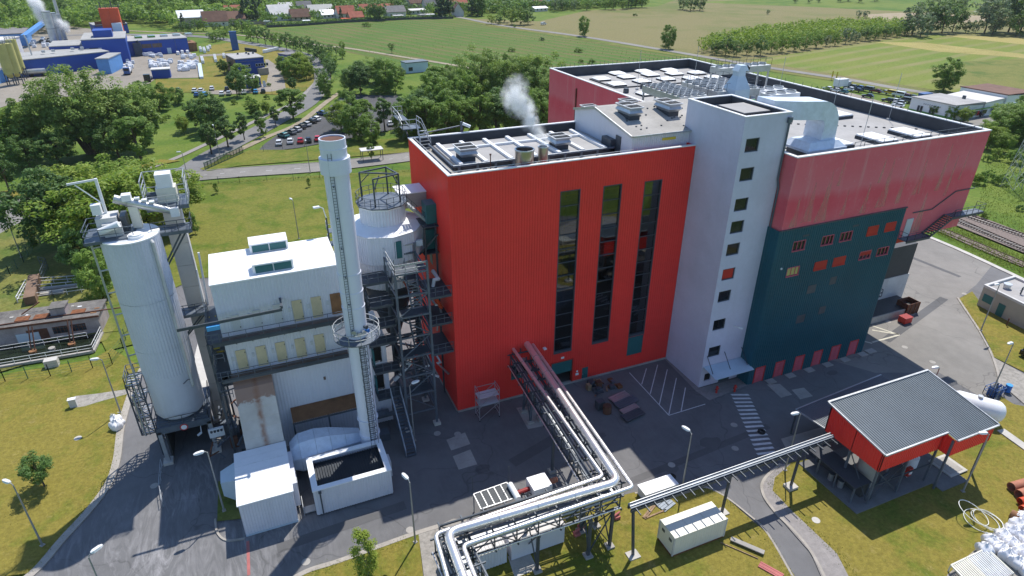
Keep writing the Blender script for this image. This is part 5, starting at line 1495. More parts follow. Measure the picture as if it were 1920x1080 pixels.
mb=MB();mb.tube([(-14.2,67.4,27.6),(-12.4,67.3,28.2)],.35,10);mb.build('filter_drum','white_paint',t,smooth=True)
mb=MB();mb.bar((-13.6,69.6,28.7),(-13.6,69.6,32.2),.24);mb.bar((-13.6,69.6,32.1),(-15.9,68.9,32.1),.14,.18);mb.bar((-13.6,69.6,29.6),(-15.3,69.1,31.9),.1);mb.build('jib_crane','white_paint',t)
t=thing('screw_conveyor','grey tube conveyor linking the elevator shaft to the silo top','conveyor',(-10,69.6,28))
mb=MB();mb.tube([(-12.6,69.4,30.1),(-11.6,69.5,29.6)],.42,12);mb.tube([(-11.6,69.5,29.6),(-7.9,70.0,27.9)],[.5,.34],14);mb.build('tube','galv',t,smooth=True)
mb=MB();mb.box(-8.1,-7.3,69.6,70.5,27.4,28.3);mb.box(-11.9,-11.1,69.0,69.9,29.8,30.4);mb.build('drive','white_paint',t)
for k in range(3):
 mb=MB();p=Vector((-10.9+k*.6,69.6,29.75-k*.27));mb.box(p.x,p.x+.45,p.y-.25,p.y+.25,p.z,p.z+.15);mb.build('inspection_lid','white_paint',t)
mb=MB();mb.box(-11.6,-10.8,69.2,70.0,26.9,29.2);mb.build('chute','cream',t)
t=thing('link_gangway','dark gangway between silo top and elevator shaft','gangway',(-9,69.6,26.5))
mb=MB();mb.box(-11.2,-6.4,68.2,70.2,26.35,26.45);mb.bar((-11.2,68.15,26.25),(-6.4,68.15,26.25),.12,.35);mb.build('floor','steel_blue',t)
mb=MB();mb.rail([(-10.0,68.2,26.45),(-6.4,68.2,26.45),(-6.4,70.2,26.45)],1.1,1.2,.06);mb.build('handrail','steel_dark',t)
mb=MB();mb.bar((-7.4,68.3,26.2),(-9.6,68.2,22.9),.16);mb.bar((-6.9,68.8,26.2),(-9.5,68.8,22.5),.16);mb.build('brace','steel_dark',t)
# ---- elevator shaft
t=thing('elevator_shaft','slim concrete elevator shaft behind the silo with machine head','elevator shaft',(-8.1,72,0))
EX0,EX1,EY0,EY1=-9.0,-7.35,71.3,72.7
zz=[0.1]+list(np.arange(3,28.6,2.6))+[28.3]
for z0,z1 in zip(zz,zz[1:]):
 mb=MB();mb.box(EX0,EX1,EY0,EY1,z0,z1-.03);mb.build('casing_section','shaft_panel',t)
mb=MB();mb.box(EX1+.01,EX1+.1,EY0+.1,EY1-.1,2,28);mb.build('cover_strip','concrete_white',t)
mb=MB();mb.box(-10.2,-6.3,70.2,73.6,28.3,28.42);mb.bar((-10.2,70.15,28.2),(-6.3,70.15,28.2),.12,.35);hd=mb.build('head_platform','steel_blue',t)
mb=MB()
for h_ in (1.1,): mb.rail([(-10.2,70.2,28.42),(-6.3,70.2,28.42),(-6.3,73.6,28.42),(-10.2,73.6,28.42),(-10.2,70.2,28.42)],1.1,1.0,.06)
for x in (-10.2,-6.3):
 for y in (70.2,73.6): mb.bar((x,y,28.4),(x,y,31.2),.1)
for x in (-10.2,-6.3):
 for z in (29.9,30.5,31.2): mb.bar((x,70.2,z),(x,73.6,z),.08)
mb.bar((-10.2,73.6,31.2),(-6.3,73.6,31.2),.08)
mb.build('head_frame','galv_rail',hd)
mb=MB();mb.box(EX0-.1,EX1+.1,EY0-.1,EY1,28.42,30.0);mb.build('head_casing','cream',t)
mb=MB();mb.box(EX0+.1,EX1-.1,EY0,EY1,30.0,31.4);mb.build('head_box','white_paint',t)
mb=MB();mb.tube([(EX0-1.0,71.4,29.3),(EX0-.1,71.4,29.4)],.3,10);mb.build('motor','steel_dark',t)
t=thing('walkway_bridge','grey walkway bridge from the elevator shaft to the filter house','walkway',(-8,70,16))
mb=MB();mb.box(-10.4,-6.9,69.4,71.1,16.15,16.25);mb.bar((-10.4,69.35,16.05),(-6.9,69.35,16.05),.12,.35);mb.build('floor','steel_blue',t)
mb=MB();mb.rail([(-10.4,71,16.25),(-10.4,69.4,16.25),(-6.9,69.4,16.25)],1.1,1.0,.06);mb.build('handrail','steel_dark',t)
mb=MB();mb.bar((-7.1,69.6,16),(-9.7,69.6,13.4),.14);mb.bar((-7.1,70.6,16),(-9.7,70.2,13.4),.14);mb.build('brace','steel_dark',t)
# under-gear between the portal and the filter house
t=thing('under_gear','dark steelwork, hoses and pumps in the gap behind the fan housing','machinery',(-7.5,62,0))
for i in range(26):
 x,y,z=random.uniform(-8.7,-6.2),random.uniform(60.5,70),random.uniform(.5,8)
 mb=MB()
 if i % 3: mb.bars([(x,y,z),(x+random.uniform(-1,1),y+random.uniform(-2,2),z),(x+random.uniform(-1,1),y,z+random.uniform(-.5,1.5))],.12)
 else: mb.box(x,x+.8,y,y+.8,.1,random.uniform(.8,2))
 mb.build('beam' if i % 3 else 'pump',random.choice(['steel_dark','steel_blue','rust_brown','black']),t)
for x in (-6.6,-5.4):
 for y in (62.4,70.6):
  pass
# ---- round tower
QX,QY=13.3,69.3
t=thing('reactor_tower','round white cladded reactor tower with a wider eight sided drum and roof frame','tower',(QX,QY,0))
def ribbed(r,z0,z1,n,nm,mtl='white_clad',dp=.05):
 mb=MB();vs=[]
 for z in (z0,z1): vs+=[(QX+(r+dp*((i % 4)<2))*math.cos(2*math.pi*i/n),QY+(r+dp*((i % 4)<2))*math.sin(2*math.pi*i/n),z) for i in range(n)]
 mb.add(vs,[(i,(i+1) % n,n+(i+1) % n,n+i) for i in range(n)]);return mb.build(nm,mtl,t)
ribbed(3.5,16.6,20.6,260,'lower_cladding')
mb=MB();mb.cyl((QX,QY,9),(QX,QY,16.6),.9,24,3.3);mb.build('hopper','steel_dark',t,smooth=True)
mb=MB()
for k in range(6):
 a=k*math.pi/3+.3;mb.bar((QX+3.4*math.cos(a),QY+3.4*math.sin(a),.1),(QX+3.4*math.cos(a),QY+3.4*math.sin(a),17),.35)
 for z in (5,9.5,13.5): mb.bar((QX+3.4*math.cos(a),QY+3.4*math.sin(a),z),(QX+3.4*math.cos(a+math.pi/3),QY+3.4*math.sin(a+math.pi/3),z),.22)
mb.build('support_frame','steel_dark',t)
a0=math.pi/10
n=10;R8=4.45
oc=[(QX+R8*math.cos(a0+2*math.pi*i/n),QY+R8*math.sin(a0+2*math.pi*i/n)) for i in range(n)]
mb=MB()
for i in range(n): mb.wall(oc[i],oc[(i+1) % n],20.2,23.6,(),.3,.05)
mb.add([(x,y,20.2) for x,y in oc],[tuple(reversed(range(n)))]);mb.build('drum_cladding','white_clad',t)
mb=MB();vs=[(QX+(R8+.15)*math.cos(a0+2*math.pi*i/n),QY+(R8+.15)*math.sin(a0+2*math.pi*i/n),23.6) for i in range(n)]+[(QX+2.5*math.cos(a0+2*math.pi*i/n),QY+2.5*math.sin(a0+2*math.pi*i/n),24.1) for i in range(n)]
mb.add(vs,[(i,(i+1) % n,n+(i+1) % n,n+i) for i in range(n)]);mb.build('drum_roof','white_roof',t)
ribbed(2.55,23.9,26.2,180,'upper_cladding')
mb=MB();mb.ring((QX,QY),2.95,26.2,26.34,10,a0=a0);mb.build('top_platform','steel_blue',t)
mb=MB();mb.ring((QX,QY),2.75,26.0,26.17,10,2.5,a0=a0);mb.build('platform_edge','white_roof',t)
mb=MB();pts=[(QX+2.85*math.cos(a0+2*math.pi*i/n),QY+2.85*math.sin(a0+2*math.pi*i/n),26.34) for i in range(n+1)]
mb.rail(pts,1.1,.9,.05);mb.build('platform_rail','steel_blue',t)
mb=MB()
fr=[(QX-2.0,QY+1.0),(QX-1.1,QY-1.9),(QX+1.9,QY-1.1),(QX+1.2,QY+1.9)]
for x,y in fr: mb.bar((x,y,26.3),(x,y,29.6),.16)
for i in range(4):
 if i != 0: mb.bar((*fr[i],29.55),(*fr[(i+1) % 4],29.55),.14)
mb.bar((*fr[0],29.55),(*fr[2],29.55),.14);mb.bar((*fr[0],28.3),(fr[0][0]+.9,fr[0][1]-.7,29.5),.1);mb.bar((*fr[1],28.2),(fr[1][0]+.9,fr[1][1]+1.1,29.5),.1);mb.bar((*fr[2],28.3),(fr[2][0]-.6,fr[2][1]+.9,29.5),.1)
mb.build('lifting_frame','steel_dark',t)
mb=MB();mb.box(QX-.55,QX+.5,QY-R8-.0,QY-R8+.3,20.9,22.9)
mb2=MB();mb2.box(13.1,14.2,QY-4.42,QY-4.28,20.9,22.95);mb2.build('door','teal',t)
mb=MB();mb.box(16.0,16.8,QY-3.75,QY-3.4,21.7,22.4);mb.build('vent_panel','hood_blue',t)
# bridge from reactor to boiler house
t=thing('boiler_link','covered link and stair from the reactor top to the red boiler house','link bridge',(17.5,70,22))
mb=MB();mb.box(15.7,18.8,70.2,73.0,24.6,26.4);mb.build('link_wall','duct_tan',t)
mb=MB();mb.box(15.5,18.8,70.0,73.2,26.4,26.5);mb.build('link_roof','white_roof',t)
for z0,z1,y0 in ((23.9,26.2,66.2),(20.4,22.9,67.0)):
 mb=MB();mb.box(17.6,18.8,y0,y0+1.9,z0,z1);mb.build('door_housing','teal',t)
mb=MB()
for i in range(9):
 mb.box(15.8+i*.24,16.1+i*.24,66.9,67.8,26.2-i*.27,26.25-i*.27)
mb.bar((15.7,66.9,26.2),(17.9,66.9,23.8),.08,.25);mb.bar((15.7,67.8,26.2),(17.9,67.8,23.8),.08,.25);mb.build('flight','galv_rail',t)
mb=MB();mb.rail([(15.6,66.9,26.3),(17.8,66.9,23.8),(18.7,66.0,23.8)],1.05,.9,.05);mb.build('handrail','steel_dark',t)
for q in ((17.0,18.8,65.6,68.8,23.7,23.8),(17.0,18.8,66,69,20.2,20.3)):
 mb=MB();mb.box(*q);mb.build('landing','steel_dark',t)
mb=MB();mb.bar((16.6,66.5,20.2),(18.6,65.5,22.8),.2);mb.bar((17.2,66,12),(17.2,66,24),.2);mb.bar((18.5,66,.1),(18.5,66,24),.2);mb.build('support','steel_dark',t)
# ---- open steel stair tower
t=thing('stair_tower','open dark steel stair tower with flights, landings and cross bracing','stair tower',(14.3,62.7,0))
LX0,LX1,LY0,LY1,LZ1=12.2,15.75,60.3,65.3,21.2
for x in (LX0,LX1):
 for y in (LY0,LY1):
  mb=MB();mb.bar((x,y,.3),(x,y,LZ1+(1.1 if x==LX1 else 0)),.24);mb.build('post','steel_blue',t)
  mb=MB();mb.box(x-.4,x+.4,y-.4,y+.4,.1,.45);mb.build('footing','concrete_pale',t)
lv=[2.6+i*2.65 for i in range(8)]
for i,z in enumerate(lv):
 mb=MB()
 for a,b_ in (((LX0,LY0),(LX1,LY0)),((LX1,LY0),(LX1,LY1)),((LX1,LY1),(LX0,LY1)),((LX0,LY1),(LX0,LY0))): mb.bar((*a,z),(*b_,z),.14,.2)
 mb.build('beam','steel_blue',t)
 mb=MB();mb.box(LX0+.15,LX1-.15,LY0+.15 if i % 2 else LY1-1.6,LY0+1.6 if i % 2 else LY1-.15,z+.1,z+.15);mb.build('landing','steel_dark',t)
 if i<len(lv)-1:
  z1=lv[i+1]
  ya,yb=(LY0+1.5,LY1-1.6) if i % 2 else (LY1-1.6,LY0+1.5)
  x0=LX0+.3+(i % 2)*1.6
  mb=MB()
  for k in range(10):
   p=Vector((0,ya,z+.15)).lerp(Vector((0,yb,z1+.15)),k/10)
   mb.box(x0,x0+1.2,p.y-.13,p.y+.13,p.z,p.z+.04)
  mb.bar((x0,ya,z),(x0,yb,z1),.07,.24);mb.bar((x0+1.2,ya,z),(x0+1.2,yb,z1),.07,.24);mb.build('flight','galv_rail' if i>4 else 'steel_dark',t)
  mb=MB();mb.rail([(x0+1.2,ya,z+.1),(x0+1.2,yb,z1+.1)],1.05,1.2,.05);mb.rail([(x0,ya,z+.1),(x0,yb,z1+.1)],1.05,1.2,.05);mb.build('handrail','steel_blue',t)
  mb=MB();a,b_=((LX0,LY0,z),(LX1,LY0,z1)) if i % 2 else ((LX1,LY0,z),(LX0,LY0,z1));mb.bar(a,b_,.11)
  mb.bar((LX1,LY0,z),(LX1,LY1,z1),.1);mb.bar((LX0,LY1,z),(LX0,LY0,z1),.1);mb.build('brace','steel_blue',t)
mb=MB();mb.rail([(LX0,LY1,LZ1),(LX0,LY0,LZ1),(LX1,LY0,LZ1)],1.1,1.2,.06);mb.bar((LX0,LY0,LZ1+1),(LX1,LY0,LZ1+1),.12);mb.bar((LX0,LY1,LZ1+1),(LX1,LY1,LZ1+1),.12);mb.build('top_rail','galv_rail',t)
t=thing('service_platforms','dark platforms and pipework between chimney, stair tower and red wall','platform',(12,66,0))
for k,(x0,x1,y0,y1,z) in enumerate(((7.6,12.1,63.4,66,19.2),(9.5,12.1,62.0,64.8,17.0),(7.5,12.0,61.6,63.1,12.4),(8.5,12.1,61.4,63.1,14.7),(15.9,18.7,61.5,66,17.1),(15.9,18.7,61.7,66,13.4),(15.9,18.7,61.7,66,9.4),(9.2,12.1,61.6,63.1,8.6),(9.2,12.1,61.6,63.1,4.9))):
 mb=MB();mb.box(x0,x1,y0,y1,z-.08,z);mb.bar((x0,y0-.05,z-.15),(x1,y0-.05,z-.15),.12,.3);mb.build('floor','steel_dark',t)
 mb=MB();mb.rail([(x0,y1,z),(x0,y0,z),(x1,y0,z)],1.1,1.1,.05);mb.build('handrail','steel_blue',t)
for i in range(34):
 x,z=random.uniform(8.5,18),random.uniform(3,19)
 mb=MB();mb.tube([(x,66.2,z),(x,64,z),(x+random.uniform(-1.5,1.5),64,z),(x+random.uniform(-1.5,1.5),64,z-2)],random.choice((.1,.16,.25)),7);mb.build('pipe',random.choice(['galv','steel_dark','steel_blue','white_paint','orange_red']),t)
mb=MB();mb.box(9.0,10.4,61.5,62.6,2.2,2.4);mb.tube([(8.4,62,2.0),(11,62,2.0)],.3,10);mb.box(11.0,11.8,60.8,61.8,.1,1.6);mb.box(8.6,9.8,59.6,60.8,.1,1.1);mb.build('pump','steel_blue',t)
t=thing('ground_stair','steel stair reaching the yard in front of the stair tower','stair',(11.5,57.5,0))
pa,pb=Vector((11.0,56.0,.1)),Vector((10.9,61.5,5.0))
mb=MB()
for k in range(18):
 p=pa.lerp(pb,k/18);mb.box(p.x-.2,p.x+.9,p.y-.14,p.y+.14,p.z+.15,p.z+.19)
mb.bar(pa+Vector((-.2,0,0)),pb+Vector((-.2,0,0)),.07,.28);mb.bar(pa+Vector((.95,0,0)),pb+Vector((.95,0,0)),.07,.28);mb.build('flight','steel_blue',t)
mb=MB();mb.rail([pa+Vector((-.2,0,0)),pb+Vector((-.2,0,0))],1.1,1.2,.06);mb.rail([pa+Vector((.95,0,0)),pb+Vector((.95,0,0))],1.1,1.2,.06);mb.build('handrail','galv_rail',t)
# small platform behind the chimney with lamps
t=thing('rear_ladder_tower','small grey ladder platforms seen left of the chimney behind the filter house','platform',(8,73,0))
for z in (18.5,20.3,22):
 mb=MB();mb.box(7.3,8.9,72.4,73.8,z,z+.08);mb.build('floor','steel_blue',t)
 mb=MB();mb.rail([(8.9,72.4,z),(7.3,72.4,z),(7.3,73.8,z)],1.1,.8,.06);mb.build('handrail','galv_rail',t)
mb=MB();mb.bar((7.3,72.4,.1),(7.3,72.4,24),.16);mb.bar((8.9,72.4,.1),(8.9,72.4,22),.16);mb.build('post','steel_dark',t)
mb=MB();mb.bars([(7.3,72.4,24),(7.1,72.3,25.2),(6.7,72.2,25.5)],.1);mb.bar((6.7,72.2,25.5),(6.0,72.1,25.5),.4,.18);mb.build('lamp','lamp_white',t)
# ================================================================== pipe bridge
t=thing('pipe_bridge','silver insulated pipes on a dark steel bridge from the red wall around two corners','pipe bridge',(26.6,37,0))
def elbow(pts,r,k=6):
 """round the corners of a pipe run"""
 pts=[Vector(p) for p in pts]
 out=[pts[0]]
 for a,b_,c in zip(pts,pts[1:],pts[2:]):
  u,v=(a-b_).normalized(),(c-b_).normalized()
  p,q=b_+u*r,b_+v*r
  for i in range(k+1):
   s=i/k
   out.append(p*(1-s) ** 2+b_*2*s*(1-s)+q*s*s)
 out.append(pts[-1])
 return out
def run(pxs,z,r,er,ext=14):
 pts=[P(x,y,z) for x,y in pxs]
 pts[0].y=61.5
 pts[-1]=pts[-2]+(pts[-1]-pts[-2]).normalized()*ext
 return elbow(pts,er)
for pxs,z,r,er in (([(985,641),(1160,903),(838,998),(868,1080)],8.0,.4,1.0),([(963,655),(1131,893),(816,1002),(838,1080)],7.7,.2,.5),([(1004,652),(1187,913),(868,1023),(890,1080)],7.7,.2,.45)):
 pp=run(pxs,z,r,er)
 mb=MB();mb.tube(pp,r,16);p_=mb.build('pipe','alu_pipe',t,smooth=True)
 mb=MB()
 for a,b_ in zip(pp,pp[1:]):
  L_=(b_-a).length
  if L_>3:
   for i in range(1,int(L_/3)):
    c=a.lerp(b_,i/int(L_/3));d=(b_-a).normalized()
    mb.cyl(c-d*.04,c+d*.04,r+.02,16)
 mb.build('joint_band','galv',p_)
segs=[(Vector((27.3,61.3,0)),Vector((26.0,37.4,0))),(Vector((26.6,37.6,0)),Vector((9.8,37.8,0))),(Vector((10.4,38.0,0)),Vector((10.9,22.0,0)))]
for k,(a,b_) in enumerate(segs):
 d=(b_-a).normalized();nrm=Vector((-d.y,d.x,0))
 L_=(b_-a).length
 mb=MB()
 for s in (-1.35,1.35):
  for z in (5.2,6.9): mb.bar(a+nrm*s+Vector((0,0,z)),b_+nrm*s+Vector((0,0,z)),.14,.2)
 mb.build('girder','steel_dark',t)
 n=int(L_/1.9)
 mb=MB()
 for i in range(n+1):
  c=a.lerp(b_,i/n)
  for z in (5.2,6.95): mb.bar(c-nrm*1.75+Vector((0,0,z)),c+nrm*1.75+Vector((0,0,z)),.12,.16)
  for s in (-1.35,1.35):
   mb.bar(c+nrm*s+Vector((0,0,5.2)),c+nrm*s+Vector((0,0,6.9)),.1)
   if i<n: mb.bar(c+nrm*s+Vector((0,0,5.2 if i % 2 else 6.9)),c+d*(L_/n)+nrm*s+Vector((0,0,6.9 if i % 2 else 5.2)),.07)
  mb.bar(c+Vector((0,0,7.0)),c+Vector((0,0,7.6)),.12)
 mb.build('cross_frame','steel_dark',t)
 for s,r,z,mt in ((-.9,.1,5.6,'galv'),(-.45,.13,5.65,'steel_blue'),(.1,.09,5.6,'galv'),(.6,.14,5.7,'galv_rail'),(1.0,.08,5.6,'steel_dark'),(-1.65,.07,5.4,'alu_pipe'),(1.65,.07,5.4,'alu_pipe'),(-1.1,.09,7.2,'steel_dark')):
  mb=MB();mb.tube([a+nrm*s+Vector((0,0,z)),b_+nrm*s+Vector((0,0,z))],r,8);mb.build('small_pipe',mt,t)
 mb=MB()
 for s,z in ((.35,6.1),(-1.0,6.2)): mb.bar(a+nrm*s+Vector((0,0,z)),b_+nrm*s+Vector((0,0,z)),.4,.06)
 mb.build('cable_tray','galv_rail',t)
for (x,y) in ((26.5,58.4),(26.4,56.1),(27.9,56.1),(28.1,58.3),(24.2,38.9),(23.4,36.0),(25.9,38.9),(25.9,36.2),(18.2,39.0),(18.2,36.4),(11.7,39.0),(11.9,36.4),(9.3,33),(12.0,33),(25.2,47.5),(28.0,47.5)):
 mb=MB();mb.bar((x,y,.2),(x+(.2 if y>50 else 0),y,5.2),.26);p_=mb.build('post','steel_blue' if y>50 else 'steel_dark',t)
 mb=MB();mb.box(x-.4,x+.4,y-.4,y+.4,.1,.4);mb.build('footing','concrete',p_)
mb=MB()
for (a,b_) in (((24.2,38.9),(23.4,36.0)),((25.9,38.9),(25.9,36.2)),((18.2,39.0),(18.2,36.4)),((11.7,39),(11.9,36.4)),((26.5,58.4),(26.4,56.1)),((28.1,58.3),(27.9,56.1)),((24.2,38.9),(25.9,38.9)),((23.4,36),(25.9,36.2))):
 mb.bar((*a,.6),(*b_,5.0),.1);mb.bar((*b_,.6),(*a,5.0),.1)
mb.build('leg_bracing','steel_dark',t)
near('concrete_apron',[(968,766),(1022,760),(1040,796),(990,806)],'concrete',.119)
# ---- cable tray bridge to the shelter
t=thing('cable_bridge','narrow grey cable bridge with side brackets from the pipes to the red roofed shelter','cable bridge',(39,35.3,0))
A,B=Vector((27.0,35.25,6.0)),Vector((52.4,35.4,6.0))
mb=MB();mb.bar(A,B,.5,.08);mb.build('tray','steel_blue',t)
mb=MB();mb.bar(A+Vector((0,.28,.1)),B+Vector((0,.28,.1)),.06,.16);mb.bar(A+Vector((0,-.05,.1)),B+Vector((0,-.05,.1)),.05,.12);mb.build('tray_side','galv_rail',t)
mb=MB()
for y in (.26,-.26): mb.bar(A+Vector((0,y,-.3)),B+Vector((0,y,-.3)),.16,.3)
mb.build('girder','steel_dark',t)
for i in range(25):
 p=A.lerp(B,(i+.5)/25)
 mb=MB();mb.bar(p+Vector((0,-.3,-.1)),p+Vector((0,-1.15,-.1)),.08,.14);mb.build('bracket','steel_dark',t)
for x,y in ((27.46,34.4),(38.86,35.4),(48.05,35.35)):
 mb=MB();mb.bar((x,y,.2),(x,35.3,5.7),.22);mb.build('post','steel_dark',t)
 mb=MB();mb.box(x-.6,x+.6,y-.5,y+.5,.1,.5 if x>40 else .3);mb.build('footing','concrete_pale',t)
# ---- shelter
BL=P(1548,807,4.9)
zr_b=height(BL,1563,760)
FL=Vector((53.55,30.38,7.3));BLt=Vector((BL.x,BL.y,zr_b))
S1,S2,S3=P(1770,807,7.35),P(1794,824,7.1),P(1868,797,7.1)
BR=P(1737,700,zr_b)
x0,x1,x2=53.5,S1.x,S3.x
yb=(BL.y+BR.y)/2;yf=30.3;yf2=S2.y
slope=(zr_b-7.3)/(yb-yf)
def zr(y): return 7.3+slope*(y-yf)
x2=max(x2,BR.x)
t=thing('shelter','open steel shelter with red fascia walls and grey ribbed roof','shelter',((x0+x2)/2,(yf+yb)/2,0))
mb=MB()
def slab(xa,xb,ya,yb_):
 L_=math.hypot(yb_-ya,zr(yb_)-zr(ya))
 v=Vector((0,yb_-ya,zr(yb_)-zr(ya))).normalized()
 mb.corr((xa,ya,zr(ya)),(1,0,0),v,Vector((0,-slope,1)).normalized(),xb-xa,L_,.3,.06,xa)
slab(x0-.15,x1,yf-.2,yb+.3);slab(x1,x2+.15,yf2-.2,yb+.3)
mb.build('roof','shelter_roof',t)
mb=MB();mb.add([(x0,yf,zr(yf)-.15),(x1,yf,zr(yf)-.15),(x2,yf,zr(yf)-.15),(x2,yb,zr(yb)-.15),(x0,yb,zr(yb)-.15)],[(4,3,2,1,0)]);mb.build('soffit','steel_dark',t)
mb=MB()
g=.1
mb.bar((x0-.2,yf-.2,zr(yf)+g),(x0-.2,yb+.3,zr(yb+.3)+g),.14,.16);mb.bar((x0-.2,yf-.25,zr(yf)+.04),(x1+.1,yf-.25,zr(yf)+.04),.16,.18)
mb.bar((x1+.05,yf2-.25,zr(yf2)+.04),(x2+.2,yf2-.25,zr(yf2)+.04),.16,.18);mb.bar((x0-.2,yb+.36,zr(yb)+.16),(x2+.2,yb+.36,zr(yb)+.16),.22,.14);mb.bar((x2+.2,yf2-.2,zr(yf2)+g),(x2+.2,yb+.3,zr(yb)+g),.14,.16)
mb.build('edge_flashing','galv_rail',t)
mb=MB();zb0=4.9
def fascia(a,b_):
 ax,ay=a;bx,by=b_
 L_=math.hypot(bx-ax,by-ay);u=Vector(((bx-ax)/L_,(by-ay)/L_,0));n=Vector((u.y,-u.x,0))
 mb.corr(Vector((ax,ay,zb0)),u,(0,0,1),n,L_,1,.32,.05,0,lambda s_: zr(ay+u.y*s_)-.03-zb0)
fascia((x0,yb),(x0,yf));fascia((x0,yf),(x1,yf));fascia((x1,yf),(x1,yf2));fascia((x1,yf2),(x2,yf2));fascia((x2,yf2),(x2,yb));fascia((x2,yb),(x0,yb))
mb.build('fascia','red_clad',t)
for x,y in ((x0+.1,yf+.1),(x0+.1,(yf+yb)/2),(x0+.1,yb-.1),(x1,yf+.1),(x1,yf2+.1),(x2-.2,yf2+.1),(x2-.2,yb-.1),(x1+.3,yb-.1),((x0+x1)/2,yf+.1)):
 mb=MB();mb.bar((x,y,.2),(x,y,zr(y)-.2),.2);mb.build('post','steel_blue',t)
mb=MB();mb.bar((x0+.1,yf+.1,.5),((x0+x1)/2,yf+.1,4.8),.09);mb.bar(((x0+x1)/2,yf+.1,.5),(x0+.1,yf+.1,4.8),.09);mb.bar((x0+.1,yf+.1,2.8),(x1,yf+.1,2.8),.12);mb.bar((x0+.1,yf+.2,.5),(x0+.1,(yf+yb)/2,4.8),.08);mb.build('brace','steel_dark',t)
mb=MB();mb.box(x0-1.9,x1+.5,yf-.5,yb+.5,.1,.3);mb.box(x1+.5,x1+4.5,yf2-.6,yb+.5,.1,.29);mb.build('floor_slab','slab_damp',t)
mb=MB();mb.box(x1+3.2,x1+5.9,yf2+.4,yf2+3.2,.29,.42);mb.build('pit_rim','concrete_pale',t)
mb=MB();mb.box(x1+3.5,x1+5.5,yf2+.7,yf2+2.9,.42,.45);mb.build('pit_cover','concrete',t)
t=thing('low_cabin','long low black roofed cabin standing under the open shelter','cabin',(x0+.2,yf+4,.3))
mb=MB();mb.box(x0-1.4,x0+1.0,yf+.8,yb+.5,2.3,2.42);mb.build('cabin_roof','bitumen',t)
mb=MB()
for y in (yf+.9,yf+3.2,yf+5.5,yb+.4):
 for x in (x0-1.3,x0+.9): mb.bar((x,y,.3),(x,y,2.3),.14)
mb.build('post','steel_blue',t)
mb=MB();mb.box(x0+.2,x0+.9,yf+1,yb,.3,2.2);mb.build('cabin_wall','dark_wall',t)
for k,(dx,dy,lb) in enumerate(((-.6,4.2,'grey drum on the slab below the cabin roof, far one'),(-.5,3.0,'grey drum on the slab below the cabin roof, near one'))):
 q=thing('drum',lb,'drum',(x0+dx,yf+dy,.3),'grey drums under the shelter')
 mb=MB();mb.cyl((x0+dx,yf+dy,.3),(x0+dx,yf+dy,1.2),.3,14);mb.build('body','galv',q)
 mb=MB();mb.ring((x0+dx,yf+dy),.33,1.2,1.25,14);mb.build('lid','steel_blue',q)
q=thing('mixing_tank','beige upright tank inside the shelter behind the cabin','tank',(x0+2.4,yf+2.6,.3))
mb=MB();mb.cyl((x0+2.4,yf+2.6,.3),(x0+2.4,yf+2.6,4.4),1.0,20);mb.build('shell','beige_wall',q,smooth=True)
mb=MB();mb.cyl((x0+2.4,yf+2.6,4.4),(x0+2.4,yf+2.6,4.7),1.0,20,.4);mb.build('top','galv',q)
q=thing('dosing_tank','white plastic tank beside red fire gear under the shelter','tank',(x1+.6,yf+2.4,.3))
mb=MB();mb.cyl((x1+.6,yf+2.4,.3),(x1+.6,yf+2.4,1.7),.75,18);mb.build('shell','white_paint',q,smooth=True)
mb=MB();mb.cyl((x1+.6,yf+2.4,1.7),(x1+.6,yf+2.4,1.9),.75,18,.3);mb.build('lid','white_paint',q)
q=thing('fire_cabinet','red fire hose cabinet standing under the shelter','fire cabinet',(x1-1.3,yf+1.2,.3))
mb=MB();mb.box(x1-1.6,x1-1.0,yf+1.0,yf+1.4,.6,1.7);mb.build('box','red_box',q)
mb=MB();mb.bar((x1-1.3,yf+1.2,.3),(x1-1.3,yf+1.2,.6),.1);mb.box(x1-1.5,x1-1.1,yf+.93,yf+.995,.9,1.4);mb.build('notice','white_paint',q)
q=thing('pump_skid','dark pump skid with pipes in the middle of the shelter','pump',(x0+5,yf+3,.3))
for i in range(8):
 mb=MB();x,y=x0+random.uniform(3.6,7.5),yf+random.uniform(1.5,6);mb.tube([(x,y,.4),(x,y,random.uniform(1,3)),(x+1,y,1.6)],.12,7);mb.build('pipe',random.choice(['steel_dark','galv','steel_blue']),q)
q=thing('crate','pale slatted crate standing at the back left corner under the shelter','crate',P(1528,860))
c=P(1530,858)
mb=MB();mb.box(c.x-.5,c.x+.5,c.y-.9,c.y+.9,.3,.9);mb.build('body','steel_dark',q)
for i in range(6):
 mb=MB();mb.box(c.x-.55,c.x+.55,c.y-.9+i*.3,c.y-.68+i*.3,.9,.95);mb.build('slat','white_roof',q)
t=thing('lean_to_canopy','low dark ribbed canopy behind the red fascia shelter','canopy',(62,41,0))
a,b_,c,d=P(1492,768,3.6),P(1550,806,4.1),P(1700,728,4.1),P(1652,703,3.6)
mb=MB();u=(d-a);
mb.corr(a,u.normalized(),(b_-a).normalized(),Vector((0,0,1)),u.length,(b_-a).length,.3,.05);mb.build('roof','shelter_roof',t)
mb=MB();mb.bar(a,d,.14,.16);mb.bar(a,b_,.12,.16);mb.build('edge','galv_rail',t)
for p in (a,a.lerp(d,.5),d):
 mb=MB();mb.bar((p.x,p.y-.2,.1),(p.x,p.y-.2,p.z),.16);mb.build('post','steel_dark',t)
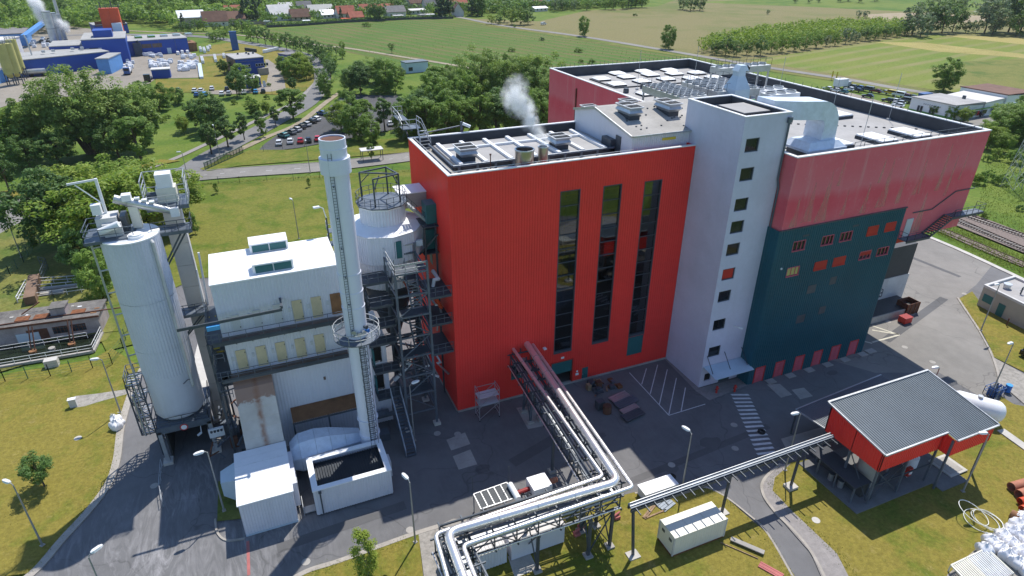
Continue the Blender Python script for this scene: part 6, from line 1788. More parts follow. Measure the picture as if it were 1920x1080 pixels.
# ---- horizontal tank, gas bottles
t=thing('gas_tank','white horizontal gas tank with domed ends behind the shelter','tank',P(1845,790))
p0,p1=P(1795,752,1.8),P(1868,772,1.8)
d=(p1-p0).normalized()
mb=MB();mb.tube([p0-d*.9,p0-d*.7,p0-d*.35,p0,p1,p1+d*.35,p1+d*.7,p1+d*.9],[.5,.95,1.25,1.38,1.38,1.25,.95,.5],28);mb.build('shell','white_paint',t,smooth=True)
mb=MB()
for q in (.2,.8):
 c=p0.lerp(p1,q);mb.box(c.x-.25,c.x+.25,c.y-.9,c.y+.9,.2,1.0)
mb.build('saddle','concrete',t)
mb=MB();c=p0.lerp(p1,.5);mb.cyl(c+Vector((0,0,1.3)),c+Vector((0,0,1.62)),.3,12);mb.build('valve_dome','galv',t)
c=P(1862,740)
t=thing('bottle_rack','rack of blue gas bottles at the road edge by the lamp','gas bottles',c)
for i in range(5):
 for j in range(3):
  x,y=c.x-.9+i*.38,c.y-.5+j*.38
  mb=MB();mb.cyl((x,y,.15),(x,y,1.35),.13,8);mb.cyl((x,y,1.35),(x,y,1.55),.13,8,.05);mb.build('bottle',random.choice(['gas_blue','gas_blue','steel_dark','galv','red_dark']),t)
mb=MB();mb.rail([(c.x-1.1,c.y-.7,.1),(c.x+1,c.y-.7,.1),(c.x+1,c.y+.7,.1),(c.x-1.1,c.y+.7,.1),(c.x-1.1,c.y-.7,.1)],1.2,1,.06);mb.build('rack_frame','gas_blue',t)
c=P(1887,736)
t=thing('blue_drum','blue plastic drum next to the gas bottle rack','drum',c)
mb=MB();mb.cyl((c.x,c.y,.2),(c.x,c.y,1.2),.38,14);mb.build('body','blue_drum',t,smooth=True)
mb=MB();mb.ring((c.x,c.y),.4,1.2,1.26,14);mb.build('lid','car_sky',t)
# ---- containers
t=thing('cream_container','cream office container standing on the grass by the road','container',P(1292,1025))
a,b_,c=P(1231,1018),P(1263,1049),P(1352,1005)
X0,X1,Y0,Y1=30.75,36.9,32.75,35.15
mb=MB();mb.box(X0,X1,Y0,Y1,.45,2.75);mb.build('body','cream',t)
for k in range(3):
 mb=MB();mb.box(X0+.02+k*2.05,X0+2.04+k*2.05,Y0-.02,Y1+.02,2.75,2.82);mb.build('roof_panel','cream',t)
mb=MB();mb.box(X0-.04,X0+.1,Y0-.04,Y0+.1,.4,2.85);mb.box(X0-.04,X0+.1,Y1-.1,Y1+.04,.4,2.85);mb.box(X1-.1,X1+.04,Y0-.04,Y0+.1,.4,2.85);mb.build('corner_post','concrete_white',t)
mb=MB();mb.box(X0-.05,X0-.002,Y0+.35,Y0+.75,1.9,2.2);mb.box(X0-.05,X0-.002,Y1-.9,Y1-.5,2.0,2.3);mb.build('vent_grille','steel_dark',t)
mb=MB()
for k in range(20): mb.box(X0+.2+k*.3,X0+.23+k*.3,Y0-.015,Y0,.5,2.7)
o=mb.build('wall_rib','cream',t);o['kind']='stuff'
mb=MB();mb.bar((X0,Y0+.1,.3),(X1,Y0+.1,.3),.15);mb.bar((X0,Y1-.1,.3),(X1,Y1-.1,.3),.15);mb.bar((X0+.05,Y0,.3),(X0+.05,Y1,.3),.12);mb.build('skid','rust',t)
t=thing('white_container','low white container lying behind the pipe bridge corner','container',P(1228,925))
a=P(1205,935)
mb=MB();mb.box(32.2,36.2,39.6,41.0,.2,1.3);mb.build('body','white_clad',t)
mb=MB();mb.box(32.1,36.3,39.5,41.1,1.3,1.4);mb.build('lid','white_roof',t)
# emergency cooler and generator below the pipes
t=thing('dry_cooler','flat grey cooler bank with five fins under the pipe bridge','cooler',P(930,955))
a,b_,c,d=P(888,927,2.6),P(950,905,2.6),P(968,933,2.6),P(902,955,2.6)
u,v=(b_-a),(d-a)
for k in range(5):
 mb=MB();p,q=a+u*(k/5+.015),a+u*((k+1)/5-.015)
 mb.add([p,q,q+v,p+v,p-Vector((0,0,.3)),q-Vector((0,0,.3)),q+v-Vector((0,0,.3)),p+v-Vector((0,0,.3))],[(3,2,1,0),(4,5,6,7),(0,1,5,4),(1,2,6,5),(2,3,7,6),(3,0,4,7)]);mb.build('fin_panel','solar',t)
mb=MB()
for k in range(6): p=a+u*(k/5);mb.bar(p,p+v,.1,.14)
mb.bar(a,b_,.1,.14);mb.bar(d,c,.1,.14);mb.build('frame','galv',t)
mb=MB()
for p in (a,b_,c,d): mb.bar((p.x,p.y,.1),(p.x,p.y,2.5),.12)
mb.build('leg','galv',t)
mb=MB();e0,e1=P(956,908,2.9),P(972,936,2.9);mb.tube([e0,e1],.32,14);mb.build('header_tube','white_paint',t,smooth=True)
mb=MB();mb.bar(e0+Vector((0,.3,0)),e0+Vector((0,.3,2.2)),.05);mb.bar(a+Vector((0,.3,0)),a+Vector((0,.3,2.2)),.05);mb.build('antenna','steel_dark',t)
t=thing('generator_box','bright white cabinet with orange pipe stub beside the cooler bank','cabinet',P(1010,935))
c=P(1010,938)
mb=MB();mb.box(c.x-1.0,c.x+1.1,c.y-.9,c.y+1.1,.2,2.6);mb.build('cabinet','white_paint',t)
mb=MB();mb.tube([(c.x+1.1,c.y+.2,1.9),(c.x+2.2,c.y+.3,1.9)],.3,12);mb.build('stub_pipe','clay_pipe',t)
mb=MB();mb.tube([(c.x-1.0,c.y+.3,1.8),(c.x-2.6,c.y+.1,1.9)],.25,12);mb.build('link_pipe','red_dark',t)
for i in range(9):
 mb=MB();x,y=c.x-2.6+random.random()*1.4,c.y-.9+random.random()*1.4
 mb.tube([(x,y,.3),(x,y,1.2+random.random()),(x+.5,y,1.4)],.09,7);mb.build('hose',random.choice(['galv','white_paint','steel_dark']),t)
t=thing('flat_container','stained white ribbed container roof at the left end of the cooler bank','container',P(860,985))
mb=MB();X0,X1,Y0,Y1=10.3,15.9,38.3,41.0
mb.wall((X0,Y0),(X1,Y0),.3,2.4,(),.3,.04);mb.wall((X0,Y1),(X0,Y0),.3,2.4,(),.3,.04);mb.wall((X1,Y0),(X1,Y1),.3,2.4,(),.3,.04);mb.build('wall','white_clad',t)
mb=MB();mb.corr((X0,Y0,2.4),(1,0,0),(0,1,0),(0,0,1),X1-X0,Y1-Y0,.35,.05);mb.build('roof','pale_roof',t)
t=thing('tank_container','white container half hidden under the middle of the pipe bridge','container',P(960,1000))
mb=MB();mb.box(16.4,22.0,38.3,40.4,.3,2.5);mb.build('body','white_clad',t)
mb=MB();mb.box(16.3,22.1,38.2,40.5,2.5,2.58);mb.build('lid','pale_roof',t)
for k,(x,y) in enumerate(((23.6,38.6),(24.4,39.2),(28.4,38.9))):
 mb=MB();mb.cyl((x-.4,y,.7),(x+.4,y+.2,.75),.12,10);mb.box(x-.3,x+.3,y-.2,y+.3,.2,.55)
 tag(mb.build('valve','line_red'),['left one of the red valve units below the pipe bridge','middle one of the red valve units below the pipe bridge','right red valve unit at the pipe bridge corner'][k],'valve','red valves under the pipe bridge')
# timber, slabs, skids lying about
def planks(name,lb,cat,px,L_,wd,n,ang,mtl,z=.2):
 c=P(*px);t=thing(name,lb,cat,c)
 d=Vector((math.cos(ang),math.sin(ang),0));nrm=Vector((-d.y,d.x,0))
 for i in range(n):
  o_=c+nrm*(i-n/2)*wd*1.15+Vector((0,0,z+.06+.02*(i % 2)))
  mb=MB();mb.bar(o_-d*L_/2,o_+d*L_/2,wd,.12);mb.build('plank',mtl,t)
 return t
planks('timber','loose wooden planks on the grass by the bridge post','planks',(1215,962),2.2,.18,2,.5,'wood')
planks('timber','single long plank on grass beside the bridge post','planks',(1228,966),2.6,.16,1,.05,'wood')
planks('metal_sheets','stack of dark metal grids lying beside the white container','grids',(1242,945),1.8,.3,5,.3,'steel_blue')
planks('beam_pile','grey concrete beam lying on the grass left of the road','beam',(1401,1025),3.2,.5,1,-.95,'concrete',.4)
planks('slats','thin timber battens behind the concrete beam','battens',(1385,1035),3.6,.07,1,-.95,'wood')
planks('red_bundle','bundle of red barrier boards at the lower frame edge','barrier boards',(1445,1072),2.2,.16,4,-1.1,'line_red')
for k,(px,L_,w_,n,m_,lb) in enumerate((((1160,748),2.8,.3,4,'galv','palest stack of steel gratings by the parking bays'),((1172,757),3.3,.3,4,'steel_blue','longest stack of steel gratings by the parking bays'),((1178,770),2.6,.3,3,'galv','stack of gratings nearest the long one on the yard'),((1184,781),3.0,.3,4,'steel_dark','darkest stack of gratings, nearest to the camera'))):
 t=planks('grating_stack',lb,'gratings',px,L_,w_,n,.18,m_,.35);t['group']='grating stacks on the yard'
t=thing('scrap_pile','pile of rusty scrap and dark boxes in front of the red wall','scrap',P(1130,730))
c=P(1130,730)
for i in range(22):
 x,y=c.x+random.uniform(-2.2,2.4),c.y+random.uniform(-1.6,1.4)
 mb=MB();q=random.random()
 if q<.5: mb.box(x,x+random.uniform(.3,1.2),y,y+random.uniform(.3,.8),.1,random.uniform(.3,1.1))
 else: mb.bar((x,y,.3),(x+random.uniform(-1,1),y+random.uniform(-.8,.8),random.uniform(.3,1.2)),.16)
 mb.build('scrap_piece',random.choice(['rust','steel_dark','rust_brown','wood','steel_blue']),t)
c=P(1138,775)
t=thing('cable_drum','rusty brown drum and crate in front of the scrap pile','crate',c)
mb=MB();mb.cyl((c.x,c.y,.1),(c.x,c.y+.1,1.2),.55,12);mb.build('drum','rust_brown',t)
mb=MB();mb.box(c.x-.9,c.x+.1,c.y+.7,c.y+1.6,.1,1.3);mb.build('crate','steel_dark',t)
# rolling scaffold at the red wall
c=P(915,782)
t=thing('scaffold','mobile aluminium scaffold tower standing at the red wall','scaffold',c)
X0,X1,Y0,Y1=c.x-1.3,c.x+1.3,c.y-.6,c.y+.9
mb=MB()
for x in (X0,X1):
 for y in (Y0,Y1): mb.bar((x,y,.25),(x,y,4.6),.06)
 for z in (.6,1.3,2.0,2.7,3.4,4.1,4.6): mb.bar((x,Y0,z),(x,Y1,z),.05)
for z0,z1 in ((.5,2.4),(2.4,4.3)):
 for y in (Y0,Y1): mb.bar((X0,y,z0),(X1,y,z1),.05);mb.bar((X0,y,z1),(X1,y,z1),.05)
mb.build('frame','galv_rail',t)
for z in (2.4,3.5):
 for k in range(3):
  mb=MB();mb.box(X0,X1,Y0+.05+k*.48,Y0+.48+k*.48,z,z+.05);mb.build('platform_board','door_grey',t)
mb=MB()
for x in (X0,X1):
 for y in (Y0,Y1): mb.cyl((x-.04,y,.2),(x+.04,y,.2),.1,8)
mb.build('wheel','rubber',t)
for k,(px,lb) in enumerate((((1259,897),'black tyre lying on the yard near the pipe bridge'),((1427,812),'black tyre lying on the zebra crossing'))):
 c=P(*px);mb=MB();mb.ring((c.x,c.y),.45,.1,.35,16,.25);tag(mb.build('tyre','rubber'),lb,'tyre')
# white sacks left, marker block
def bag(c,lb,group=None,sc=1.0,mtl='bag_white',seed=0):
 rr=random.Random(seed)
 t=thing('big_bag',lb,'big bag',c,group)
 n,m_=24,11
 vs,fs=[],[]
 ph=[rr.uniform(0,6.28) for _ in range(8)]
 rot=rr.uniform(0,1.6);lean=(rr.uniform(-.14,.14),rr.uniform(-.14,.14))
 for j in range(m_):
  zz=j/(m_-1)
  prof=(.84,.98,1.04,1.07,1.08,1.07,1.03,.93,.74,.42,.12)[j]
  fold=.35+1.1*zz
  for i in range(n):
   a=2*math.pi*i/n
   sq=1/max(abs(math.cos(a)),abs(math.sin(a))) ** .7
   w_=.05*math.sin(3*a+ph[0]+2.2*zz)+.05*math.sin(5*a+ph[1]-3*zz)*fold+.045*math.sin(8*a+ph[2]+5*zz)*fold+.04*math.sin(11*a+ph[3])*fold+.03*rr.uniform(-1,1)
   r=.5*sc*prof*sq*(1+w_)
   zc=zz ** .8*.98+(.07*math.sin(2*a+ph[4])+.05*math.sin(5*a+ph[5]))*zz+(.16 if j==m_-1 else 0)
   vs.append((c.x+r*math.cos(a+rot)+lean[0]*zz,c.y+r*math.sin(a+rot)+lean[1]*zz,c.z+sc*zc))
 for j in range(m_-1):
  for i in range(n): fs.append((j*n+i,j*n+(i+1) % n,(j+1)*n+(i+1) % n,(j+1)*n+i))
 fs.append(tuple(range((m_-1)*n,m_*n)))
 mb=MB();mb.add(vs,fs);mb.build('sack',mtl,t,smooth=True)
 mb=MB()
 for s in range(4):
  a=math.pi/4+s*math.pi/2
  p=c+Vector((.5*sc*math.cos(a),.5*sc*math.sin(a),1.0*sc))
  mb.bars([p,p+Vector((rr.uniform(-.2,.2),rr.uniform(-.2,.2),.25)),p+Vector((.2*math.cos(a+2),.2*math.sin(a+2),.1))],.06,.03)
 mb.build('loop',mtl,t)
 return t
for k,(px,lb) in enumerate((((221,806),'front one of the white sacks on the lawn edge'),((222,796),'rear white sack on the lawn edge'),((228,799),'small white sack leaning at the lawn edge'))):
 c=P(*px);c.z=.2;bag(c,lb,'white sacks by the lane',1.15 if k<2 else .8,seed=k)
c=P(140,764);t=thing('distribution_box','small pale cabinet at the end of the gravel path on the lawn','cabinet',c)
mb=MB();mb.box(c.x-.4,c.x+.4,c.y-.25,c.y+.25,.2,1.3);mb.build('cabinet','concrete_white',t)
mb=MB();mb.box(c.x-.45,c.x+.45,c.y-.3,c.y+.3,1.3,1.38);mb.build('cap','white_paint',t)
# big bags at the lower right and the crate of slats
k=0
spots=[(1852,1022),(1876,1014),(1893,1004),(1903,992),(1916,982),(1868,1036),(1890,1026),(1909,1014),(1926,1004),(1884,1050),(1906,1040),(1924,1028),(1900,1062),(1921,1052),(1940,1040),(1918,1076),(1938,1066),(1955,990),(1948,1018),(1842,1040)]
order={q: i for i,q in enumerate(sorted(spots))}
for px in spots:
 c=P(*px);c.z=.21
 bag(c,'full white bulk bag, '+ORD[order[px]]+' from the left in the pack beside the slatted rack','white bulk bags in the corner',1.2,seed=40+k);k+=1
t=thing('slatted_rack','flat slatted metal rack beside the white bulk bags','rack',P(1840,1060))
a,b_,d=P(1783,1060,1.0),P(1850,1028,1.0),P(1832,1110,1.0)
u,v=b_-a,d-a
for k in range(22):
 p=a+u*((k+.5)/22)
 mb=MB();mb.bar(p,p+v,u.length/22*.62,.05);mb.build('slat','galv' if 9<k else 'cream',t)
mb=MB();mb.bar(a,b_,.12,.14);mb.bar(a,d,.12,.14);mb.bar(b_,b_+v,.12,.14);mb.bar(a+u*.42,a+u*.42+v,.14,.14)
for p in (a,b_,d,b_+v): mb.bar((p.x,p.y,.2),(p.x,p.y,1.0),.1)
mb.build('frame','cream',t)
# clay pipes, hose coil
for k,(px0,px1,r,mtl,lb) in enumerate((((1896,913),(1925,905),.5,'clay_pipe','upper terracotta pipe lying at the right frame edge'),((1910,927),(1940,918),.5,'clay_pipe','second terracotta pipe from the top at the right edge'),((1912,940),(1945,933),.38,'orange_red','thin orange pipe below the terracotta pipes'),((1895,962),(1925,978),.45,'rust_sheet','brown pipe lying askew above the white bags'),((1916,955),(1945,948),.4,'orange_red','orange pipe next to the brown one at the edge'))):
 p0,p1=P(*px0,.7),P(*px1,.7)
 n=18;mb=MB();d=(p1-p0).normalized();s=d.cross(Vector((0,0,1))).normalized();u=s.cross(d)
 vs=[]
 for p in (p0,p1):
  for rr_ in (r,r*.88): vs+=[p+(s*math.cos(2*math.pi*i/n)+u*math.sin(2*math.pi*i/n))*rr_ for i in range(n)]
 fs=[]
 for i in range(n):
  j=(i+1) % n
  fs+=[(i,j,2*n+j,2*n+i),(n+j,n+i,3*n+i,3*n+j),(j,i,n+i,n+j),(2*n+i,2*n+j,3*n+j,3*n+i)]
 mb.add(vs,fs);tag(mb.build('clay_pipe',mtl,smooth=True),lb,'pipe','loose pipes at the right edge')
t=thing('hose_coil','coil of white hose standing loosely on the dry grass','hose',P(1850,985))
c=P(1842,985)
for k,(ox,oy,r,tx,ty,h) in enumerate(((-.4,1.0,1.45,.3,.25,1.0),(.6,.1,1.4,.15,-.05,.5),(.75,.05,1.35,.1,.1,.4),(.1,.3,1.55,.02,.05,.28))):
 mb=MB();pts=[]
 for i in range(41):
  a=2*math.pi*i/40
  x,y=r*math.cos(a),r*math.sin(a)
  pts.append(Vector((c.x+ox+x,c.y+oy+y,max(.27,h+x*-tx+y*ty))))
 mb.tube(pts,.04,6);mb.build('hose_loop','hose',t,smooth=True)
c=P(1900,812);t=thing('cable_duct_cover','flat concrete strip on the grass right of the gas tank','concrete strip',c)
mb=MB();mb.bar(P(1876,806,.25),P(1935,848,.25),1.1,.16);mb.build('slab','concrete_pale',t)
# ---- small flat roofed building on the right
t=thing('gatehouse','small beige flat roofed building with teal door at the right edge','building',(111,51,0))
X0,X1,Y0,Y1,Z=106.3,122,46.0,54.6,3.9
ang=math.atan2(P(1920,545,4).y-P(1846,534,4).y,P(1920,545,4).x-P(1846,534,4).x)
o3,e1,e2=P(1846,534,Z),P(1920,570,Z),P(1902,517,Z)
u=Vector((e1.x-o3.x,e1.y-o3.y,0)).normalized();v=Vector((e2.x-o3.x,e2.y-o3.y,0)).normalized()
Lu,Lv=12.0,(e2-o3).length
def Q(a,b_,z): p=o3+u*a+v*b_;return Vector((p.x,p.y,z))
def qbox(mb,a0,a1,b0,b1,z0,z1):
 mb.add([Q(a0,b0,z0),Q(a1,b0,z0),Q(a1,b1,z0),Q(a0,b1,z0),Q(a0,b0,z1),Q(a1,b0,z1),Q(a1,b1,z1),Q(a0,b1,z1)],[(3,2,1,0),(4,5,6,7),(0,1,5,4),(1,2,6,5),(2,3,7,6),(3,0,4,7)]);return mb
qbox(MB(),0,Lu,0,Lv,.1,Z-.35).build('wall','beige_wall',t)
qbox(MB(),.3,Lu-.3,.3,Lv-.3,Z-.35,Z-.3).build('roof','roof_grey',t)
mb=MB()
qbox(mb,-.05,Lu,-.05,.35,Z-.349,Z+.05);qbox(mb,-.05,.35,.351,Lv,Z-.349,Z+.05);qbox(mb,.351,Lu,Lv-.35,Lv+.05,Z-.349,Z+.05);mb.build('parapet','concrete_white',t)
qbox(MB(),.5,2.1,-.06,-.01,1.3,2.6).build('window','teal',t)
qbox(MB(),3.2,4.3,-.06,-.01,.15,2.3).build('door','teal',t)
c=Q(1.9,3.0,0);mb=MB();mb.ring((c.x,c.y),.5,Z-.3,Z+.35,12);mb.ring((c.x,c.y),.62,Z+.35,Z+.5,12);mb.build('roof_fan','galv',t)
c=Q(4.1,3.2,0);mb=MB();mb.tube([(c.x,c.y,Z-.3),(c.x,c.y,Z+.8),(c.x+.5,c.y,Z+1.0)],.12,8);mb.bar((c.x-.5,c.y,Z+.4),(c.x+.5,c.y,Z+.5),.06);mb.build('roof_vent','steel_dark',t)
t=thing('dark_vehicle','dark car partly seen at the right frame edge on the gravel track','car',P(1925,668))
c=P(1928,672);mb=MB();mb.box(c.x-1,c.x+3,c.y-.9,c.y+.9,.5,1.2);mb.build('body','car_black',t);mb=MB();mb.box(c.x-.6,c.x+2,c.y-.8,c.y+.8,1.2,1.8);mb.build('cabin','car_glass',t);mb=MB();mb.cyl((c.x-.3,c.y-.95,.55),(c.x-.3,c.y-.75,.55),.34,12);mb.build('wheel','rubber',t)
for px,h,lb in (((1803+83,612),1.2,'short brown post in the grass strip by the gatehouse'),((1896,606),1.6,'thin pale sign post in front of the gatehouse')):
 c=P(*px);mb=MB();mb.bar((c.x,c.y,.2),(c.x,c.y,h),.12);mb.box(c.x-.15,c.x+.15,c.y-.05,c.y+.05,h,h+.25);tag(mb.build('marker_post','rust_brown' if h<1.5 else 'concrete_white'),lb,'post')
# ---- hut outside the frame that the glass strips mirror
t=thing('roadside_hut','small hut with grey pitched roof standing on the grass','hut',(33,17,0))
mb=MB();mb.box(31,36.5,14.5,19,.1,2.8);mb.build('wall','beige_wall',t)
mb=MB();mb.add([(30.7,14.2,2.8),(36.8,14.2,2.8),(36.8,16.75,4.2),(30.7,16.75,4.2),(36.8,19.3,2.8),(30.7,19.3,2.8)],[(0,1,2,3),(3,2,4,5),(0,3,5),(1,4,2)]);mb.build('roof','grey_tile',t)
mb=MB();mb.box(32,34,18.98,19.05,1.2,2.2);mb.build('window','white_paint',t)
# ================================================================== street lamps
def make_lamp():
 r=thing('street_lamp','','street lamp')
 mb=MB();mb.cyl((0,0,0),(0,0,8.0),.1,10,.055);mb.build('pole','post_grey',r)
 mb=MB();mb.tube([(0,0,7.95),(.15,0,8.15),(.4,0,8.25)],.045,6);mb.build('arm','post_grey',r)
 mb=MB()
 vs=[]
 for x,wd,z0,z1 in ((.25,.1,8.18,8.3),(.45,.2,8.15,8.36),(.95,.2,8.17,8.36),(1.2,.1,8.2,8.3)): vs+=[(x,-wd,z0),(x,wd,z0),(x,wd*.7,z1),(x,-wd*.7,z1)]
 fs=[(0,3,2,1),(12,13,14,15)]
 for k in range(3):
  for j in range(4): fs.append((4*k+j,4*k+(j+1) % 4,4*k+4+(j+1) % 4,4*k+4+j))
 mb.add(vs,fs);mb.build('lamp_head','lamp_white',r)
 mb=MB();mb.box(-.18,.18,-.18,.18,0,.12);mb.build('base','concrete',r)
 return r
lamp=make_lamp()
GL='street lamps around the plant'
for (base,head,rz,lb) in (((81,1025),None,2.4,'street lamp on the lawn nearest the lower left corner'),((227,776),None,3.0,'street lamp on the lawn beside the white sacks'),((421,960),None,3.3,'street lamp in the planting strip left of the fan housing'),(None,(165,1043),.6,'street lamp cut off by the lower frame edge'),
       ((779,1019),None,1.9,'street lamp at the grass edge below the open topped box'),(None,(1297,812),1.9,'street lamp on the yard between pipe bridge and parking bays'),(None,(768,722),.2,'street lamp in front of the open stair tower'),(None,(1501,775),3.0,'street lamp beside the cable bridge and shelter corner'),
       (None,(1762,689),3.0,'street lamp just behind the shelter roof'),((1857,742),None,3.1,'street lamp beside the blue gas bottles'),((1838,622),None,3.1,'street lamp in front of the gatehouse'),(None,(1855,813),2.8,'street lamp at the right front corner of the shelter'),
       ((561,449),None,2.0,'street lamp on the green lawn left of the chimney'),((356,348),None,2.9,'street lamp at the plant road near the lower trees'),((41,484),None,2.6,'street lamp beside the road at the left frame edge'),((758,262),None,2.0,'street lamp on the verge left of the red building corner'),((582,325),None,1.5,'street lamp on the plant road left of the chimney top'),
       ((412,292),None,1.7,'street lamp beside the curved road by the green fence'),((870,243),None,1.7,'street lamp behind the roof of the red building, left'),((987,235),None,1.7,'street lamp behind the roof of the red building, right'),((1889,242),None,2.5,'white globe lamp among the shrubs right of the hall')):
 if base is not None: p=P(*base)
 else: p=P(*head,8.25)
 copy_tree(lamp,(p.x,p.y,.15),rz,lb,GL)
discard(lamp)
# ================================================================== old pump house and basin
wl,wr=P(0,651),P(193,624)
ud=(wr-wl).normalized();vd=Vector((-ud.y,ud.x,0))
hw=height(wr,195,586)
t=thing('pump_house','old low pump house with weathered flat roof and rusty hatches','building',wl)
def R_(a,b_,z): p=wr+ud*a+vd*b_;return Vector((p.x,p.y,z))
def rbox(a0,a1,b0,b1,z0,z1,mb=None):
 mb=mb or MB()
 return mb.add([R_(a0,b0,z0),R_(a1,b0,z0),R_(a1,b1,z0),R_(a0,b1,z0),R_(a0,b0,z1),R_(a1,b0,z1),R_(a1,b1,z1),R_(a0,b1,z1)],[(3,2,1,0),(4,5,6,7),(0,1,5,4),(1,2,6,5),(2,3,7,6),(3,0,4,7)])
DB=(P(195,586,hw)-P(184,562,hw)).length-.2
LW=(wr-wl).length
def A(px): return -(193-px)/193*LW
rbox(-22,0,0,DB,.1,hw-.2).build('wall','old_wall',t)
rf=rbox(-22.2,.3,-.3,DB+.2,hw-.2,hw).build('roof','old_roof',t)
rbox(-22.2,.3,-.36,-.3,hw-.28,hw+.02).build('eaves','rust_brown',t)
for p0,p1 in ((36,61),(70,98),(140,166)):
 rbox(A(p0),A(p1),1.0,2.3,hw,hw+.14).build('hatch','rust',rf)
rbox(A(103),A(131),1.3,3.3,hw,hw+1.2).build('roof_shaft','old_wall',rf)
rbox(A(101),A(133),1.15,3.45,hw+1.2,hw+1.33).build('shaft_cap','old_roof',rf)
for i in range(14):
 a,b_=random.uniform(-20,0),random.uniform(0,4.0);rbox(a,a+random.uniform(.3,.9),b_,b_+.3,hw,hw+.05).build('loose_sheet',random.choice(['white_paint','concrete_pale','rust_sheet']),rf)
for p0,p1 in ((104,132),(138,166)):
 a0,wd=A(p0),A(p1)-A(p0)
 f=rbox(a0,a0+wd,-.06,-.01,.95,2.1).build('window','rust_brown',t)
 for k in range(4):
  for j in range(2): rbox(a0+.05+k*wd/4,a0+wd/4-.05+k*wd/4,-.09,-.061,1.02+j*.53,1.48+j*.53).build('pane','glass_blue',f)
rbox(A(56),A(95),-.05,-.01,.15,2.1).build('door_opening','rust_brown',t)
rbox(A(36),A(78),-.14,-.06,.15,1.7).build('door_panel','hood_blue',t)
t=thing('settling_basin','dark water basin with white railings in front of the pump house','basin',P(100,670))
bp=[P(*q) for q in ((-60,662),(193,627),(176,662),(0,692),(-60,702))]
mb=MB();mb.poly([(p.x,p.y) for p in bp],.28);mb.build('water','water',t)
mb=MB()
for a,b_ in zip(bp[1:],bp[2:]): mb.bar(a+Vector((0,0,.3)),b_+Vector((0,0,.3)),.4,.35)
mb.build('rim','concrete',t)
mb=MB();L0=[p+Vector((0,0,.4)) for p in bp]
mb.rail([L0[1],L0[2],L0[3],L0[4]],1.0,1.9,.055);mb.rail([P(-40,668,.4),P(28,657,.4),P(165,634,.4)],1.0,1.9,.055);mb.build('basin_rail','coping',t)
for px in ((62,660),(135,646)):
 for dx in (-3,4):
  mb=MB();a=P(px[0]+dx,px[1],.3);b_=a+vd*1.9+Vector((0,0,hw+.2));b_=Vector((b_.x,b_.y,hw+.25));mb.tube([a,b_],.09,8);mb.build('suction_pipe','rust_brown',t)
 mb=MB();c=P(*px,.3);mb.ring((c.x,c.y),.5,.28,.55,8);mb.build('pipe_foot','rust_sheet',t)
mb=MB();c=P(98,655,.3);mb.ring((c.x,c.y),.45,.28,.6,8);mb.build('pipe_foot','concrete',t)
c=P(100,688);mb=MB();mb.box(c.x-.8,c.x+.8,c.y-.5,c.y+.5,.2,1.3);tag(mb.build('meter_cabinet','concrete_pale'),'grey cabinet at the front railing of the basin','cabinet')
mb=MB();mb.bar(P(-50,617,hw+.1),P(120,591,hw+.1),.14);mb.bar(P(120,591,hw+.1),P(232,576,hw+.1),.14);mb.bar(P(40,590,hw+.2),P(74,566,hw+1.2),.14)
tag(mb.build('rusty_pipe','rust_brown'),'long rusty pipe along the pump house eaves','pipe')
t=thing('weir','brown gated channel with white railings behind the pump house','weir',P(60,555))
a,b_=P(62,520),P(60,565)
mb=MB();mb.bar(P(57,565,.8),P(66,522,.8),1.6,1.6);mb.build('channel_wall','brown_wall',t)
mb=MB();mb.rail([P(34,568,.2),P(52,535,.2)],1.1,1.4,.09);mb.rail([P(62,566,.2),P(75,532,.2),P(180,525,.2)],1.1,2.0,.09);mb.rail([P(72,545,.2),P(180,535,.2)],1.1,2.0,.08);mb.rail([P(34,566,.2),P(100,556,.2),P(180,545,.2)],1.1,2.0,.08);mb.build('weir_rail','coping',t)
mb=MB();mb.bar(P(76,545,.4),P(180,531,.4),.9,.6);mb.bar(P(76,552,.4),P(120,547,.4),.8,.5);mb.build('channel_slab','concrete',t)
mb=MB();mb.rail([P(82,530,.2),P(92,505,.2),P(78,502,.2)],2.2,1.0,.06,(1,.7,.4));mb.build('gate_frame','steel_blue',t)
# mesh fences
def fence(name,lb,pts,h=1.9,step=3.0,mtl='fence_green',wires=5,m2=None):
 t=thing(name,lb,'fence',pts[0])
 for a,b_ in zip(pts,pts[1:]):
  L_=(b_-a).length;n=max(1,int(round(L_/step)))
  for i in range(n+1):
   p=a.lerp(b_,i/n);mb=MB();mb.bar(p,p+Vector((0,0,h)),.09);mb.build('post',mtl,t)
 mb=MB()
 for a,b_ in zip(pts,pts[1:]):
  for k in range(wires): mb.bar(a+Vector((0,0,.2+k*(h-.25)/(wires-1))),b_+Vector((0,0,.2+k*(h-.25)/(wires-1))),.022)
 o=mb.build('wire',m2 or mtl,t);o['kind']='stuff'
 return t
fence('mesh_fence','wire mesh fence along the lawn in front of the basin',[P(*q,.2) for q in ((-60,722),(10,715),(95,705),(174,690),(211,683),(232,655),(240,620))])
fence('mesh_fence','wire mesh fence between the road and the weir on the left',[P(*q,.2) for q in ((-20,545),(20,517),(45,492),(62,470))])
fence('mesh_fence','thin fence along the lawn edge behind the plant road',[P(*q,.2) for q in ((370,344),(450,344),(600,335),(780,322))],1.8,6)
t=thing('sliding_gate','long dark green sliding gate beside the plant road','gate',P(385,318))
a,b_=P(385,320),P(456,288)
mb=MB();mb.bar(a+Vector((0,0,.3)),b_+Vector((0,0,.3)),.15,.2);mb.bar(a+Vector((0,0,2.0)),b_+Vector((0,0,2.0)),.12,.16)
mb.build('frame','fence_green',t)
for i in range(13):
 p=a.lerp(b_,i/12);mb=MB();mb.bar(p+Vector((0,0,.1)),p+Vector((0,0,2.2)),.14);mb.build('post','fence_green',t)
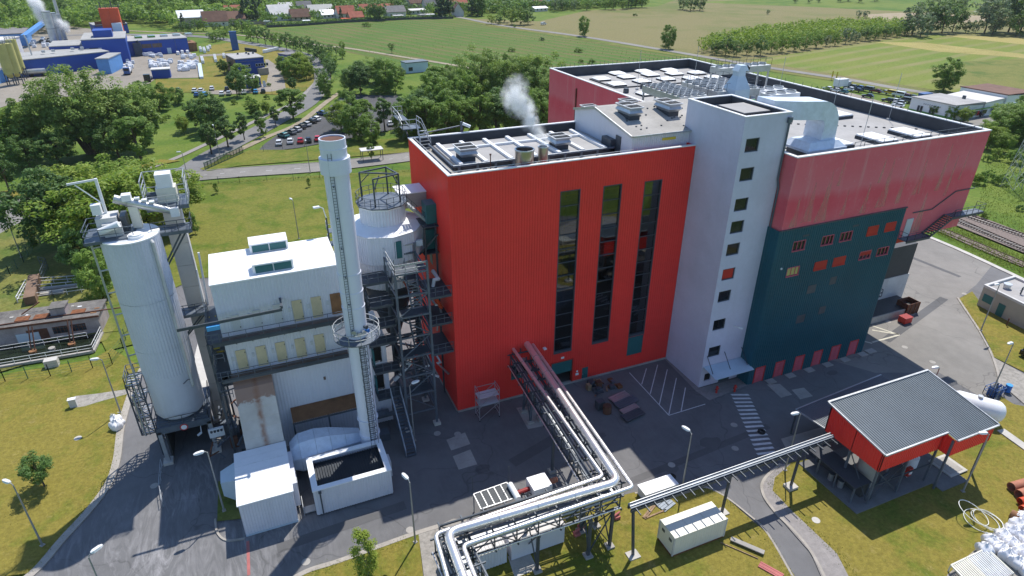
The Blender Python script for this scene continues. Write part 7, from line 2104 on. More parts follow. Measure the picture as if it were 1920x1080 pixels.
mb=MB()
for i in range(110):
 p=a.lerp(b_,i/109);mb.bar(p+Vector((0,0,.35)),p+Vector((0,0,1.95)),.05)
o=mb.build('bar','fence_green',t);o['kind']='stuff'
fence('mesh_fence','thin fence between car park and verge',[P(*q,.2) for q in ((458,288),(530,280),(612,272),(700,258),(765,247))],1.8,6)
fence('mesh_fence','thin fence along the blue factory car park',[P(*q,.1) for q in ((420,186),(480,180),(540,173),(575,170))],1.8,6)
fence('mesh_fence','field fence behind the far edge of the hall roof',[P(*q,.1) for q in ((960,155),(1100,128),(1300,122))],1.6,6,'post_grey',3)
# ================================================================== trees
def crown_mesh(name,m,c,rad3,ncl,nlf,size,seed,shape='round',rc=.3):
 """leaf clumps spread unevenly through a crown; every leaf clump is many small quads"""
 g=np.random.default_rng(seed)
 d=g.normal(size=(ncl,3));d /= np.linalg.norm(d,axis=1)[:,None]
 r=g.uniform(.25,1,ncl) ** .5
 cc=d*r[:,None]
 if shape=='cone':
  h=g.uniform(-1,1,ncl);w_=(1-h)/2*.95+.04
  a=g.uniform(0,2*np.pi,ncl);q=g.uniform(.4,1,ncl) ** .5
  cc=np.stack([np.cos(a)*w_*q,np.sin(a)*w_*q,h],1)
 elif shape=='tall':
  h=g.uniform(-1,1,ncl);w_=np.sqrt(np.clip(1-np.abs(h) ** 2.6,.02,1))*(.8-.2*h)
  a=g.uniform(0,2*np.pi,ncl);q=g.uniform(.25,1,ncl) ** .5
  cc=np.stack([np.cos(a)*w_*q,np.sin(a)*w_*q,h],1)
 elif shape=='dome':
  cc[:,2]=np.abs(cc[:,2])*1.7-.75
 bumps=1+.17*np.sin(3.1*cc[:,0]+seed)+.15*np.sin(4.3*cc[:,1]+2*seed)+.1*np.sin(5*cc[:,2])
 cc=cc*bumps[:,None]
 rr=rc*g.uniform(.6,1.25,ncl)
 k=np.repeat(np.arange(ncl),nlf)
 n=len(k)
 ld=g.normal(size=(n,3));ld[:,2]+=.35;ld /= np.linalg.norm(ld,axis=1)[:,None]
 lr=g.uniform(.15,1,n) ** .45
 mean_r=(rad3[0]+rad3[1]+rad3[2])/3
 pos=cc[k]*np.array(rad3)+ld*(lr*rr[k]*mean_r)[:,None]*np.array([1,1,.8])
 nrm=ld*.8+g.normal(size=(n,3))*.45+np.array([.15,.15,.75]);nrm /= np.linalg.norm(nrm,axis=1)[:,None]
 t1=np.cross(nrm,g.normal(size=(n,3)));t1 /= np.linalg.norm(t1,axis=1)[:,None]
 t2=np.cross(nrm,t1)
 s=(size*g.uniform(.55,1.3,n))[:,None]
 V=np.stack([pos-t1*s,pos-t2*s*.55,pos+t1*s,pos+t2*s*.55],1).reshape(-1,3)+np.array(c)
 me=bpy.data.meshes.new(name)
 me.vertices.add(4*n);me.vertices.foreach_set('co',V.astype(np.float32).ravel())
 me.loops.add(4*n);me.loops.foreach_set('vertex_index',np.arange(4*n,dtype=np.int32))
 me.polygons.add(n);me.polygons.foreach_set('loop_start',np.arange(0,4*n,4,dtype=np.int32))
 me.update();me.validate()
 me.materials.append(MATS[m])
 return me
def make_tree(label,m,H,R,ncl,nlf,size,seed,shape='round',trunk=.28,bark='bark',rc=.235,name='tree',cat='tree'):
 t=thing(name,label,cat)
 g=random.Random(seed)
 z0=H*trunk
 cz=z0+(H-z0)*.5
 rz_=(H-z0)*.5
 mb=MB();tr=H*.018
 mb.tube([(0,0,-.2),(g.uniform(-.1,.1),g.uniform(-.1,.1),z0),(g.uniform(-.3,.3),g.uniform(-.3,.3),cz),(0,0,H*.85)],[tr*1.3,tr,tr*.7,tr*.15],7)
 for i in range(7 if shape != 'cone' else 0):
  a=g.uniform(0,6.28);z=g.uniform(z0*.8,cz);L_=R*g.uniform(.5,.85)
  mb.tube([(0,0,z),(math.cos(a)*L_*.5,math.sin(a)*L_*.5,z+rz_*.3),(math.cos(a)*L_,math.sin(a)*L_,z+rz_*.7)],[tr*.5,tr*.35,tr*.1],5)
 mb.build('trunk',bark,t)
 me=crown_mesh('crown',m,(0,0,cz),(R,R,rz_),ncl,nlf,size,seed,shape,rc)
 o=link(bpy.data.objects.new('crown',me));adopt(o,t);WO[o.name]=Vector()
 return t
PR={}
def proto(key,*a,**k):
 PR[key]=make_tree('',*a,**k)
 return PR[key]
# near kinds (10 m tall prototypes)
proto('n_mid','leaf_mid',10,4.0,95,150,.18,1,trunk=.16)
proto('n_mid2','leaf_mid',10,3.6,60,150,.22,12,trunk=.24,shape='tall')
proto('n_dark','leaf_dark',10,4.1,100,150,.19,3,trunk=.16)
proto('n_bright','leaf_bright',10,4.6,110,140,.18,4,trunk=.14,rc=.24)
proto('n_olive','leaf_olive',10,4.4,110,130,.16,5,trunk=.16,rc=.24)
proto('n_street','leaf_dark',10,2.9,45,150,.2,6,trunk=.3,shape='tall')
# far kinds
proto('f_mid','leaf_mid',10,4.2,60,34,.35,21,trunk=.12)
proto('f_mid2','leaf_bright',10,4.0,54,34,.35,22,trunk=.12)
proto('f_dark','leaf_dark',10,4.3,60,34,.35,23,trunk=.1)
proto('f_olive','leaf_olive',10,4.2,57,34,.35,24,trunk=.12)
proto('f_grey','leaf_grey',10,3.9,54,34,.35,25,trunk=.14)
proto('f_con','leaf_conifer',10,2.5,50,34,.38,26,trunk=.06,shape='cone',rc=.22)
proto('f_tall','leaf_mid',10,2.6,60,34,.30,27,trunk=.16,shape='tall')
proto('f_street','leaf_dark',10,3.2,51,34,.30,28,trunk=.24)
proto('bush','leaf_mid',10,7.0,40,50,.55,29,trunk=.02,shape='dome',name='bush',cat='bush')
proto('bush_b','leaf_lime',10,7.0,40,50,.55,30,trunk=.02,shape='dome',name='bush',cat='bush')
proto('bush_d','leaf_dark',10,6.4,40,50,.55,31,trunk=.02,shape='dome',name='bush',cat='bush')
def tree(kind,px,h,lb,group=None,wide=1.0,wpos=None,z=.0):
 c=wpos if wpos is not None else P(*px)
 s=h/10
 return copy_tree(PR[kind],(c.x,c.y,z),random.uniform(0,6.28),lb,group,(s*wide*random.uniform(.93,1.07),s*wide*random.uniform(.93,1.07),s))
# the big spreading tree on the left: several limbs, its own crowns
c=P(178,288)
t=thing('broad_tree','huge spreading olive green tree in front of the blue factory','tree',(c.x,c.y,0))
mb=MB()
for k,(dx,dy,h) in enumerate(((-5,0,14),(0,1.5,19),(4,-1,16),(9,1,13),(-10,2,11))):
 mb.tube([(c.x+dx*.12,c.y+dy*.1,-.2),(c.x+dx*.3,c.y+dy*.4,h*.35),(c.x+dx*.7,c.y+dy,h*.65),(c.x+dx,c.y+dy,h)],[.85,.6,.4,.1],8)
mb.build('trunk','bark',t)
for k,(dx,dy,z,rx,rzz,m_) in enumerate(((0,0,15.5,9.5,8.2,'leaf_olive'),(-8.5,1,12,7.5,6.6,'leaf_olive'),(9.5,1,12.0,7.8,6.6,'leaf_olive'),(-3,-3,10,8.0,6.0,'leaf_olive'),(5,-3,9.5,8,6,'leaf_olive'),(14,0,8.5,5,5,'leaf_olive'),(-14,1,8.5,5.5,5.2,'leaf_olive'))):
 me=crown_mesh('crown',m_,(dx,dy,z),(rx,rx*.8,rzz),90,95,.34,60+k,rc=.24)
 o=link(bpy.data.objects.new('crown',me));adopt(o,t);WO[o.name]=Vector(WO[t.name])
GR='trees around the left wood'
for kind,px,h,w_,lb in (('n_dark',(118,470),15,1.05,'dense dark round tree beside the road junction on the left'),('n_bright',(222,480),15.5,1.3,'bright feathery tree just behind the silo top'),('n_bright',(168,440),14,1.35,'bright feathery tree behind the dense dark round tree'),('n_bright',(285,440),14,1.3,'bright feathery tree left of the elevator shaft head'),('n_bright',(325,425),12,1.2,'bright feathery tree just right of the elevator shaft head'),('n_bright',(240,405),12.5,1.35,'bright feathery tree hiding the plant road'),
      ('n_mid',(195,560),8.5,.9,'small olive tree at the end of the weir by the silo'),('n_dark',(165,520),9,1.1,'dark tree shading the weir channel'),('n_mid',(20,300),13,1.2,'leafy tree at the left frame edge below the factory'),('n_bright',(12,300),8,1.2,'low yellow green tree at the left frame edge'),('n_mid2',(265,300),12.5,1.25,'leafy tree at the right foot of the huge spreading tree'),('n_dark',(225,300),10,1.3,'dark tree under the right side of the huge tree'),('n_dark',(110,310),9,1.4,'dark undergrowth tree under the left side of the huge tree'),('n_dark',(60,318),8.5,1.4,'dark low tree in the shade at the left verge'),('n_street',(19,362),9.5,1.2,'street tree at the left frame edge above the road'),
      ('n_mid',(300,208),9,1.3,'bushy tree right of the huge tree, rear one'),('n_mid',(275,195),8,1.3,'bushy tree right of the huge tree beside the lawn'),('n_mid',(335,196),6,1.4,'low bushy tree at the edge of the factory lawn'),('n_dark',(405,248),11.5,1.1,'dark full tree in the meadow, left of the pair'),('n_dark',(378,240),8.5,1.1,'olive dark tree in the meadow behind the street trees'),('n_bright',(345,250),5.5,1.0,'pale young tree in the meadow'),('bush',(316,222),1.6,1.0,'small bush alone in the meadow'),('bush_b',(305,230),2.4,.9,'yellow green bush in the meadow')):
 tree(kind,px,h,lb,GR,w_)
for kind,px,h,w_,lb in (('n_street',(397,290),9.2,1.15,'first street tree of the row on the curved road, nearest the gate'),('n_street',(428,277),9.5,1.2,'second street tree on the curved road, roundest crown'),('n_street',(459,263),8.6,.9,'third street tree on the curved road, slim crown'),('n_street',(490,250),7.2,1.0,'fourth street tree on the curved road, light crown'),('n_street',(517,236),6.6,1.0,'fifth street tree on the curved road before the big maple'),('n_mid2',(550,222),10.5,1.35,'big full tree where the curved road meets the rails'),('n_mid',(612,182),8.6,.95,'street tree right of the curved road, near the car park gate'),('n_mid',(476,218),5.6,1.2,'small round tree in the meadow by the fence'),('n_bright',(500,214),4.6,1.0,'small pale tree at the path edge'),
      ('n_mid2',(494,258),6.0,.7,'sapling with thin crown beside the street trees')):
 tree(kind,px,h,lb,'trees along the curved road',w_)
for i,(x,y) in enumerate(((605,160),(618,148),(613,138),(622,130),(608,126),(598,116),(610,112),(588,104),(575,98),(561,96),(548,92),(535,90),(522,84),(508,82),(495,80),(481,76),(468,74),(604,170),(640,106),(628,100),(618,97),(640,92),(583,122),(586,142),(560,108))):
 tree(random.choice(['f_street','f_dark','f_mid','f_street']),(x+3,y+4),random.uniform(7.2,10.5) if i<17 else random.uniform(4,6),ORD[i]+' dark roadside tree outward along the far bend of the curved road','roadside trees on the far bend',.95)
for i,(kind,px,h,w_) in enumerate(sorted((('n_mid',(545,150),9,1.3),('n_bright',(562,142),10,1.3),('n_mid',(535,140),8,1.2),('n_bright',(575,150),7.5,1.1),('n_mid',(478,170),6.5,1.2),('n_mid',(455,156),8,1.3),('n_dark',(445,182),9.5,1.0),('n_dark',(422,140),6.5,1.0),('bush',(505,162),1.7,1),('bush',(520,128),1.4,1),('f_mid',(420,74),7,1.2),('f_mid',(405,78),6,1.3),('f_grey',(395,76),5,1.2),('bush',(367,84),2,1),('n_dark',(548,170),5,1),('bush_b',(440,196),2,1),('bush',(467,190),2.3,.9),('bush',(500,186),2,.9)),key=lambda q: q[1])):
 tree(kind,px,h,(ORD[i]+(' plant from the left around the blue office, a leafy tree' if 'bush' not in kind else ' plant from the left around the blue office, a round shrub')),'greenery around the blue office',w_)
# the copse behind the red building
G3='copse behind the red building'
random.seed(21)
front=[(668,262,10.5,'n_mid'),(640,246,9,'n_bright'),(655,225,9.5,'n_mid'),(722,246,10.5,'n_street'),(765,262,12,'n_mid'),(800,258,12.5,'n_mid2'),(835,262,12,'n_mid'),(868,258,11.5,'n_mid2'),(900,252,12,'n_mid'),(780,245,12,'n_dark'),(850,245,12.5,'n_mid'),(930,250,13,'n_dark'),(958,250,12,'n_mid'),(990,248,13,'n_mid'),(1018,250,12.5,'n_mid'),(815,225,14,'n_mid'),(870,222,15,'n_mid'),(700,268,7,'n_mid'),(683,240,9.5,'n_mid2')]
for i,(x,y,h,k) in enumerate(sorted(front)):
 tree(k,(x,y),h,ORD[i]+' leafy tree from the left in the belt behind the car park',G3,1.12)
for i,(x,y,h,k) in enumerate(((905,205,22,'n_olive'),(940,215,20,'n_olive'),(1000,215,22,'n_olive'),(1030,225,18,'n_olive'),(965,200,20,'n_olive'))):
 tree(k,(x,y),h,['leftmost','second from left','fourth from left','rightmost','middle'][i]+' of five tall pale trees rising behind the steam plume','tall trees behind the red building',.85)
for i,(x,y) in enumerate(sorted((random.uniform(640,890),random.uniform(150,176)) for q in range(18))):
 if 752<x<812 and y<165: continue
 tree(random.choice(['n_olive','n_mid','n_olive','f_mid','f_olive']),(x,y),random.uniform(6,12)*(1.15 if 660<x<740 else .8),ORD[i]+' willow green tree from the left in the thicket beyond the car park','thicket beyond the car park',1.15)
for i,(x,y) in enumerate(sorted((random.uniform(660,900),random.uniform(176,232)) for q in range(10))):
 if x<755 and 178<y<235: continue
 tree(random.choice(['n_mid','n_dark','n_mid2']),(x,y),random.uniform(9,13),ORD[i]+' leafy tree from the left in the middle of the copse',G3,1.1)
for i,(x,y) in enumerate(sorted(((800,126),(840,130),(868,132),(855,118),(735,100),(640,104),(1090,118),(1110,120)))):
 tree('bush' if x != 735 else 'f_street',(x,y),random.uniform(2,3.2) if x != 735 else 5.5,ORD[i]+' low bush from the left along the field edge track' if x != 735 else 'lone small dark tree at the field track','bushes along the field track',1)
# single trees in the fields
for kind,px,h,w_,lb in (('n_mid',(1095,68),12,.85,'lone slim tree beside the field road, left one'),('n_mid',(1253,92),12.5,.9,'lone tree beside the field road, right one'),('n_mid',(1768,172),12.5,1.2,'large dark lone tree beside the road near the white office'),('bush',(687,50),3.5,1.6,'dark bush standing in the vineyard field'),('bush_d',(1016,76),2.2,1.2,'small dark bush in the field below the road'),('bush',(1085,98),2.6,1.6,'flat grey green bush in the field'),('bush',(960,97),2.6,1.4,'grey bush half hidden by the tall trees'),('f_mid',(965,52),2.5,1,'tiny tree right beside the field road'),('bush_d',(1190,30),2.2,1.5,'bush alone in the dry meadow')):
 tree(kind,px,h,lb,None,w_)
G4='round copse beside the field road'
for kind,px,h,w_ in (('f_mid2',(960,46),12,1.0),('f_mid',(975,47),12.5,1.1),('f_dark',(990,46),11.5,1.1),('f_mid',(945,42),12,1.0),('f_mid2',(922,45),7,1.2),('f_dark',(935,46),6.5,1.1)):
 tree(kind,px,h,'round bright tree of the copse beside the field road',G4,w_)
# plantation strip on the right and its dark edge trees
random.seed(33)
edge=[(1425,104),(1445,100),(1400,103),(1466,98),(1488,96),(1508,93),(1530,90),(1548,87),(1565,86),(1585,82),(1603,80),(1622,77),(1640,75),(1660,72),(1680,70),(1700,68),(1380,106),(1360,104),(1340,103)]
for i,(x,y) in enumerate(sorted(edge)):
 tree(random.choice(['f_dark','f_grey','f_mid','f_grey','f_dark']),(x,y),random.uniform(6.5,10.5),ORD[i]+' edge tree from the left along the near side of the plantation strip','edge trees of the plantation strip',1.0)
for i,(x,y,h) in enumerate(sorted(((1710,66,19),(1728,62,20),(1745,62,19),(1765,62,20),(1785,60,18),(1725,70,15),(1845,62,24),(1866,60,26),(1890,60,27),(1912,62,26),(1935,66,26),(1860,66,18),(1810,62,8),(1828,62,9),(1905,68,16)))):
 tree(random.choice(['f_grey','f_grey','f_dark']),(x,y),h,ORD[i]+' big grey green willow from the left at the far right fields','big willows at the far right',1.05)
for i,(x,y,h) in enumerate(sorted(((1725,22,9),(1745,21,12),(1770,22,13),(1790,24,12),(1800,22,13),(1835,26,9),(1850,26,10),(1280,18,12),(1295,20,13),(1312,20,12),(1610,33,6),(1622,34,6),(1440,27,4),(1575,4,10),(1590,3,12),(1610,5,12),(1640,3,11),(1515,6,8),(1535,5,8),(1490,6,6)))):
 tree(random.choice(['f_grey','f_dark','f_grey']),(x,y),h,ORD[i]+' far bluish tree clump from the left out in the fields','far tree clumps in the fields',1.2)
nq = 5200                                       # young plantation: closed bright canopy nobody could count
g=np.random.default_rng(5)
quad_=[P(1302,98),P(1340,102),P(1700,66),P(1690,52),P(1560,52),P(1420,68),P(1330,84)]
cx=np.mean([p.x for p in quad_]);cy=np.mean([p.y for p in quad_])
def inside(x,y,poly):
 r=False
 for i in range(len(poly)):
  a,b_=poly[i],poly[i-1]
  if (a.y>y) != (b_.y>y) and x<(b_.x-a.x)*(y-a.y)/(b_.y-a.y)+a.x: r=not r
 return r
def canopy(name,poly,n,h,m,lf,seed,cr=1.6,per=10,ok=None):
 g=np.random.default_rng(seed)
 xs=[p.x for p in poly];ys=[p.y for p in poly]
 pts=[]
 while len(pts)<n:
  x,y=g.uniform(min(xs),max(xs)),g.uniform(min(ys),max(ys))
  if inside(x,y,poly) and (ok is None or ok(x,y)): pts.append((x,y,h*g.uniform(.45,1.05)))
 pts=np.repeat(np.array(pts),per,0)
 N=len(pts)
 d=g.normal(size=(N,3));d /= np.linalg.norm(d,axis=1)[:,None]
 pos=pts+d*g.uniform(.3,1,N)[:,None]*np.array([cr,cr,h*.3])
 pos[:,2]=np.abs(pos[:,2])
 nrm=d+np.array([0,0,.5])+g.normal(size=(N,3))*.4;nrm /= np.linalg.norm(nrm,axis=1)[:,None]
 t1=np.cross(nrm,g.normal(size=(N,3)));t1 /= np.linalg.norm(t1,axis=1)[:,None];t2=np.cross(nrm,t1)
 s=(lf*g.uniform(.6,1.3,N))[:,None]
 V=np.stack([pos-t1*s,pos-t2*s*.6,pos+t1*s,pos+t2*s*.6],1).reshape(-1,3)
 me=bpy.data.meshes.new(name)
 me.vertices.add(4*N);me.vertices.foreach_set('co',V.astype(np.float32).ravel())
 me.loops.add(4*N);me.loops.foreach_set('vertex_index',np.arange(4*N,dtype=np.int32))
 me.polygons.add(N);me.polygons.foreach_set('loop_start',np.arange(0,4*N,4,dtype=np.int32))
 me.update();me.validate();me.materials.append(MATS[m])
 o=link(bpy.data.objects.new(name,me));o['kind']='stuff'
 return o
tag(canopy('plantation',quad_,2600,6.5,'leaf_bright',.6,5,1.5,12),'long bright green plantation of young trees beside the mown field','plantation')
# grass and weeds
def tufts(name,label,poly,n,h,m,seed,zz=.15):
 g=np.random.default_rng(seed);xs=[p.x for p in poly];ys=[p.y for p in poly];pts=[]
 k=0
 while len(pts)<n and k<n*30:
  k+=1
  x,y=g.uniform(min(xs),max(xs)),g.uniform(min(ys),max(ys))
  if inside(x,y,poly): pts.append((x,y))
 N=len(pts);pts=np.array(pts)
 V=np.zeros((N,3,3));a=g.uniform(0,6.28,N);hh=h*g.uniform(.4,1.2,N);wd=h*.3
 V[:,0,0]=pts[:,0]-np.cos(a)*wd;V[:,0,1]=pts[:,1]-np.sin(a)*wd
 V[:,1,0]=pts[:,0]+np.cos(a)*wd;V[:,1,1]=pts[:,1]+np.sin(a)*wd
 V[:,2,0]=pts[:,0]+g.normal(size=N)*h*.5;V[:,2,1]=pts[:,1]+g.normal(size=N)*h*.5
 V[:,:2,2]=zz;V[:,2,2]=zz+hh
 me=bpy.data.meshes.new(name);me.vertices.add(3*N);me.vertices.foreach_set('co',V.astype(np.float32).ravel())
 me.loops.add(3*N);me.loops.foreach_set('vertex_index',np.arange(3*N,dtype=np.int32));me.polygons.add(N);me.polygons.foreach_set('loop_start',np.arange(0,3*N,3,dtype=np.int32))
 me.update();me.validate();me.materials.append(MATS[m])
 o=link(bpy.data.objects.new(name,me));tag(o,label,'grass',None,'stuff')
leaf_mat('blade_dry',(.2,.19,.04),(.33,.27,.09),.4)
leaf_mat('blade_green',(.1,.15,.02),(.2,.23,.04),.4)
L1=[P(*q) for q in ((-60,1110),(60,1075),(118,1008),(168,953),(202,905),(216,860),(225,800),(243,735),(263,690),(210,660),(175,680),(0,710),(-100,740))]
tufts('grass_tufts','dry grass tufts on the left lawn',L1,5000,.07,'blade_dry',1,.2)
tufts('grass_tufts','greener grass tufts on the left lawn',L1,3000,.07,'blade_green',2,.2)
L2=[P(*q) for q in ((1640,1110),(1560,1036),(1490,960),(1452,925),(1470,875),(1500,868),(1860,792),(1900,770),(1990,830),(1960,1000),(1780,1060))]
tufts('grass_tufts','dry grass tufts around the shelter',L2,4500,.07,'blade_dry',3,.2)
L3=[P(*q) for q in ((860,1120),(885,1054),(1010,1008),(1060,962),(1190,930),(1330,922),(1436,1005),(1500,1110))]
tufts('grass_tufts','grass tufts on the lawn around the cream container',L3,2500,.07,'blade_green',4,.21)
tufts('grass_tufts','dry grass tufts below the pipe bridge',L3,2000,.07,'blade_dry',7,.21)
L4=[P(*q) for q in ((490,1130),(578,1074),(640,1054),(760,1010),(785,1120))]
tufts('grass_tufts','grass tufts on the strip at the lower frame edge',L4,1500,.07,'blade_dry',5,.2)
L5=[P(*q) for q in ((1830,405),(1925,445),(1960,330),(1925,250),(1850,300))]
tufts('weeds','rough weeds on the railway land',L5,4000,.3,'blade_green',6,.05)
L6=[P(*q) for q in ((1730,425),(1790,425),(1925,485),(1925,520),(1850,490))]
tufts('weeds','rough weeds along the railway siding',L6,2500,.3,'blade_green',8,.2)
L7=[P(*q) for q in ((355,350),(600,336),(640,460),(370,515),(340,470))]
tufts('grass_tufts','grass tufts on the green lawn behind the filter house',L7,4000,.09,'blade_green',9,.2)
for px in ((20,990),(115,1020),(60,925),(165,870),(1830,1010),(1560,960)):
 pass
# near single plants
t=make_tree('young dark round tree alone on the dry left lawn','leaf_dark',4.6,1.5,46,130,.1,71,trunk=.24,rc=.34);t.location=P(85,914);t.name='small_tree'
t=make_tree('young birch at the lower frame edge','leaf_bright',6.2,1.25,60,110,.085,72,shape='tall',trunk=.06,bark='bark_light',rc=.26,name='birch');t.location=P(693,1085)
for px,h,lb in (((612,290),4,'sapling on the verge right of the car park'),((367,440),4.5,'thin sapling on the lawn right of the gangway'),((407,364),3,'small leafy sapling near the plant road'),((745,348),2.6,'sapling on the lawn behind the reactor tower'),((580,352),2.6,'tiny sapling left of the chimney'),((697,300),5,'thin bare sapling beyond the plant road')):
 tree('n_mid2',px,h,lb,None,.6)
for i,(px,h) in enumerate(sorted((((1872,346),3.2),((1848,338),3.2),((1835,345),2.8),((1900,306),4.6),((1868,300),3.4),((1850,303),2.4),((1845,411),1.8),((1828,405),1.6),((1920,340),2.6),((1910,395),1.6),((1825,345),3.0)))):
 tree(random.choice(['bush_b','bush','bush_d']),px,h,ORD[i]+' leafy shrub from the left on the railway land right of the hall','shrubs on the railway land',.8)
for i,(px,h,k) in enumerate(sorted((((1862,268),9,'n_mid'),((1895,265),11,'n_olive'),((1915,270),12,'n_mid'),((1850,280),7,'n_bright'),((1935,262),12,'n_olive'),((1880,250),10,'n_olive'),((1875,286),6,'n_bright'),((1780,226),5,'n_mid'),((1805,230),5,'n_bright'),((1752,220),4.5,'n_mid'),((1912,240),10,'n_mid')))):
 tree(k,px,h,ORD[i]+' bushy tree from the left behind the right corner of the pink hall','trees behind the right hall corner',1.15)
for px in ((1530,170),(1550,172),(1495,168),(1470,160)):
 tree('bush',px,2,ORD[(1470,1495,1530,1550).index(px[0])]+' low bush from the left on the verge behind the hall roof','bushes on the verge behind the hall',1)
# ragged grass along the kerbs
def edge_tufts(pxs,n,seed,m_='blade_green',h=.11,zz=.2,wd=.3):
 g=np.random.default_rng(seed);pts=smooth_path([P(*q) for q in pxs],8);V=[]
 L_=[(b_-a).length for a,b_ in zip(pts,pts[1:])];pr=np.array(L_)/sum(L_)
 for i in g.choice(len(L_),n,p=pr):
  p=pts[i].lerp(pts[i+1],g.random());d=(pts[i+1]-pts[i]).normalized();nrm=Vector((-d.y,d.x,0))
  p=p+nrm*float(g.normal()*wd);a=g.uniform(0,6.28);w_=h*.35;hh=h*g.uniform(.4,1.3)
  V+=[(p.x-w_*math.cos(a),p.y-w_*math.sin(a),zz),(p.x+w_*math.cos(a),p.y+w_*math.sin(a),zz),(p.x+g.normal()*h*.5,p.y+g.normal()*h*.5,zz+hh)]
 V=np.array(V,dtype=np.float32);N=len(V) // 3
 me=bpy.data.meshes.new('kerb_grass');me.vertices.add(3*N);me.vertices.foreach_set('co',V.ravel());me.loops.add(3*N);me.loops.foreach_set('vertex_index',np.arange(3*N,dtype=np.int32));me.polygons.add(N);me.polygons.foreach_set('loop_start',np.arange(0,3*N,3,dtype=np.int32));me.update();me.validate();me.materials.append(MATS[m_])
 o=link(bpy.data.objects.new('kerb_grass',me));tag(o,'ragged weeds growing along a kerb of the plant','grass',None,'stuff')
edge_tufts(((0,1106),(55,1074),(114,1008),(164,954),(200,905),(215,860),(224,800),(243,737),(264,692)),900,1)
edge_tufts(((575,1079),(640,1058),(763,1012)),300,2)
edge_tufts(((1478,880),(1450,900),(1447,922),(1486,962),(1568,1040),(1640,1130)),450,3)
edge_tufts(((1190,932),(1300,921),(1342,930),(1396,970),(1436,1010),(1490,1105)),400,4)
edge_tufts(((1800,566),(1820,594),(1842,630),(1864,672)),250,5)
edge_tufts(((352,350),(450,342),(600,333),(780,321)),400,6,h=.25)
for i,(x,y,r_,q) in enumerate(((905,880,.9,.8),(1120,820,1.2,.5),(1330,830,1.4,.6),(1560,700,1.0,.5),(700,930,1.0,.7),(1260,880,.8,.9))):
 c=P(x,y);g=random.Random(i);pts=[]
 for k in range(16):
  a=2*math.pi*k/16;rr=r_*g.uniform(.8,1.1);pts.append((c.x+rr*math.cos(a),c.y+rr*q*math.sin(a)))
 struct('oil_stain',pts,.1145,'asphalt_dark2')
for a,b_,wd in (((520,1030),(760,948),1.2),((1180,905),(1440,800),.9),((960,870),(1080,800),1.4),((1660,640),(1770,560),1.3),((1800,520),(1700,480),.9)):
 ribbon('tar_patch',[P(*a),P(*b_)],wd,.1135,'asphalt_dark2')
# ================================================================== blue factory
def block(name,a,b_,depth,h,parent,m_wall,m_roof,z0=0.,over=.25):
 """a building block from the two ends of its front foot line; returns helpers for openings"""
 u=(b_-a);L_=u.length;u=u.normalized();v=Vector((-u.y,u.x,0))
 def Q(s,d,z): p=a+u*s+v*d;return (p.x,p.y,z)
 def bx(s0,s1,d0,d1,q0,q1,mb=None):
  mb=mb or MB()
  return mb.add([Q(s0,d0,q0),Q(s1,d0,q0),Q(s1,d1,q0),Q(s0,d1,q0),Q(s0,d0,q1),Q(s1,d0,q1),Q(s1,d1,q1),Q(s0,d1,q1)],[(3,2,1,0),(4,5,6,7),(0,1,5,4),(1,2,6,5),(2,3,7,6),(3,0,4,7)])
 bx(0,L_,0,depth,z0,h).build('wall',m_wall,parent)
 bx(-over,L_+over,-over,depth+over,h,h+.35).build('roof',m_roof,parent)
 return bx,L_,Q
GB='blue factory buildings'
def bldg(lb,a,b_,depth,h,mw='blue_clad',mr='factory_roof',z0=0.,group=GB,name='factory_building'):
 t=thing(name,lb,'building',((a+b_)/2),group)
 return (t,)+block(name,a,b_,depth,h,t,mw,mr,z0)
a,b_=P(40,146),P(212,126)
t,bx,L_,Q=bldg('long low blue factory hall with pale roof behind the huge tree',a,b_,24,height(b_,206,97))
for s in (L_-24,L_-20,L_-12,L_-8):
 bx(s,s+1.2,10,11.5,8,8.9).build('roof_fan','galv',t)
mb=bx(L_+.02,L_+.06,2,9,0,5);mb.build('light_panel','blue_light',t)
h1=height(b_,206,97)
t,bx,L_,Q=bldg('light blue annex with pitched roof at the hall end',P(210,139),P(233,127),5,6.5,'blue_light')
t,bx,L_,Q=bldg('tall blue factory block below the orange red tower',P(165,122),P(246,117),30,height(P(246,117),236,72))
bx(L_*.28,L_*.72,6,16,height(P(246,117),236,72),14.6).build('roof_house','blue_clad',t)
bx(-14,0,4,26,0,8.5).build('low_wing','blue_clad',t);bx(-14.2,.2,3.8,26.2,8.5,8.8).build('wing_roof','factory_roof',t)
bx(1,2.4,-.1,-.02,4,7.5).build('door','door_grey',t);bx(2.6,6,-.1,-.02,4,7.5).build('door_opening','black',t);bx(6.2,7.6,-.1,-.02,4,7.5).build('door','door_grey',t)
t,bx,L_,Q=bldg('dark blue rear block right of the orange red tower',P(180,66),P(243,62),16,height(P(243,62),243,44))
bx(1,L_-1,-.12,-.02,5,8).build('dark_band','rust_brown',t)
t,bx,L_,Q=bldg('blue workshop hall with roof lights beside the storage yard',P(246,106),P(356,98),22,7.2)
for k in range(5):
 s=5+k*6.2
 f=bx(s,s+3.2,9,14,7.5,8.4).build('roof_light','stripe_green' if k<2 else 'galv',t)
 for q in range(3): bx(s+.15+q*1.0,s+1.05+q*1.0,9.2,13.8,8.4,8.46).build('pane','glass_blue',f)
for s in (6,11): bx(s,s+4.6,-.1,-.02,3.6,5.6).build('window_band','grating_brown',t)
for s in (L_*.5,L_*.78): bx(s,s+.15,-.15,-.02,0,7.2).build('rain_pipe','steel_blue',t)
bx(L_*.62,L_*.62+2,-.1,-.02,0,3).build('door','hood_blue',t)
bx(L_+.3,L_+4.5,2,14,0,4.5).build('lean_to','rust_sheet',t)
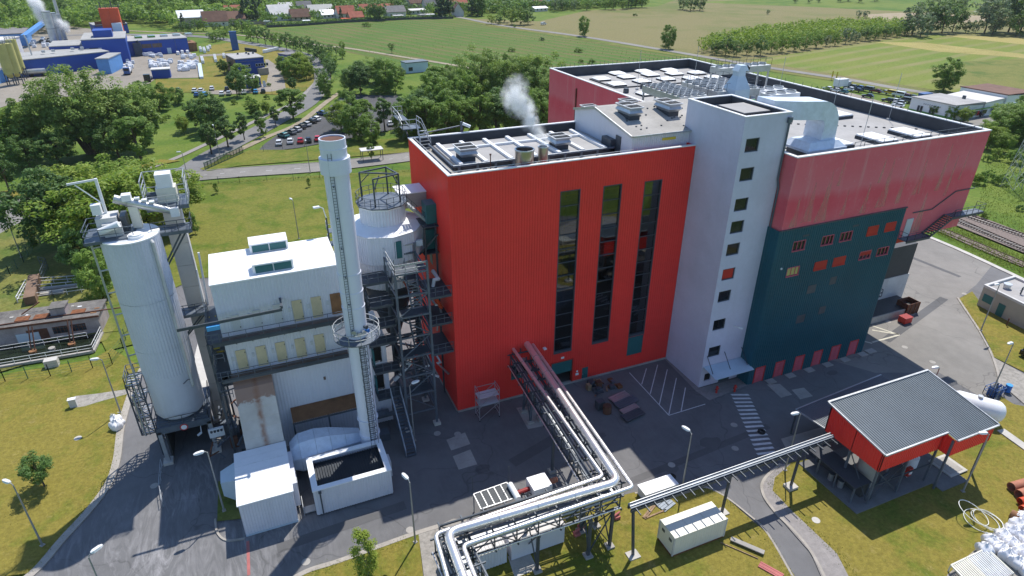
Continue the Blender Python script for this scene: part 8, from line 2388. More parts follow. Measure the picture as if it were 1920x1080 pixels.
# tower with twin orange red shafts
c=P(214,57,11)
t=thing('orange_tower','tall orange red double stack rising above the blue factory','tower',c,None)
hh=height(c,200,15)
for dx in (-2.25,2.25):
 mb=MB();mb.box(c.x+dx-2.2,c.x+dx+2.2,c.y-2.2,c.y+2.2,8,hh);mb.build('shaft','orange_red',t)
mb=MB();mb.box(c.x-.04,c.x+.04,c.y-2.1,c.y+2.1,8,hh-.2);mb.build('joint','red_dark',t)
mb=MB();mb.rail([(c.x-5,c.y-2.4,hh),(c.x+5,c.y-2.4,hh),(c.x+5,c.y+2.4,hh)],1.6,2,.15);mb.cyl((c.x-3.6,c.y,hh),(c.x-3.6,c.y,hh+3),.25,8);mb.cyl((c.x+1.6,c.y,hh),(c.x+1.6,c.y,hh+3.5),.25,8);mb.build('top_rail','steel_dark',t)
mb=MB();mb.box(c.x+.2,c.x+4.6,c.y-5.5,c.y-3,10,15);mb.build('pale_box','hood_blue',t)
# left part: sheds, silos, blue ramp, chimneys
t,bx,L_,Q=bldg('grey pitched shed roof at the far left of the factory',P(-60,92),P(52,86),36,6.5,'blue_light','grey_tile')
t,bx,L_,Q=bldg('white hall with grey roof at the left frame edge',P(-90,152),P(48,106),26,9.5,'white_clad','pale_roof')
t,bx,L_,Q=bldg('light blue lean-to at the left frame edge',P(-40,172),P(16,152),10,5,'blue_light','pale_roof')
a,b_=P(52,90),P(92,78)
mb=MB();mb.bar(a+Vector((0,0,6)),b_+Vector((0,12,11)),3.0,1.6);tag(mb.build('conveyor_gallery','blue_light'),'sloping light blue gallery left of the steaming chimneys','conveyor')
for k,(px,lb) in enumerate((((26,160),'front one of the yellow green storage silos'),((38,158),'second yellow green storage silo'),((44,148),'rear yellow green storage silo'))):
 c=P(*px);t=thing('storage_silo',lb,'silo',c,'yellow silos of the factory')
 mb=MB();mb.cyl((c.x,c.y,4.5),(c.x,c.y,16),2.0,20);mb.cyl((c.x,c.y,3),(c.x,c.y,4.5),.6,12,2.0);mb.build('shell','tank_yellow',t,smooth=True)
 mb=MB()
 for dx in (-1.6,1.6):
  for dy in (-1.6,1.6): mb.bar((c.x+dx,c.y+dy,0),(c.x+dx,c.y+dy,5),.3)
 mb.build('leg','steel_dark',t)
 mb=MB();n=10;pts=[(c.x+1.9*math.cos(6.283*i/n),c.y+1.9*math.sin(6.283*i/n),16) for i in range(n+1)];mb.rail(pts,1.2,1.3,.1);mb.build('top_rail','galv_rail',t)
for k,(px,r,h,lb) in enumerate((((112,108),1.9,22,'left of the thick grey chimneys giving off steam'),((122,106),1.6,21,'middle grey chimney giving off steam'),((130,104),1.5,20,'right thick grey chimney of the steaming group'),((130,96),.8,27,'thin tall grey chimney behind the steaming group'))):
 c=P(*px);t=thing('factory_chimney',lb,'chimney',c,'grey factory chimneys')
 mb=MB();mb.cyl((c.x,c.y,3),(c.x,c.y,h),r,20);mb.build('shell','galv',t,smooth=True)
 for z in (8,14,h-.2):
  mb=MB();mb.ring((c.x,c.y),r+.1,z-.2,z,20,r-.05);mb.build('band','steel_blue',t)
c=P(71,135);mb=MB();mb.tube([(c.x,c.y,0),(c.x-.3,c.y,14),(c.x-.8,c.y,16)],.3,8);mb.build('factory_pipe_stack','galv')
tag(bpy.data.objects['factory_pipe_stack'],'slim pale steel pipe in front of the long blue hall','pipe')
c=P(68,144)
t=thing('tank_lorry','grey tank lorry parked at the foot of the long blue hall','lorry',c)
mb=MB();mb.tube([(c.x-4,c.y,2.2),(c.x+4,c.y+.5,2.2)],1.2,14);mb.build('tank','galv',t,smooth=True)
mb=MB();mb.box(c.x-6.6,c.x-4.4,c.y-1.2,c.y+1.2,.7,3.2);mb.build('cab','gas_blue',t)
mb=MB()
for dx in (-5.4,-1.5,2.4,3.6): mb.cyl((c.x+dx,c.y-1.25,.5),(c.x+dx,c.y+1.25,.5),.5,10)
mb.build('wheel','rubber',t)
random.seed(5)
# stock of wrapped goods
def pallet(c,w_,d_,h_,mtl,lb,grp):
 mb=MB();n=random.randint(1,3)
 x,y=c.x,c.y
 mb.prism([(x-w_/2,y-d_/2),(x+w_/2,y-d_/2),(x+w_/2,y+d_/2),(x-w_/2,y+d_/2)],.25,h_)
 mb.prism([(x-w_*.42,y-d_*.42),(x+w_*.42,y-d_*.42),(x+w_*.42,y+d_*.42),(x-w_*.42,y+d_*.42)],h_,h_+.18)
 o=mb.build('wrapped_goods',mtl,at=(x,y,.2));tag(o,lb,'pallet goods',grp)
for (x0,x1,y0,y1,n) in ((281,322,116,128,34),(336,371,118,134,46),(342,368,107,112,10),(288,308,104,112,8),(254,290,103,107,12),(233,252,117,132,14)):
 for i in range(n):
  c=P(random.uniform(x0,x1),random.uniform(y0,y1));pallet(c,random.uniform(1.2,2.0),random.uniform(1.2,2.0),random.uniform(.9,1.9),random.choice(['bag_white','bag_film','bag_white','bag_film','white_paint']),'white wrapped goods stored in the factory yard','wrapped goods in the factory yard')
for i in range(26):
 c=P(random.uniform(62,106),random.uniform(78,90));pallet(c,1.8,1.8,random.uniform(1.2,2.4),random.choice(['bag_white','bag_film','dark_wall']),'white and grey bales behind the long blue hall','bales behind the long hall')
for x,y,n,dy in ((379,112,6,1.5),(403,108,6,1.8),(420,106,3,1.8),(376,93,4,1.5),(383,94,5,1.5),(390,92,4,1.5),(394,90,2,1.6),(334,102,3,.6),(342,100,3,.5),(352,100,2,.6)):
 for i in range(n):
  c=P(x+i*.45,y+i*dy);pallet(c,1.3,1.3,1.5,random.choice(['bag_white','white_paint']),'white stack in a row on the factory lawn','white stacks on the factory lawn')
for i in range(9):
 c=P(496+i*3.0,100-i*.7);pallet(c,1.5,1.5,1.6,'white_paint' if i>2 else 'bag_white','white stack in the row behind the blue office','white stacks behind the blue office')
mb=MB();mb.bar(P(374,120,.5),P(378,146,.5),1.6,1.0);tag(mb.build('long_bale','duct_silver'),'long silver wrapped bale at the edge of the storage yard','bale')
t,bx,L_,Q=bldg('small blue shed with pale roof in the storage yard',P(287,148),P(321,146),5,3.6,'blue_clad','pale_roof')
t,bx,L_,Q=bldg('two storey blue office with grey flat roof and window bands',P(447,144),P(499,139),17,7.2,'blue_clad','roof_grey',name='office_building')
bx(.5,L_-.5,-.25,3.2,6.2,6.25).build('terrace','roof_warm',t)
for s0 in (1.5,8.2):
 for k in range(4 if s0<3 else 5):
  f=bx(s0+k*1.15,s0+k*1.15+.95,-.12,-.02,3.6,4.9).build('window','door_grey',t);bx(s0+k*1.15+.1,s0+k*1.15+.85,-.16,-.121,3.75,4.75).build('pane','glass_blue',f)
bx(-.2,-.02,.5,16,.2,7).build('brick_side','brown_wall',t);bx(L_-3.5,L_+.8,-2.2,0,0,3).build('porch','beige_wall',t)
for s,d in ((4,12),(8,9),(8,13),(10.5,11)): bx(s,s+.7,d,d+.7,7.5,8.3).build('roof_vent','steel_dark',t)
t,bx,L_,Q=bldg('small blue transformer house below the blue office',P(464,166),P(491,164),6,3.8,'blue_clad','pale_roof',name='transformer_house')
bx(2.4,5.2,-.1,-.02,2.0,2.8).build('window','glass_blue',t);bx(6.2,7.3,-.1,-.02,.1,2.6).build('door','hood_blue',t)
t,bx,L_,Q=bldg('dark blue shed with pitched look beside the trees right of the office',P(524,119),P(541,122),8,4.5,'blue_clad','grey_tile')
c=P(442,94);mb=MB();mb.box(c.x-1.8,c.x+1.8,c.y-1,c.y+1,0,9.5);mb.box(c.x-1.9,c.x+1.9,c.y-1.1,c.y+1.1,9.5,9.8);tag(mb.build('sign_tower','gas_blue'),'dark blue slab tower behind the blue office','sign tower')
c=P(262,105);mb=MB();mb.box(c.x-1.8,c.x+1.8,c.y-1.5,c.y+1.5,0,6.5);mb.bar((c.x,c.y,6.5),(c.x+1,c.y,7.5),1.5,1);tag(mb.build('dust_silo','steel_dark'),'dark dust filter in front of the blue workshop hall','filter')
mb=MB();mb.bar(P(460,92,.9),P(480,95,.9),1.0,1.6);tag(mb.build('garden_wall','dark_wall'),'dark low wall behind the blue office','wall')
t,bx,L_,Q=bldg('small blue grey cabin in the green beside the vineyard field',P(763,138),P(803,134),6,4.4,'hood_blue','shelter_roof',group=None,name='cabin')
bx(1,3,-.1,-.02,1,2.6).build('window','glass_blue',t)
# white showroom on the right
a,b_=P(1700,211),P(1790,232)
t=thing('showroom','white low commercial building with stepped grey roofs and a green base','building',a)
f0,f1=P(1702,210,0),P(1783,228,0)
u=(f1-f0).normalized();v=Vector((-u.y,u.x,0));L_=(f1-f0).length
def Q(s,d,z): p=f0+u*s+v*d;return (p.x,p.y,z)
def bx(s0,s1,d0,d1,q0,q1,q2=None):
 q2=q1 if q2 is None else q2
 return MB().add([Q(s0,d0,q0),Q(s1,d0,q0),Q(s1,d1,q0),Q(s0,d1,q0),Q(s0,d0,q1),Q(s1,d0,q1),Q(s1,d1,q2),Q(s0,d1,q2)],[(3,2,1,0),(4,5,6,7),(0,1,5,4),(1,2,6,5),(2,3,7,6),(3,0,4,7)])
bx(0,L_,0,16,0,5.2,4.2).build('wall','white_paint',t);bx(-.3,L_+.3,-.3,16.2,5.21,5.5,4.5).build('roof','roof_grey',t)
bx(2,L_+.3,16.4,27,0,4.6,5.2).build('wall','white_paint',t);bx(1.8,L_+.5,16.3,27.2,4.7,5.0,5.6).build('roof','pale_roof',t)
bx(0,L_+.8,27.4,44,0,6.4,5.4).build('wall','white_paint',t);bx(-.3,L_+1.1,27.2,44.3,6.5,6.8,5.8).build('roof','brown_roof',t)
bx(-.1,L_+.1,-.08,-.02,.1,1.3).build('green_base','stripe_green',t);bx(L_+.82,L_+.9,.2,43.5,2.9,3.3).build('green_band','stripe_green',t)
for s in (3,4.1,7.4,8.5): bx(s,s+.8,-.14,-.085,1.0,3.0).build('window','glass_blue',t)
for k in range(7): bx(L_+.91,L_+.95,4+k*5.5,6.5+k*5.5,1.2,2.6).build('window','glass_blue',t)
bx(9,10,14,14.6,4.5,6.3).build('chimney','steel_dark',t)
mb=MB();
for k in range(9): p=Q(5+k*.72,-.12,3.8);mb.box(p[0]-.22,p[0]+.22,p[1]-.02,p[1]+.02,3.7,4.0)
mb.build('lettering','steel_dark',t)
c=P(1648,226);mb=MB();mb.box(c.x-6,c.x+6,c.y-3,c.y+3,2.6,2.85)
for dx in (-5.5,5.5): mb.box(c.x+dx-.15,c.x+dx+.15,c.y-2.6,c.y+2.6,0,2.6)
tag(mb.build('carport','pale_roof'),'pale carport roof at the edge of the gravel lot','carport')
c=P(1732,188);mb=MB();mb.box(c.x-2.4,c.x+2.4,c.y-1.2,c.y+1.2,.1,2.6);mb.box(c.x-2.5,c.x+2.5,c.y-1.3,c.y+1.3,2.6,2.75);tag(mb.build('blue_container','gas_blue'),'dark blue container beside the white showroom','container')
# ================================================================== cars
def make_car(kind='sedan'):
 t=thing('parked_car','','car')
 if kind=='van':
  prof=[(-2.35,.45),(-2.4,1.0),(-2.3,1.95),(.9,1.98),(1.75,1.2),(2.4,1.05),(2.5,.45)];gl=[(-2.2,1.25),(-2.15,1.8),(.8,1.85),(1.55,1.22)]
 else:
  prof=[(-2.1,.35),(-2.15,.75),(-1.95,.95),(1.0,.98),(2.05,.8),(2.15,.4)];gl=None
 W_=.88
 def loft(pts,w0,w1):
  mb=MB();n=len(pts)
  zmin=min(p[1] for p in pts);zmax=max(p[1] for p in pts)
  def wd(z): return w0+(w1-w0)*(z-zmin)/(zmax-zmin)
  vs=[(x,-wd(z),z) for x,z in pts]+[(x,wd(z),z) for x,z in pts]
  return mb.add(vs,[tuple(range(n)),tuple(reversed(range(n,2*n)))]+[((i+1) % n,i,n+i,n+(i+1) % n) for i in range(n)])
 loft(prof,W_,W_*.92).build('body','car_white',t)
 if kind=='van':
  loft(gl,W_*.97,W_*.93).build('window_band','car_glass',t)
 else:
  cab=[(-1.85,.95),(-1.35,1.4),(.1,1.44),(.95,.97)]
  loft(cab,W_*.9,W_*.72).build('window_band','car_glass',t)
  loft([(-1.42,1.38),(-1.3,1.47),(.0,1.5),(.2,1.42)],W_*.74,W_*.7).build('roof','car_white',t)
 for x in (-1.35,1.35):
  for y in (-W_-.01,W_+.01):
   mb=MB();mb.cyl((x,y-.1*(1 if y>0 else -1),.32),(x,y,.32),.32,10);mb.build('wheel','rubber',t)
 for y in (-.6,.6):
  mb=MB();mb.box(2.08 if kind != 'van' else 2.4,2.17 if kind != 'van' else 2.49,y-.16,y+.16,.62,.76);mb.build('headlight','lamp_white',t)
 return t
car,van=make_car(),make_car('van')
def park(px,ang,col,lb,grp,k='c',z=.2):
 c=P(*px)
 copy_tree(car if k=='c' else van,(c.x,c.y,z),ang,lb,grp,None,{'car_white': col})
GC='cars in the car park'
rowa=math.atan2((P(590,226)-P(527,264)).y,(P(590,226)-P(527,264)).x)
for px,col,lb in (((532,258),'car_teal','dark teal car at the near end of the slanted row'),((546,252),'car_grey','dark grey car second in the slanted row'),((556,247),'car_silver','silver grey car third in the slanted row'),((564,242),'car_black','black car in the middle of the slanted row'),((574,237),'car_silver','pale silver car after the black one in the row'),((585,231),'car_black','dark car next to the far white one in the row'),((592,227),'car_white','white car at the far end of the slanted row'),((604,216),'car_blue','dark blue car parked apart beside the trees')):
 park(px,rowa+1.05,col,lb,GC)
for px,col,lb in (((524,272),'car_white','white car, first of the short front row'),((545,269),'car_white','white van like car, second of the short front row'),((564,268),'car_red','red car left of the small dark one in front row'),((579,267),'car_black','small dark car between the two red cars'),((596,264),'car_red','red car next to the chimney mouth'),((732,236),'car_white','white car between the trees right of the car park')):
 park(px,1.45,col,lb,GC)
GF='cars at the blue factory'
for px,col,lb in (((366,173),'car_white','left of two white cars behind the bushes by the factory lawn'),((378,173),'car_white','right of two white cars behind the bushes by the factory lawn'),((370,181),'car_blue','dark blue car in front of the two white cars'),((417,179),'car_white','white car beside the grey one on the factory car park'),((430,178),'car_silver','grey car on the factory car park'),((426,170),'car_black','dark van behind the grey car'),((480,175),'car_sky','sky blue car on the factory car park'),((494,174),'car_black','dark car next to the sky blue one'),((458,176),'car_white','white car behind the round shrub'),((398,169),'car_white','small white trailer on the grass by the car park'),((335,172),'car_grey','grey car among pale pallets behind the bushes'),((385,180),'car_sky','light blue car in front of the two white cars')):
 park(px,1.5+random.uniform(-.1,.1),col,lb,GF)
for px,col,lb in (((240,140),'car_blue','blue lorry tractor with white bales beside the hall'),((278,153),'car_black','dark blue truck cab in front of the small blue shed')):
 c=P(*px);t=thing('lorry',lb,'lorry',c)
 mb=MB();mb.box(c.x-1.2,c.x+1.2,c.y-2.2,c.y-.2,.7,3.2);mb.build('cab',col,t)
 mb=MB();mb.box(c.x-1.2,c.x+1.2,c.y,c.y+6.5,.8,1.1);mb.build('bed','steel_dark',t)
 mb=MB()
 for dy in (-1.4,3.5,4.8): mb.cyl((c.x-1.25,c.y+dy,.5),(c.x+1.25,c.y+dy,.5),.5,10)
 mb.build('wheel','rubber',t)
 mb=MB();mb.box(c.x-1.0,c.x+1.0,c.y-2.25,c.y-2.21,1.9,2.9);mb.build('windscreen','car_glass',t)
 if px[0]<260:
  for k in range(3): mb=MB();mb.box(c.x-1.1,c.x+1.1,c.y+.3+k*2,c.y+2.1+k*2,1.1,2.4);mb.build('load','bag_white',t)
GS='cars on the gravel lot beside the hall'
for px,col,ang,k,lb in (((1551,170),'car_white',.5,'c','white car at the left end of the gravel lot'),((1565,173),'car_white',.5,'c','white car in front of the box truck'),((1580,176),'car_teal',.5,'c','dark green car in front of the box truck'),((1592,171),'car_white',.6,'c','white car with dark windows right of the box truck'),((1597,166),'car_grey',.6,'c','grey car behind the white one right of the truck'),((1606,173),'car_black',.6,'c','black car in the front row of the gravel lot'),((1610,168),'car_blue',.6,'c','dark blue car in the back row of the gravel lot'),((1626,172),'car_grey',.7,'v','dark grey van left of the red car'),((1642,175),'car_maroon',.7,'c','dark red car in the back row of the lot'),((1657,177),'car_silver',.7,'c','silver car left of the yellow van'),((1669,179),'car_yellow',.7,'v','yellow van on the gravel lot'),((1684,182),'car_white',.7,'v','white van right of the yellow van'),((1697,184),'car_maroon',.7,'c','maroon car beside the white van'),((1708,186),'car_black',.7,'c','black car at the right end of the back row'),((1626,184),'car_black',.9,'c','single black car in the middle of the gravel lot'),((1663,192),'car_black',.9,'c','dark car left in the near row by the carport'),((1674,193),'car_white',.9,'c','white car in the near row by the carport'),((1685,197),'car_silver',.9,'c','silver car in the near row by the showroom'),((1697,193),'car_grey',.9,'v','dark van close to the showroom wall'),((1682,202),'car_white',.9,'c','white car nearest to the hall roof edge'),((1706,193),'car_silver',.9,'c','pale car close to the showroom wall'),((1818,218),'car_red',.8,'v','bright red car in the shade beside the showroom'),((1830,218),'car_black',.8,'c','black car behind the bright red one')):
 park(px,ang+1.1,col,lb,GS,k,.3)
park((1019,47),.4,'car_white','lone white van parked on the dry meadow',None,'v',.1)
discard(car);discard(van)
c=P(1576,166)
t=thing('box_truck','white box truck at the left end of the gravel lot','truck',c)
mb=MB();mb.box(c.x-3.4,c.x+2.2,c.y-1.3,c.y+1.3,1.1,4.0);mb.build('box','white_paint',t)
mb=MB();mb.box(c.x+2.4,c.x+4.2,c.y-1.15,c.y+1.15,.7,2.8);mb.build('cab','car_silver',t)
mb=MB()
for dx in (-2.2,3.2): mb.cyl((c.x+dx,c.y-1.3,.5),(c.x+dx,c.y+1.3,.5),.5,10)
mb.build('wheel','rubber',t)
for px,lb in (((1558,150),'left yellow marker flag at the field road'),((1566,152),'right orange marker flag at the field road')):
 c=P(*px);mb=MB();mb.bar((c.x,c.y,0),(c.x,c.y,4),.12);mb.box(c.x-.05,c.x+.7,c.y-.03,c.y+.03,1.2,3.8);tag(mb.build('marker_flag','yellow_paint'),lb,'flag')
# lattice mast by the railway
c=P(1895,352)
t=thing('lattice_mast','steel lattice mast on the railway land at the right edge','mast',c)
mb=MB();hh=17
def lev(z): w_=1.6-1.25*z/hh;return [(c.x-w_,c.y-w_,z),(c.x+w_,c.y-w_,z),(c.x+w_,c.y+w_,z),(c.x-w_,c.y+w_,z)]
zs=[0,2.6,5,7.2,9.2,11,12.6,14,15.2,16.2,hh]
for i in range(4): mb.bar(lev(0)[i],lev(hh)[i],.09)
mb.build('leg','galv_rail',t)
mb=MB()
for z0,z1 in zip(zs,zs[1:]):
 a,b_=lev(z0),lev(z1)
 for i in range(4): mb.bar(a[i],b_[(i+1) % 4],.045);mb.bar(a[(i+1) % 4],b_[i],.045)
mb.build('bracing','galv_rail',t)
mb=MB();mb.bar((c.x-2.5,c.y,hh-1),(c.x+2.5,c.y,hh-1),.15);mb.build('crossarm','galv_rail',t)
# small roadside things at the gate
c=P(698,300);t=thing('bus_shelter','pale flat roofed shelter at the plant entrance','shelter',c)
mb=MB();mb.box(c.x-3,c.x+3,c.y-1.6,c.y+1.6,3.0,3.2);mb.build('roof','pale_roof',t)
mb=MB()
for dx in (-2.7,2.7):
 for dy in (-1.4,1.4): mb.bar((c.x+dx,c.y+dy,.1),(c.x+dx,c.y+dy,3.2),.15)
mb.build('post','steel_dark',t)
# ================================================================== village
def house(px,L_,D,h,rh,ang,mw,mr,lb,grp='village houses',chim=True):
 c=P(*px);t=thing('house',lb,'house',c,grp)
 u=Vector((math.cos(ang),math.sin(ang),0));v=Vector((-u.y,u.x,0))
 def Q(a,b_,z): p=c+u*a+v*b_;return (p.x,p.y,z)
 mb=MB();a,d=L_/2,D/2
 mb.add([Q(-a,-d,0),Q(a,-d,0),Q(a,d,0),Q(-a,d,0),Q(-a,-d,h),Q(a,-d,h),Q(a,d,h),Q(-a,d,h),Q(-a,0,h+rh),Q(a,0,h+rh)],[(0,1,5,4),(1,2,6,9,5),(2,3,7,6),(3,0,4,8,7)]);mb.build('wall',mw,t)
 a+=.5;d+=.5
 mb=MB();k=rh/(D/2)*.5
 mb.add([Q(-a,-d,h-k),Q(a,-d,h-k),Q(a,0,h+rh),Q(-a,0,h+rh),Q(a,d,h-k),Q(-a,d,h-k),Q(-a,-d,h-k+.3),Q(a,-d,h-k+.3),Q(a,0,h+rh+.3),Q(-a,0,h+rh+.3),Q(a,d,h-k+.3),Q(-a,d,h-k+.3)],[(6,7,8,9),(9,8,10,11),(0,3,2,1),(3,5,4,2),(0,1,7,6),(5,11,10,4),(1,2,8,7),(2,4,10,8),(0,6,9,3),(3,9,11,5)]);rf=mb.build('roof',mr,t)
 if chim:
  mb=MB();p=Q(L_*.15,D*.1,0);mb.box(p[0]-.4,p[0]+.4,p[1]-.4,p[1]+.4,h+rh*.5,h+rh+1.0);mb.build('chimney','brown_wall',rf)
 for s in (-.3,0,.3):
  mb=MB();mb.add([Q(s*L_-.6,-D/2-.06,1),Q(s*L_+.6,-D/2-.06,1),Q(s*L_+.6,-D/2-.06,2.3),Q(s*L_-.6,-D/2-.06,2.3)],[(0,1,2,3)]);mb.build('window','glass_blue',t)
 return t
A_=math.atan2((P(860,36)-P(560,50)).y,(P(860,36)-P(560,50)).x)
HS=[((563,38),14,10,3,5,0,'house_tan','brown_roof','dark brown hip roofed house at the left end of the hedge'),((601,30),20,11,4,4.5,.1,'house_white','shelter_roof','house with long grey green roof behind the white roofed one'),((613,34),11,8,3,3,.2,'house_white','white_roof','low house with bright white roof at the hedge'),
 ((648,34),14,10,4,5,.05,'house_white','red_roof','white walled house with red tiled roof at the hedge'),((667,39),11,8,3,3.5,.1,'house_tan','red_roof','small red roofed barn touching the hedge'),((684,26),10,8,3.5,4,.2,'house_white','red_roof','small red roofed house behind the barn'),((717,24),20,9,4,3,.0,'house_white','red_roof','long low house with pale orange roof'),((740,31),16,10,4,4,.05,'house_white','grey_tile','white house with grey roof and dark chimney'),
 ((775,18),14,11,6,6,.3,'house_tan','brown_roof','tall brown roofed house behind the trees'),((780,26),14,8,3,1,.1,'house_white','pale_roof','flat pale outbuilding near the conifer'),((808,19),14,10,4,6,0,'house_white','grey_tile','house with dark steep roof and white dormers'),((858,17),18,9,4,4,.1,'house_white','red_roof','red roofed house behind the dark gable house'),((858,30),11,9,4,6,1.3,'house_white','brown_roof','dark steep house with white gable at the field road'),
 ((361,48),17,12,6,4,.05,'house_tan','white_roof','two storey house with bright white roof left of the village'),((405,48),16,11,3.5,6,.0,'house_white','brown_roof','brown roofed house with white outbuilding'),((437,45),16,12,4,4.5,.1,'house_tan','brown_roof','brown hip like roofed house beside the spruces'),((440,30),14,10,4,4,.1,'house_white','red_roof','red roofed house behind the brown one'),((524,38),16,12,5,6,.2,'house_white','pale_roof','pale grey roofed white house among the trees'),((536,24),12,9,4,4,.2,'house_white','pale_roof','small pale roof behind the pale grey one'),((571,24),12,9,4,5,.1,'house_tan','grey_tile','grey brown house peeping over the hip roof'),
 ((122,12),16,10,5,4,.2,'house_white','brown_roof','white house with brown roof far left in the wood'),((158,10),14,9,4,4,.1,'house_white','white_roof','white roofed house left of the orange tower'),((207,10),12,9,6,5,.1,'house_white','red_roof','red roofed house right behind the orange tower'),((235,10),18,11,4,4,.2,'house_white','white_roof','large bright white roof right of the orange tower'),((271,26),8,6,3,3,.2,'house_tan','red_roof','small orange roof alone in the wood'),((335,6),12,10,5,6,.8,'house_white','grey_tile','white gabled house at the top of the wood'),((390,10),12,9,5,5,.3,'house_tan','red_roof','reddish roofed house at the top edge, left'),((418,6),12,10,5,6,.4,'house_white','red_roof','deep red roofed house at the top edge'),((442,6),12,10,5,5,.3,'house_white','gas_blue','blue roofed house at the top edge'),
 ((700,4),16,10,5,6,.2,'house_tan','brown_roof','brown house at the top edge above the long low house'),((735,6),12,9,5,6,.5,'house_white','grey_tile','white gable at the top edge left of the tall brown house'),((845,4),14,8,4,3,.1,'house_white','white_roof','bright white roof at the top edge right of the conifer'),((890,6),14,10,5,6,.2,'house_tan','brown_roof','brown house at the top edge left of the poplars'),((915,4),12,9,5,6,1.2,'house_white','red_roof','red gable behind the poplars'),((942,8),12,10,5,5,.4,'house_white','grey_tile','white gable house right of the poplars'),((966,6),16,10,5,5,.1,'house_tan','grey_tile','long grey house behind the round copse'),((1006,12),14,10,5,4,.2,'house_tan','brown_roof','brown house right of the round copse'),((1026,10),14,9,7,3,.2,'white_paint','pale_roof','tall plain white house at the village end'),((1065,7),20,10,4,5,.1,'house_white','red_roof','long red roofed house near the meadow, left'),((1090,7),16,10,5,4,.2,'house_tan','red_roof','red roofed house near the meadow, middle'),((1127,4),14,9,5,4,.2,'house_tan','red_roof','red roofed house near the meadow, right'),
 ((1010,21),14,8,2.6,1.2,.1,'house_white','white_roof','low white shed at the meadow edge')]
for px,L_,D,h,rh,da,mw,mr,lb in HS:
 house(px,L_,D,h,rh,A_+da,mw,mr,lb)
# garden sheds and the hedge wall in front of the village
for px,w_,mtl,lb in (((747,35),8,'pale_roof','pale garden shed at the hedge, left'),((802,33),11,'white_roof','white pavilion roof at the hedge'),((792,34),7,'grey_tile','grey shed beside the white pavilion'),((649,41),7,'orange_red','orange roofed stall at the hedge'),((575,45),5,'white_roof','white tent roof at the left end of the hedge'),((503,46),6,'white_roof','white tent roof near the spruces'),((480,45),14,'fence_green','green framed greenhouse near the spruces')):
 c=P(*px);t=thing('garden_shed',lb,'shed',c,'sheds along the village hedge')
 mb=MB();mb.box(c.x-w_/2,c.x+w_/2,c.y-2.5,c.y+2.5,0,2.2);mb.build('wall','house_tan',t)
 mb=MB();mb.box(c.x-w_/2-.3,c.x+w_/2+.3,c.y-2.8,c.y+2.8,2.2,2.6);mb.build('roof',mtl,t)
hp=[P(*q) for q in ((500,52),(562,49),(640,43),(700,40),(760,37),(850,35))]
t=canopy('hedge',[hp[0],hp[1],hp[2],hp[3],hp[4],hp[5],P(850,33),P(760,35),P(700,37.5),P(640,40),P(562,46),P(500,49)],900,2.2,'leaf_dark',.55,9,.8,8);tag(t,'dark clipped hedge between the village gardens and the field','hedge')
mb=MB();mb.bars([hp[i]+Vector((0,0,.8)) for i in range(6)],.3,1.6);tag(mb.build('garden_wall','dark_wall'),'dark garden fence along the vineyard field','fence')
# woods around the village
random.seed(77)
hpos=[P(*q[0]) for q in HS]
def free(c,r=9.0):
 return all((c-q).length>r for q in hpos)
GW='trees of the wood behind the blue factory'
nw=0
for i in range(2000):
 if nw>=64: break
 x,y=random.uniform(-20,470),random.uniform(-8,62)
 if y>62-(x>60)*0 and x<240: continue
 if 165<x<300 and y>42: continue
 if x<165 and y>76: continue
 if 360<x and y>50: continue
 c=P(x,y)
 if not free(c,14): continue
 h=random.uniform(11,19) if y>10 else random.uniform(13,22)
 # keep the roofs in view: nothing tall straight in front of a house
 if any(0<(q.to_2d().length-c.to_2d().length)<55 and abs(math.atan2(c.x,c.y)-math.atan2(q.x,q.y))<9/q.length for q in hpos): h=random.uniform(4,6.5)
 tree(random.choice(['f_mid','f_dark','f_olive','f_mid','f_mid2','f_con' if random.random()<.35 else 'f_dark','f_tall']),None,h,'leafy tree in the wood behind the blue factory',GW,1.05,c);nw+=1
def clear_front(x,y):
 c=Vector((x,y,0))
 for q in hpos:
  dd=q.to_2d().length-c.to_2d().length
  if (q-c).length<11 or (0<dd<28 and abs(math.atan2(x,y)-math.atan2(q.x,q.y))<9/q.length): return False
 return True
for nm,lb,pxs,n,h,mt,sd in (('woodland','dense green wood behind the blue factory',[(-60,84),(40,78),(110,60),(168,52),(250,44),(330,58),(380,52),(470,46),(560,30),(640,8),(660,-8),(-50,-8)],5200,9.5,'leaf_mid',91),('woodland','dark green trees and scrub mixed into the wood behind the blue factory',[(-60,80),(40,74),(110,58),(168,50),(250,42),(330,56),(380,50),(470,44),(560,30),(640,8),(660,-8),(-50,-8)],3600,8,'leaf_dark',92),
       ('garden_trees','garden greenery filling the gaps between the village houses',[(490,49),(562,45),(640,38),(760,33),(850,31),(900,28),(1000,22),(1100,17),(1210,10),(1210,-4),(900,-7),(640,-7),(520,20)],3800,7.5,'leaf_dark',93),('garden_trees','lighter hedges and fruit trees between the village houses',[(490,48),(562,44),(640,37),(760,32),(850,30),(900,27),(1000,22),(1100,17),(1210,10),(1210,-4),(900,-7),(640,-7),(520,20)],2800,6,'leaf_mid',94)):
 tag(canopy(nm,[P(*q) for q in pxs],n,h,mt,1.05,sd,3.4,16,clear_front),lb,nm.replace('_',' '))
GV2='trees among the village houses'
nv=0
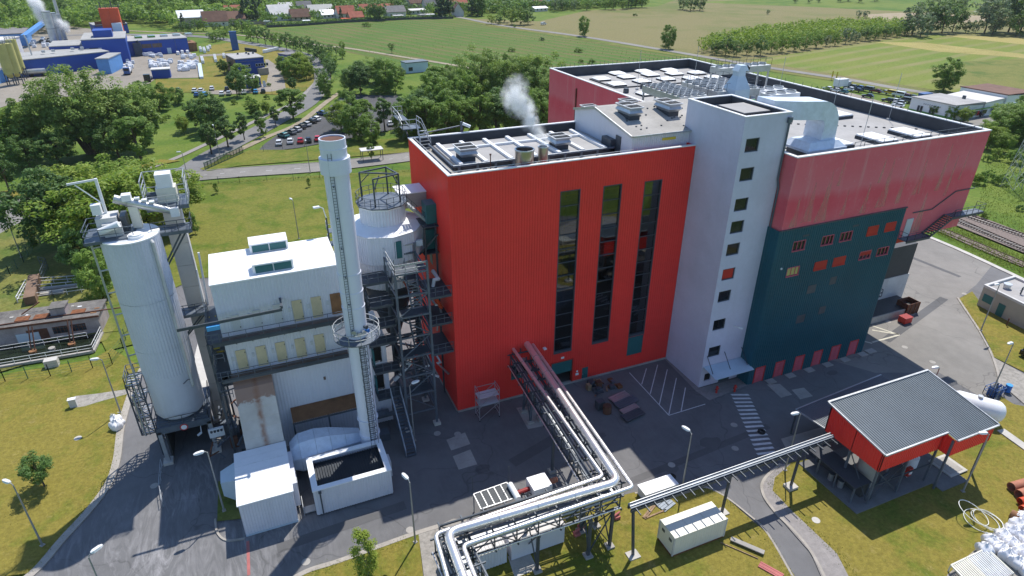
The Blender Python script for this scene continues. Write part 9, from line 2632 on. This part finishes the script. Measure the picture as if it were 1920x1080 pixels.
for i in range(2000):
 if nv>=48: break
 x,y=random.uniform(470,1180),random.uniform(-6,44)
 if y>47-(x-470)*.032-2-(x>880)*6-(x>1000)*6: continue
 c=P(x,y)
 if not free(c,11): continue
 h=random.uniform(8,15)
 if any(0<(q.to_2d().length-c.to_2d().length)<50 and abs(math.atan2(c.x,c.y)-math.atan2(q.x,q.y))<8/q.length for q in hpos): h=random.uniform(3,5.5)
 tree(random.choice(['f_mid','f_dark','f_mid2','f_con','f_dark','f_olive']),None,h,'garden tree among the village houses',GV2,1.0,c);nv+=1
for px,h,k,lb in (((835,33),21,'f_con','left of the tall dark spruces at the field road'),((843,32),20,'f_con','right of the tall dark spruces at the field road'),((824,34),18,'f_con','shorter dark spruce beside the tall ones'),((703,38),15,'f_dark','dark rounded tree at the hedge'),((712,39),13,'f_dark','dark low tree at the hedge next to the rounded one'),((460,44),16,'f_con','dark spruce left in the group by the brown house'),((470,42),18,'f_con','dark spruce right in the group by the brown house'),((482,44),15,'f_con','dark spruce nearest the greenhouse'),((885,30),18,'f_con','dark conifer right of the gable house'),((904,30),19,'f_tall','slim poplar right of the gable house'),((896,30),17,'f_dark','dark tree between the poplars'),((345,54),9,'f_con','blue green spruce in front of the white roofed house'),((640,40),9,'f_con','dark conifer left of the red roofed house'),((1178,16),15,'f_dark','dark tree at the village end, left'),((1192,14),16,'f_mid','tree at the village end, right'),((1204,14),14,'f_mid','last tree of the village end'),((1150,18),12,'f_mid','tree at the village end before the meadow'),((1168,18),9,'f_mid2','bright tree at the village end before the meadow'),((1100,20),10,'f_mid','tree at the meadow edge by red houses'),((1135,18),10,'f_mid','bright round tree at the meadow edge'),((1076,20),9,'f_grey','grey green tree at the meadow edge'),((1040,22),11,'f_grey','grey tree in front of the tall white house'),((1055,20),12,'f_dark','dark tree right of the tall white house')):
 tree(k,px,h,lb,None,1.0)
for x in np.linspace(330,470,11):
 tree(random.choice(['f_dark','f_street','f_mid']),(x+random.uniform(-4,4),60+random.uniform(-3,4)),random.uniform(5,8.5),ORD[int(round((x-330)/14))]+' dark tree from the left along the dirt track behind the factory','tree row along the dirt track',1.1)
for k in list(PR.values()): discard(k)
# vineyard plants: rows of small stakes and shoots
g=np.random.default_rng(3)
poly=[P(*q) for q in ((490,60),(640,46),(760,39),(866,39),(1090,76),(1280,110),(1340,120),(1000,150),(800,124),(640,94),(590,84))]
d=Vector((math.cos(ROW_ANG),math.sin(ROW_ANG),0));nr=Vector((-d.y,d.x,0))
V=[]
c0=P(750,80)
for r_ in np.arange(-170,170,4.4):
 for s in np.arange(-330,330,3.2):
  p=c0+nr*r_+d*(s+g.uniform(-.5,.5))
  if g.random()<.55 and inside(p.x,p.y,poly):
   h=g.uniform(.4,.95);w_=g.uniform(.06,.18);a=g.uniform(0,3)
   V+=[(p.x-w_*math.cos(a),p.y-w_*math.sin(a),.1),(p.x+w_*math.cos(a),p.y+w_*math.sin(a),.1),(p.x+.1,p.y,h)]
V=np.array(V,dtype=np.float32);N=len(V) // 3
me=bpy.data.meshes.new('vine_rows');me.vertices.add(3*N);me.vertices.foreach_set('co',V.ravel());me.loops.add(3*N);me.loops.foreach_set('vertex_index',np.arange(3*N,dtype=np.int32));me.polygons.add(N);me.polygons.foreach_set('loop_start',np.arange(0,3*N,3,dtype=np.int32));me.update();me.validate();me.materials.append(MATS['leaf_dark'])
o=link(bpy.data.objects.new('vine_rows',me));tag(o,'rows of young vines and stakes in the green field','vines',None,'stuff')
# ================================================================== steam
def plume(name,lb,pts,rs,m_,n):
 t=thing(name,lb,'steam',pts[0]);t['kind']='stuff'
 bm=bmesh.new();bmesh.ops.create_icosphere(bm,subdivisions=2,radius=1.0)
 me=bpy.data.meshes.new('puff');bm.to_mesh(me);bm.free();me.materials.append(MATS[m_])
 P_=[Vector(p) for p in pts]
 rr=random.Random(4)
 for i in range(n):
  q=i/(n-1)*(len(P_)-1);k=min(int(q),len(P_)-2);f=q-k
  c=P_[k].lerp(P_[k+1],f);r=rs[k]*(1-f)+rs[k+1]*f
  o=link(bpy.data.objects.new('puff',me));adopt(o,t)
  o.location=c-P_[0]+Vector((rr.uniform(-1,1),rr.uniform(-1,1),rr.uniform(-1,1)))*r*.35
  o.scale=(r*rr.uniform(.8,1.25),r*rr.uniform(.8,1.25),r*rr.uniform(.8,1.2))
 return t
x,y,z=30.75,63.6,32.0
p1,p2,p3,p4,p5=PYp(1008,250,64.0),PYp(998,225,64.5),PYp(985,205,65),PYp(972,188,65.5),PYp(960,170,66)
plume('steam','white wisp of steam drifting up from the narrow stack on the red roof',[(x,y,z+.2),(x,y,z+.9),p1,p2,p3,p4,p5],[.45,.6,.85,1.1,1.35,1.6,1.5],'steam_thick',24)
Y0=P(120,106).y
plume('factory_steam','white steam blowing off the grey factory chimneys to the upper left',[PYp(129,61,Y0),PYp(122,52,Y0),PYp(112,44,Y0),PYp(97,40,Y0),PYp(83,32,Y0),PYp(75,20,Y0),PYp(66,8,Y0),PYp(52,-6,Y0)],[.9,2.2,3.4,3.9,4.2,3.0,3.2,4.0],'steam_far',30)
# ================================================================== air
mb=MB();mb.box(-5020,5020,-1520,7020,-1,56)
o=mb.build('haze','black',at=(0,0,-1));o['kind']='stuff'
hm=bpy.data.materials.new('haze_air');hm.use_nodes=True
nt=hm.node_tree;nt.nodes.clear()
out=nt.nodes.new('ShaderNodeOutputMaterial');v=nt.nodes.new('ShaderNodeVolumePrincipled')
v.inputs['Color'].default_value=(.86,.92,1,1);v.inputs['Density'].default_value=.00005
nt.links.new(v.outputs[0],out.inputs['Volume'])
o.data.materials[0]=hm
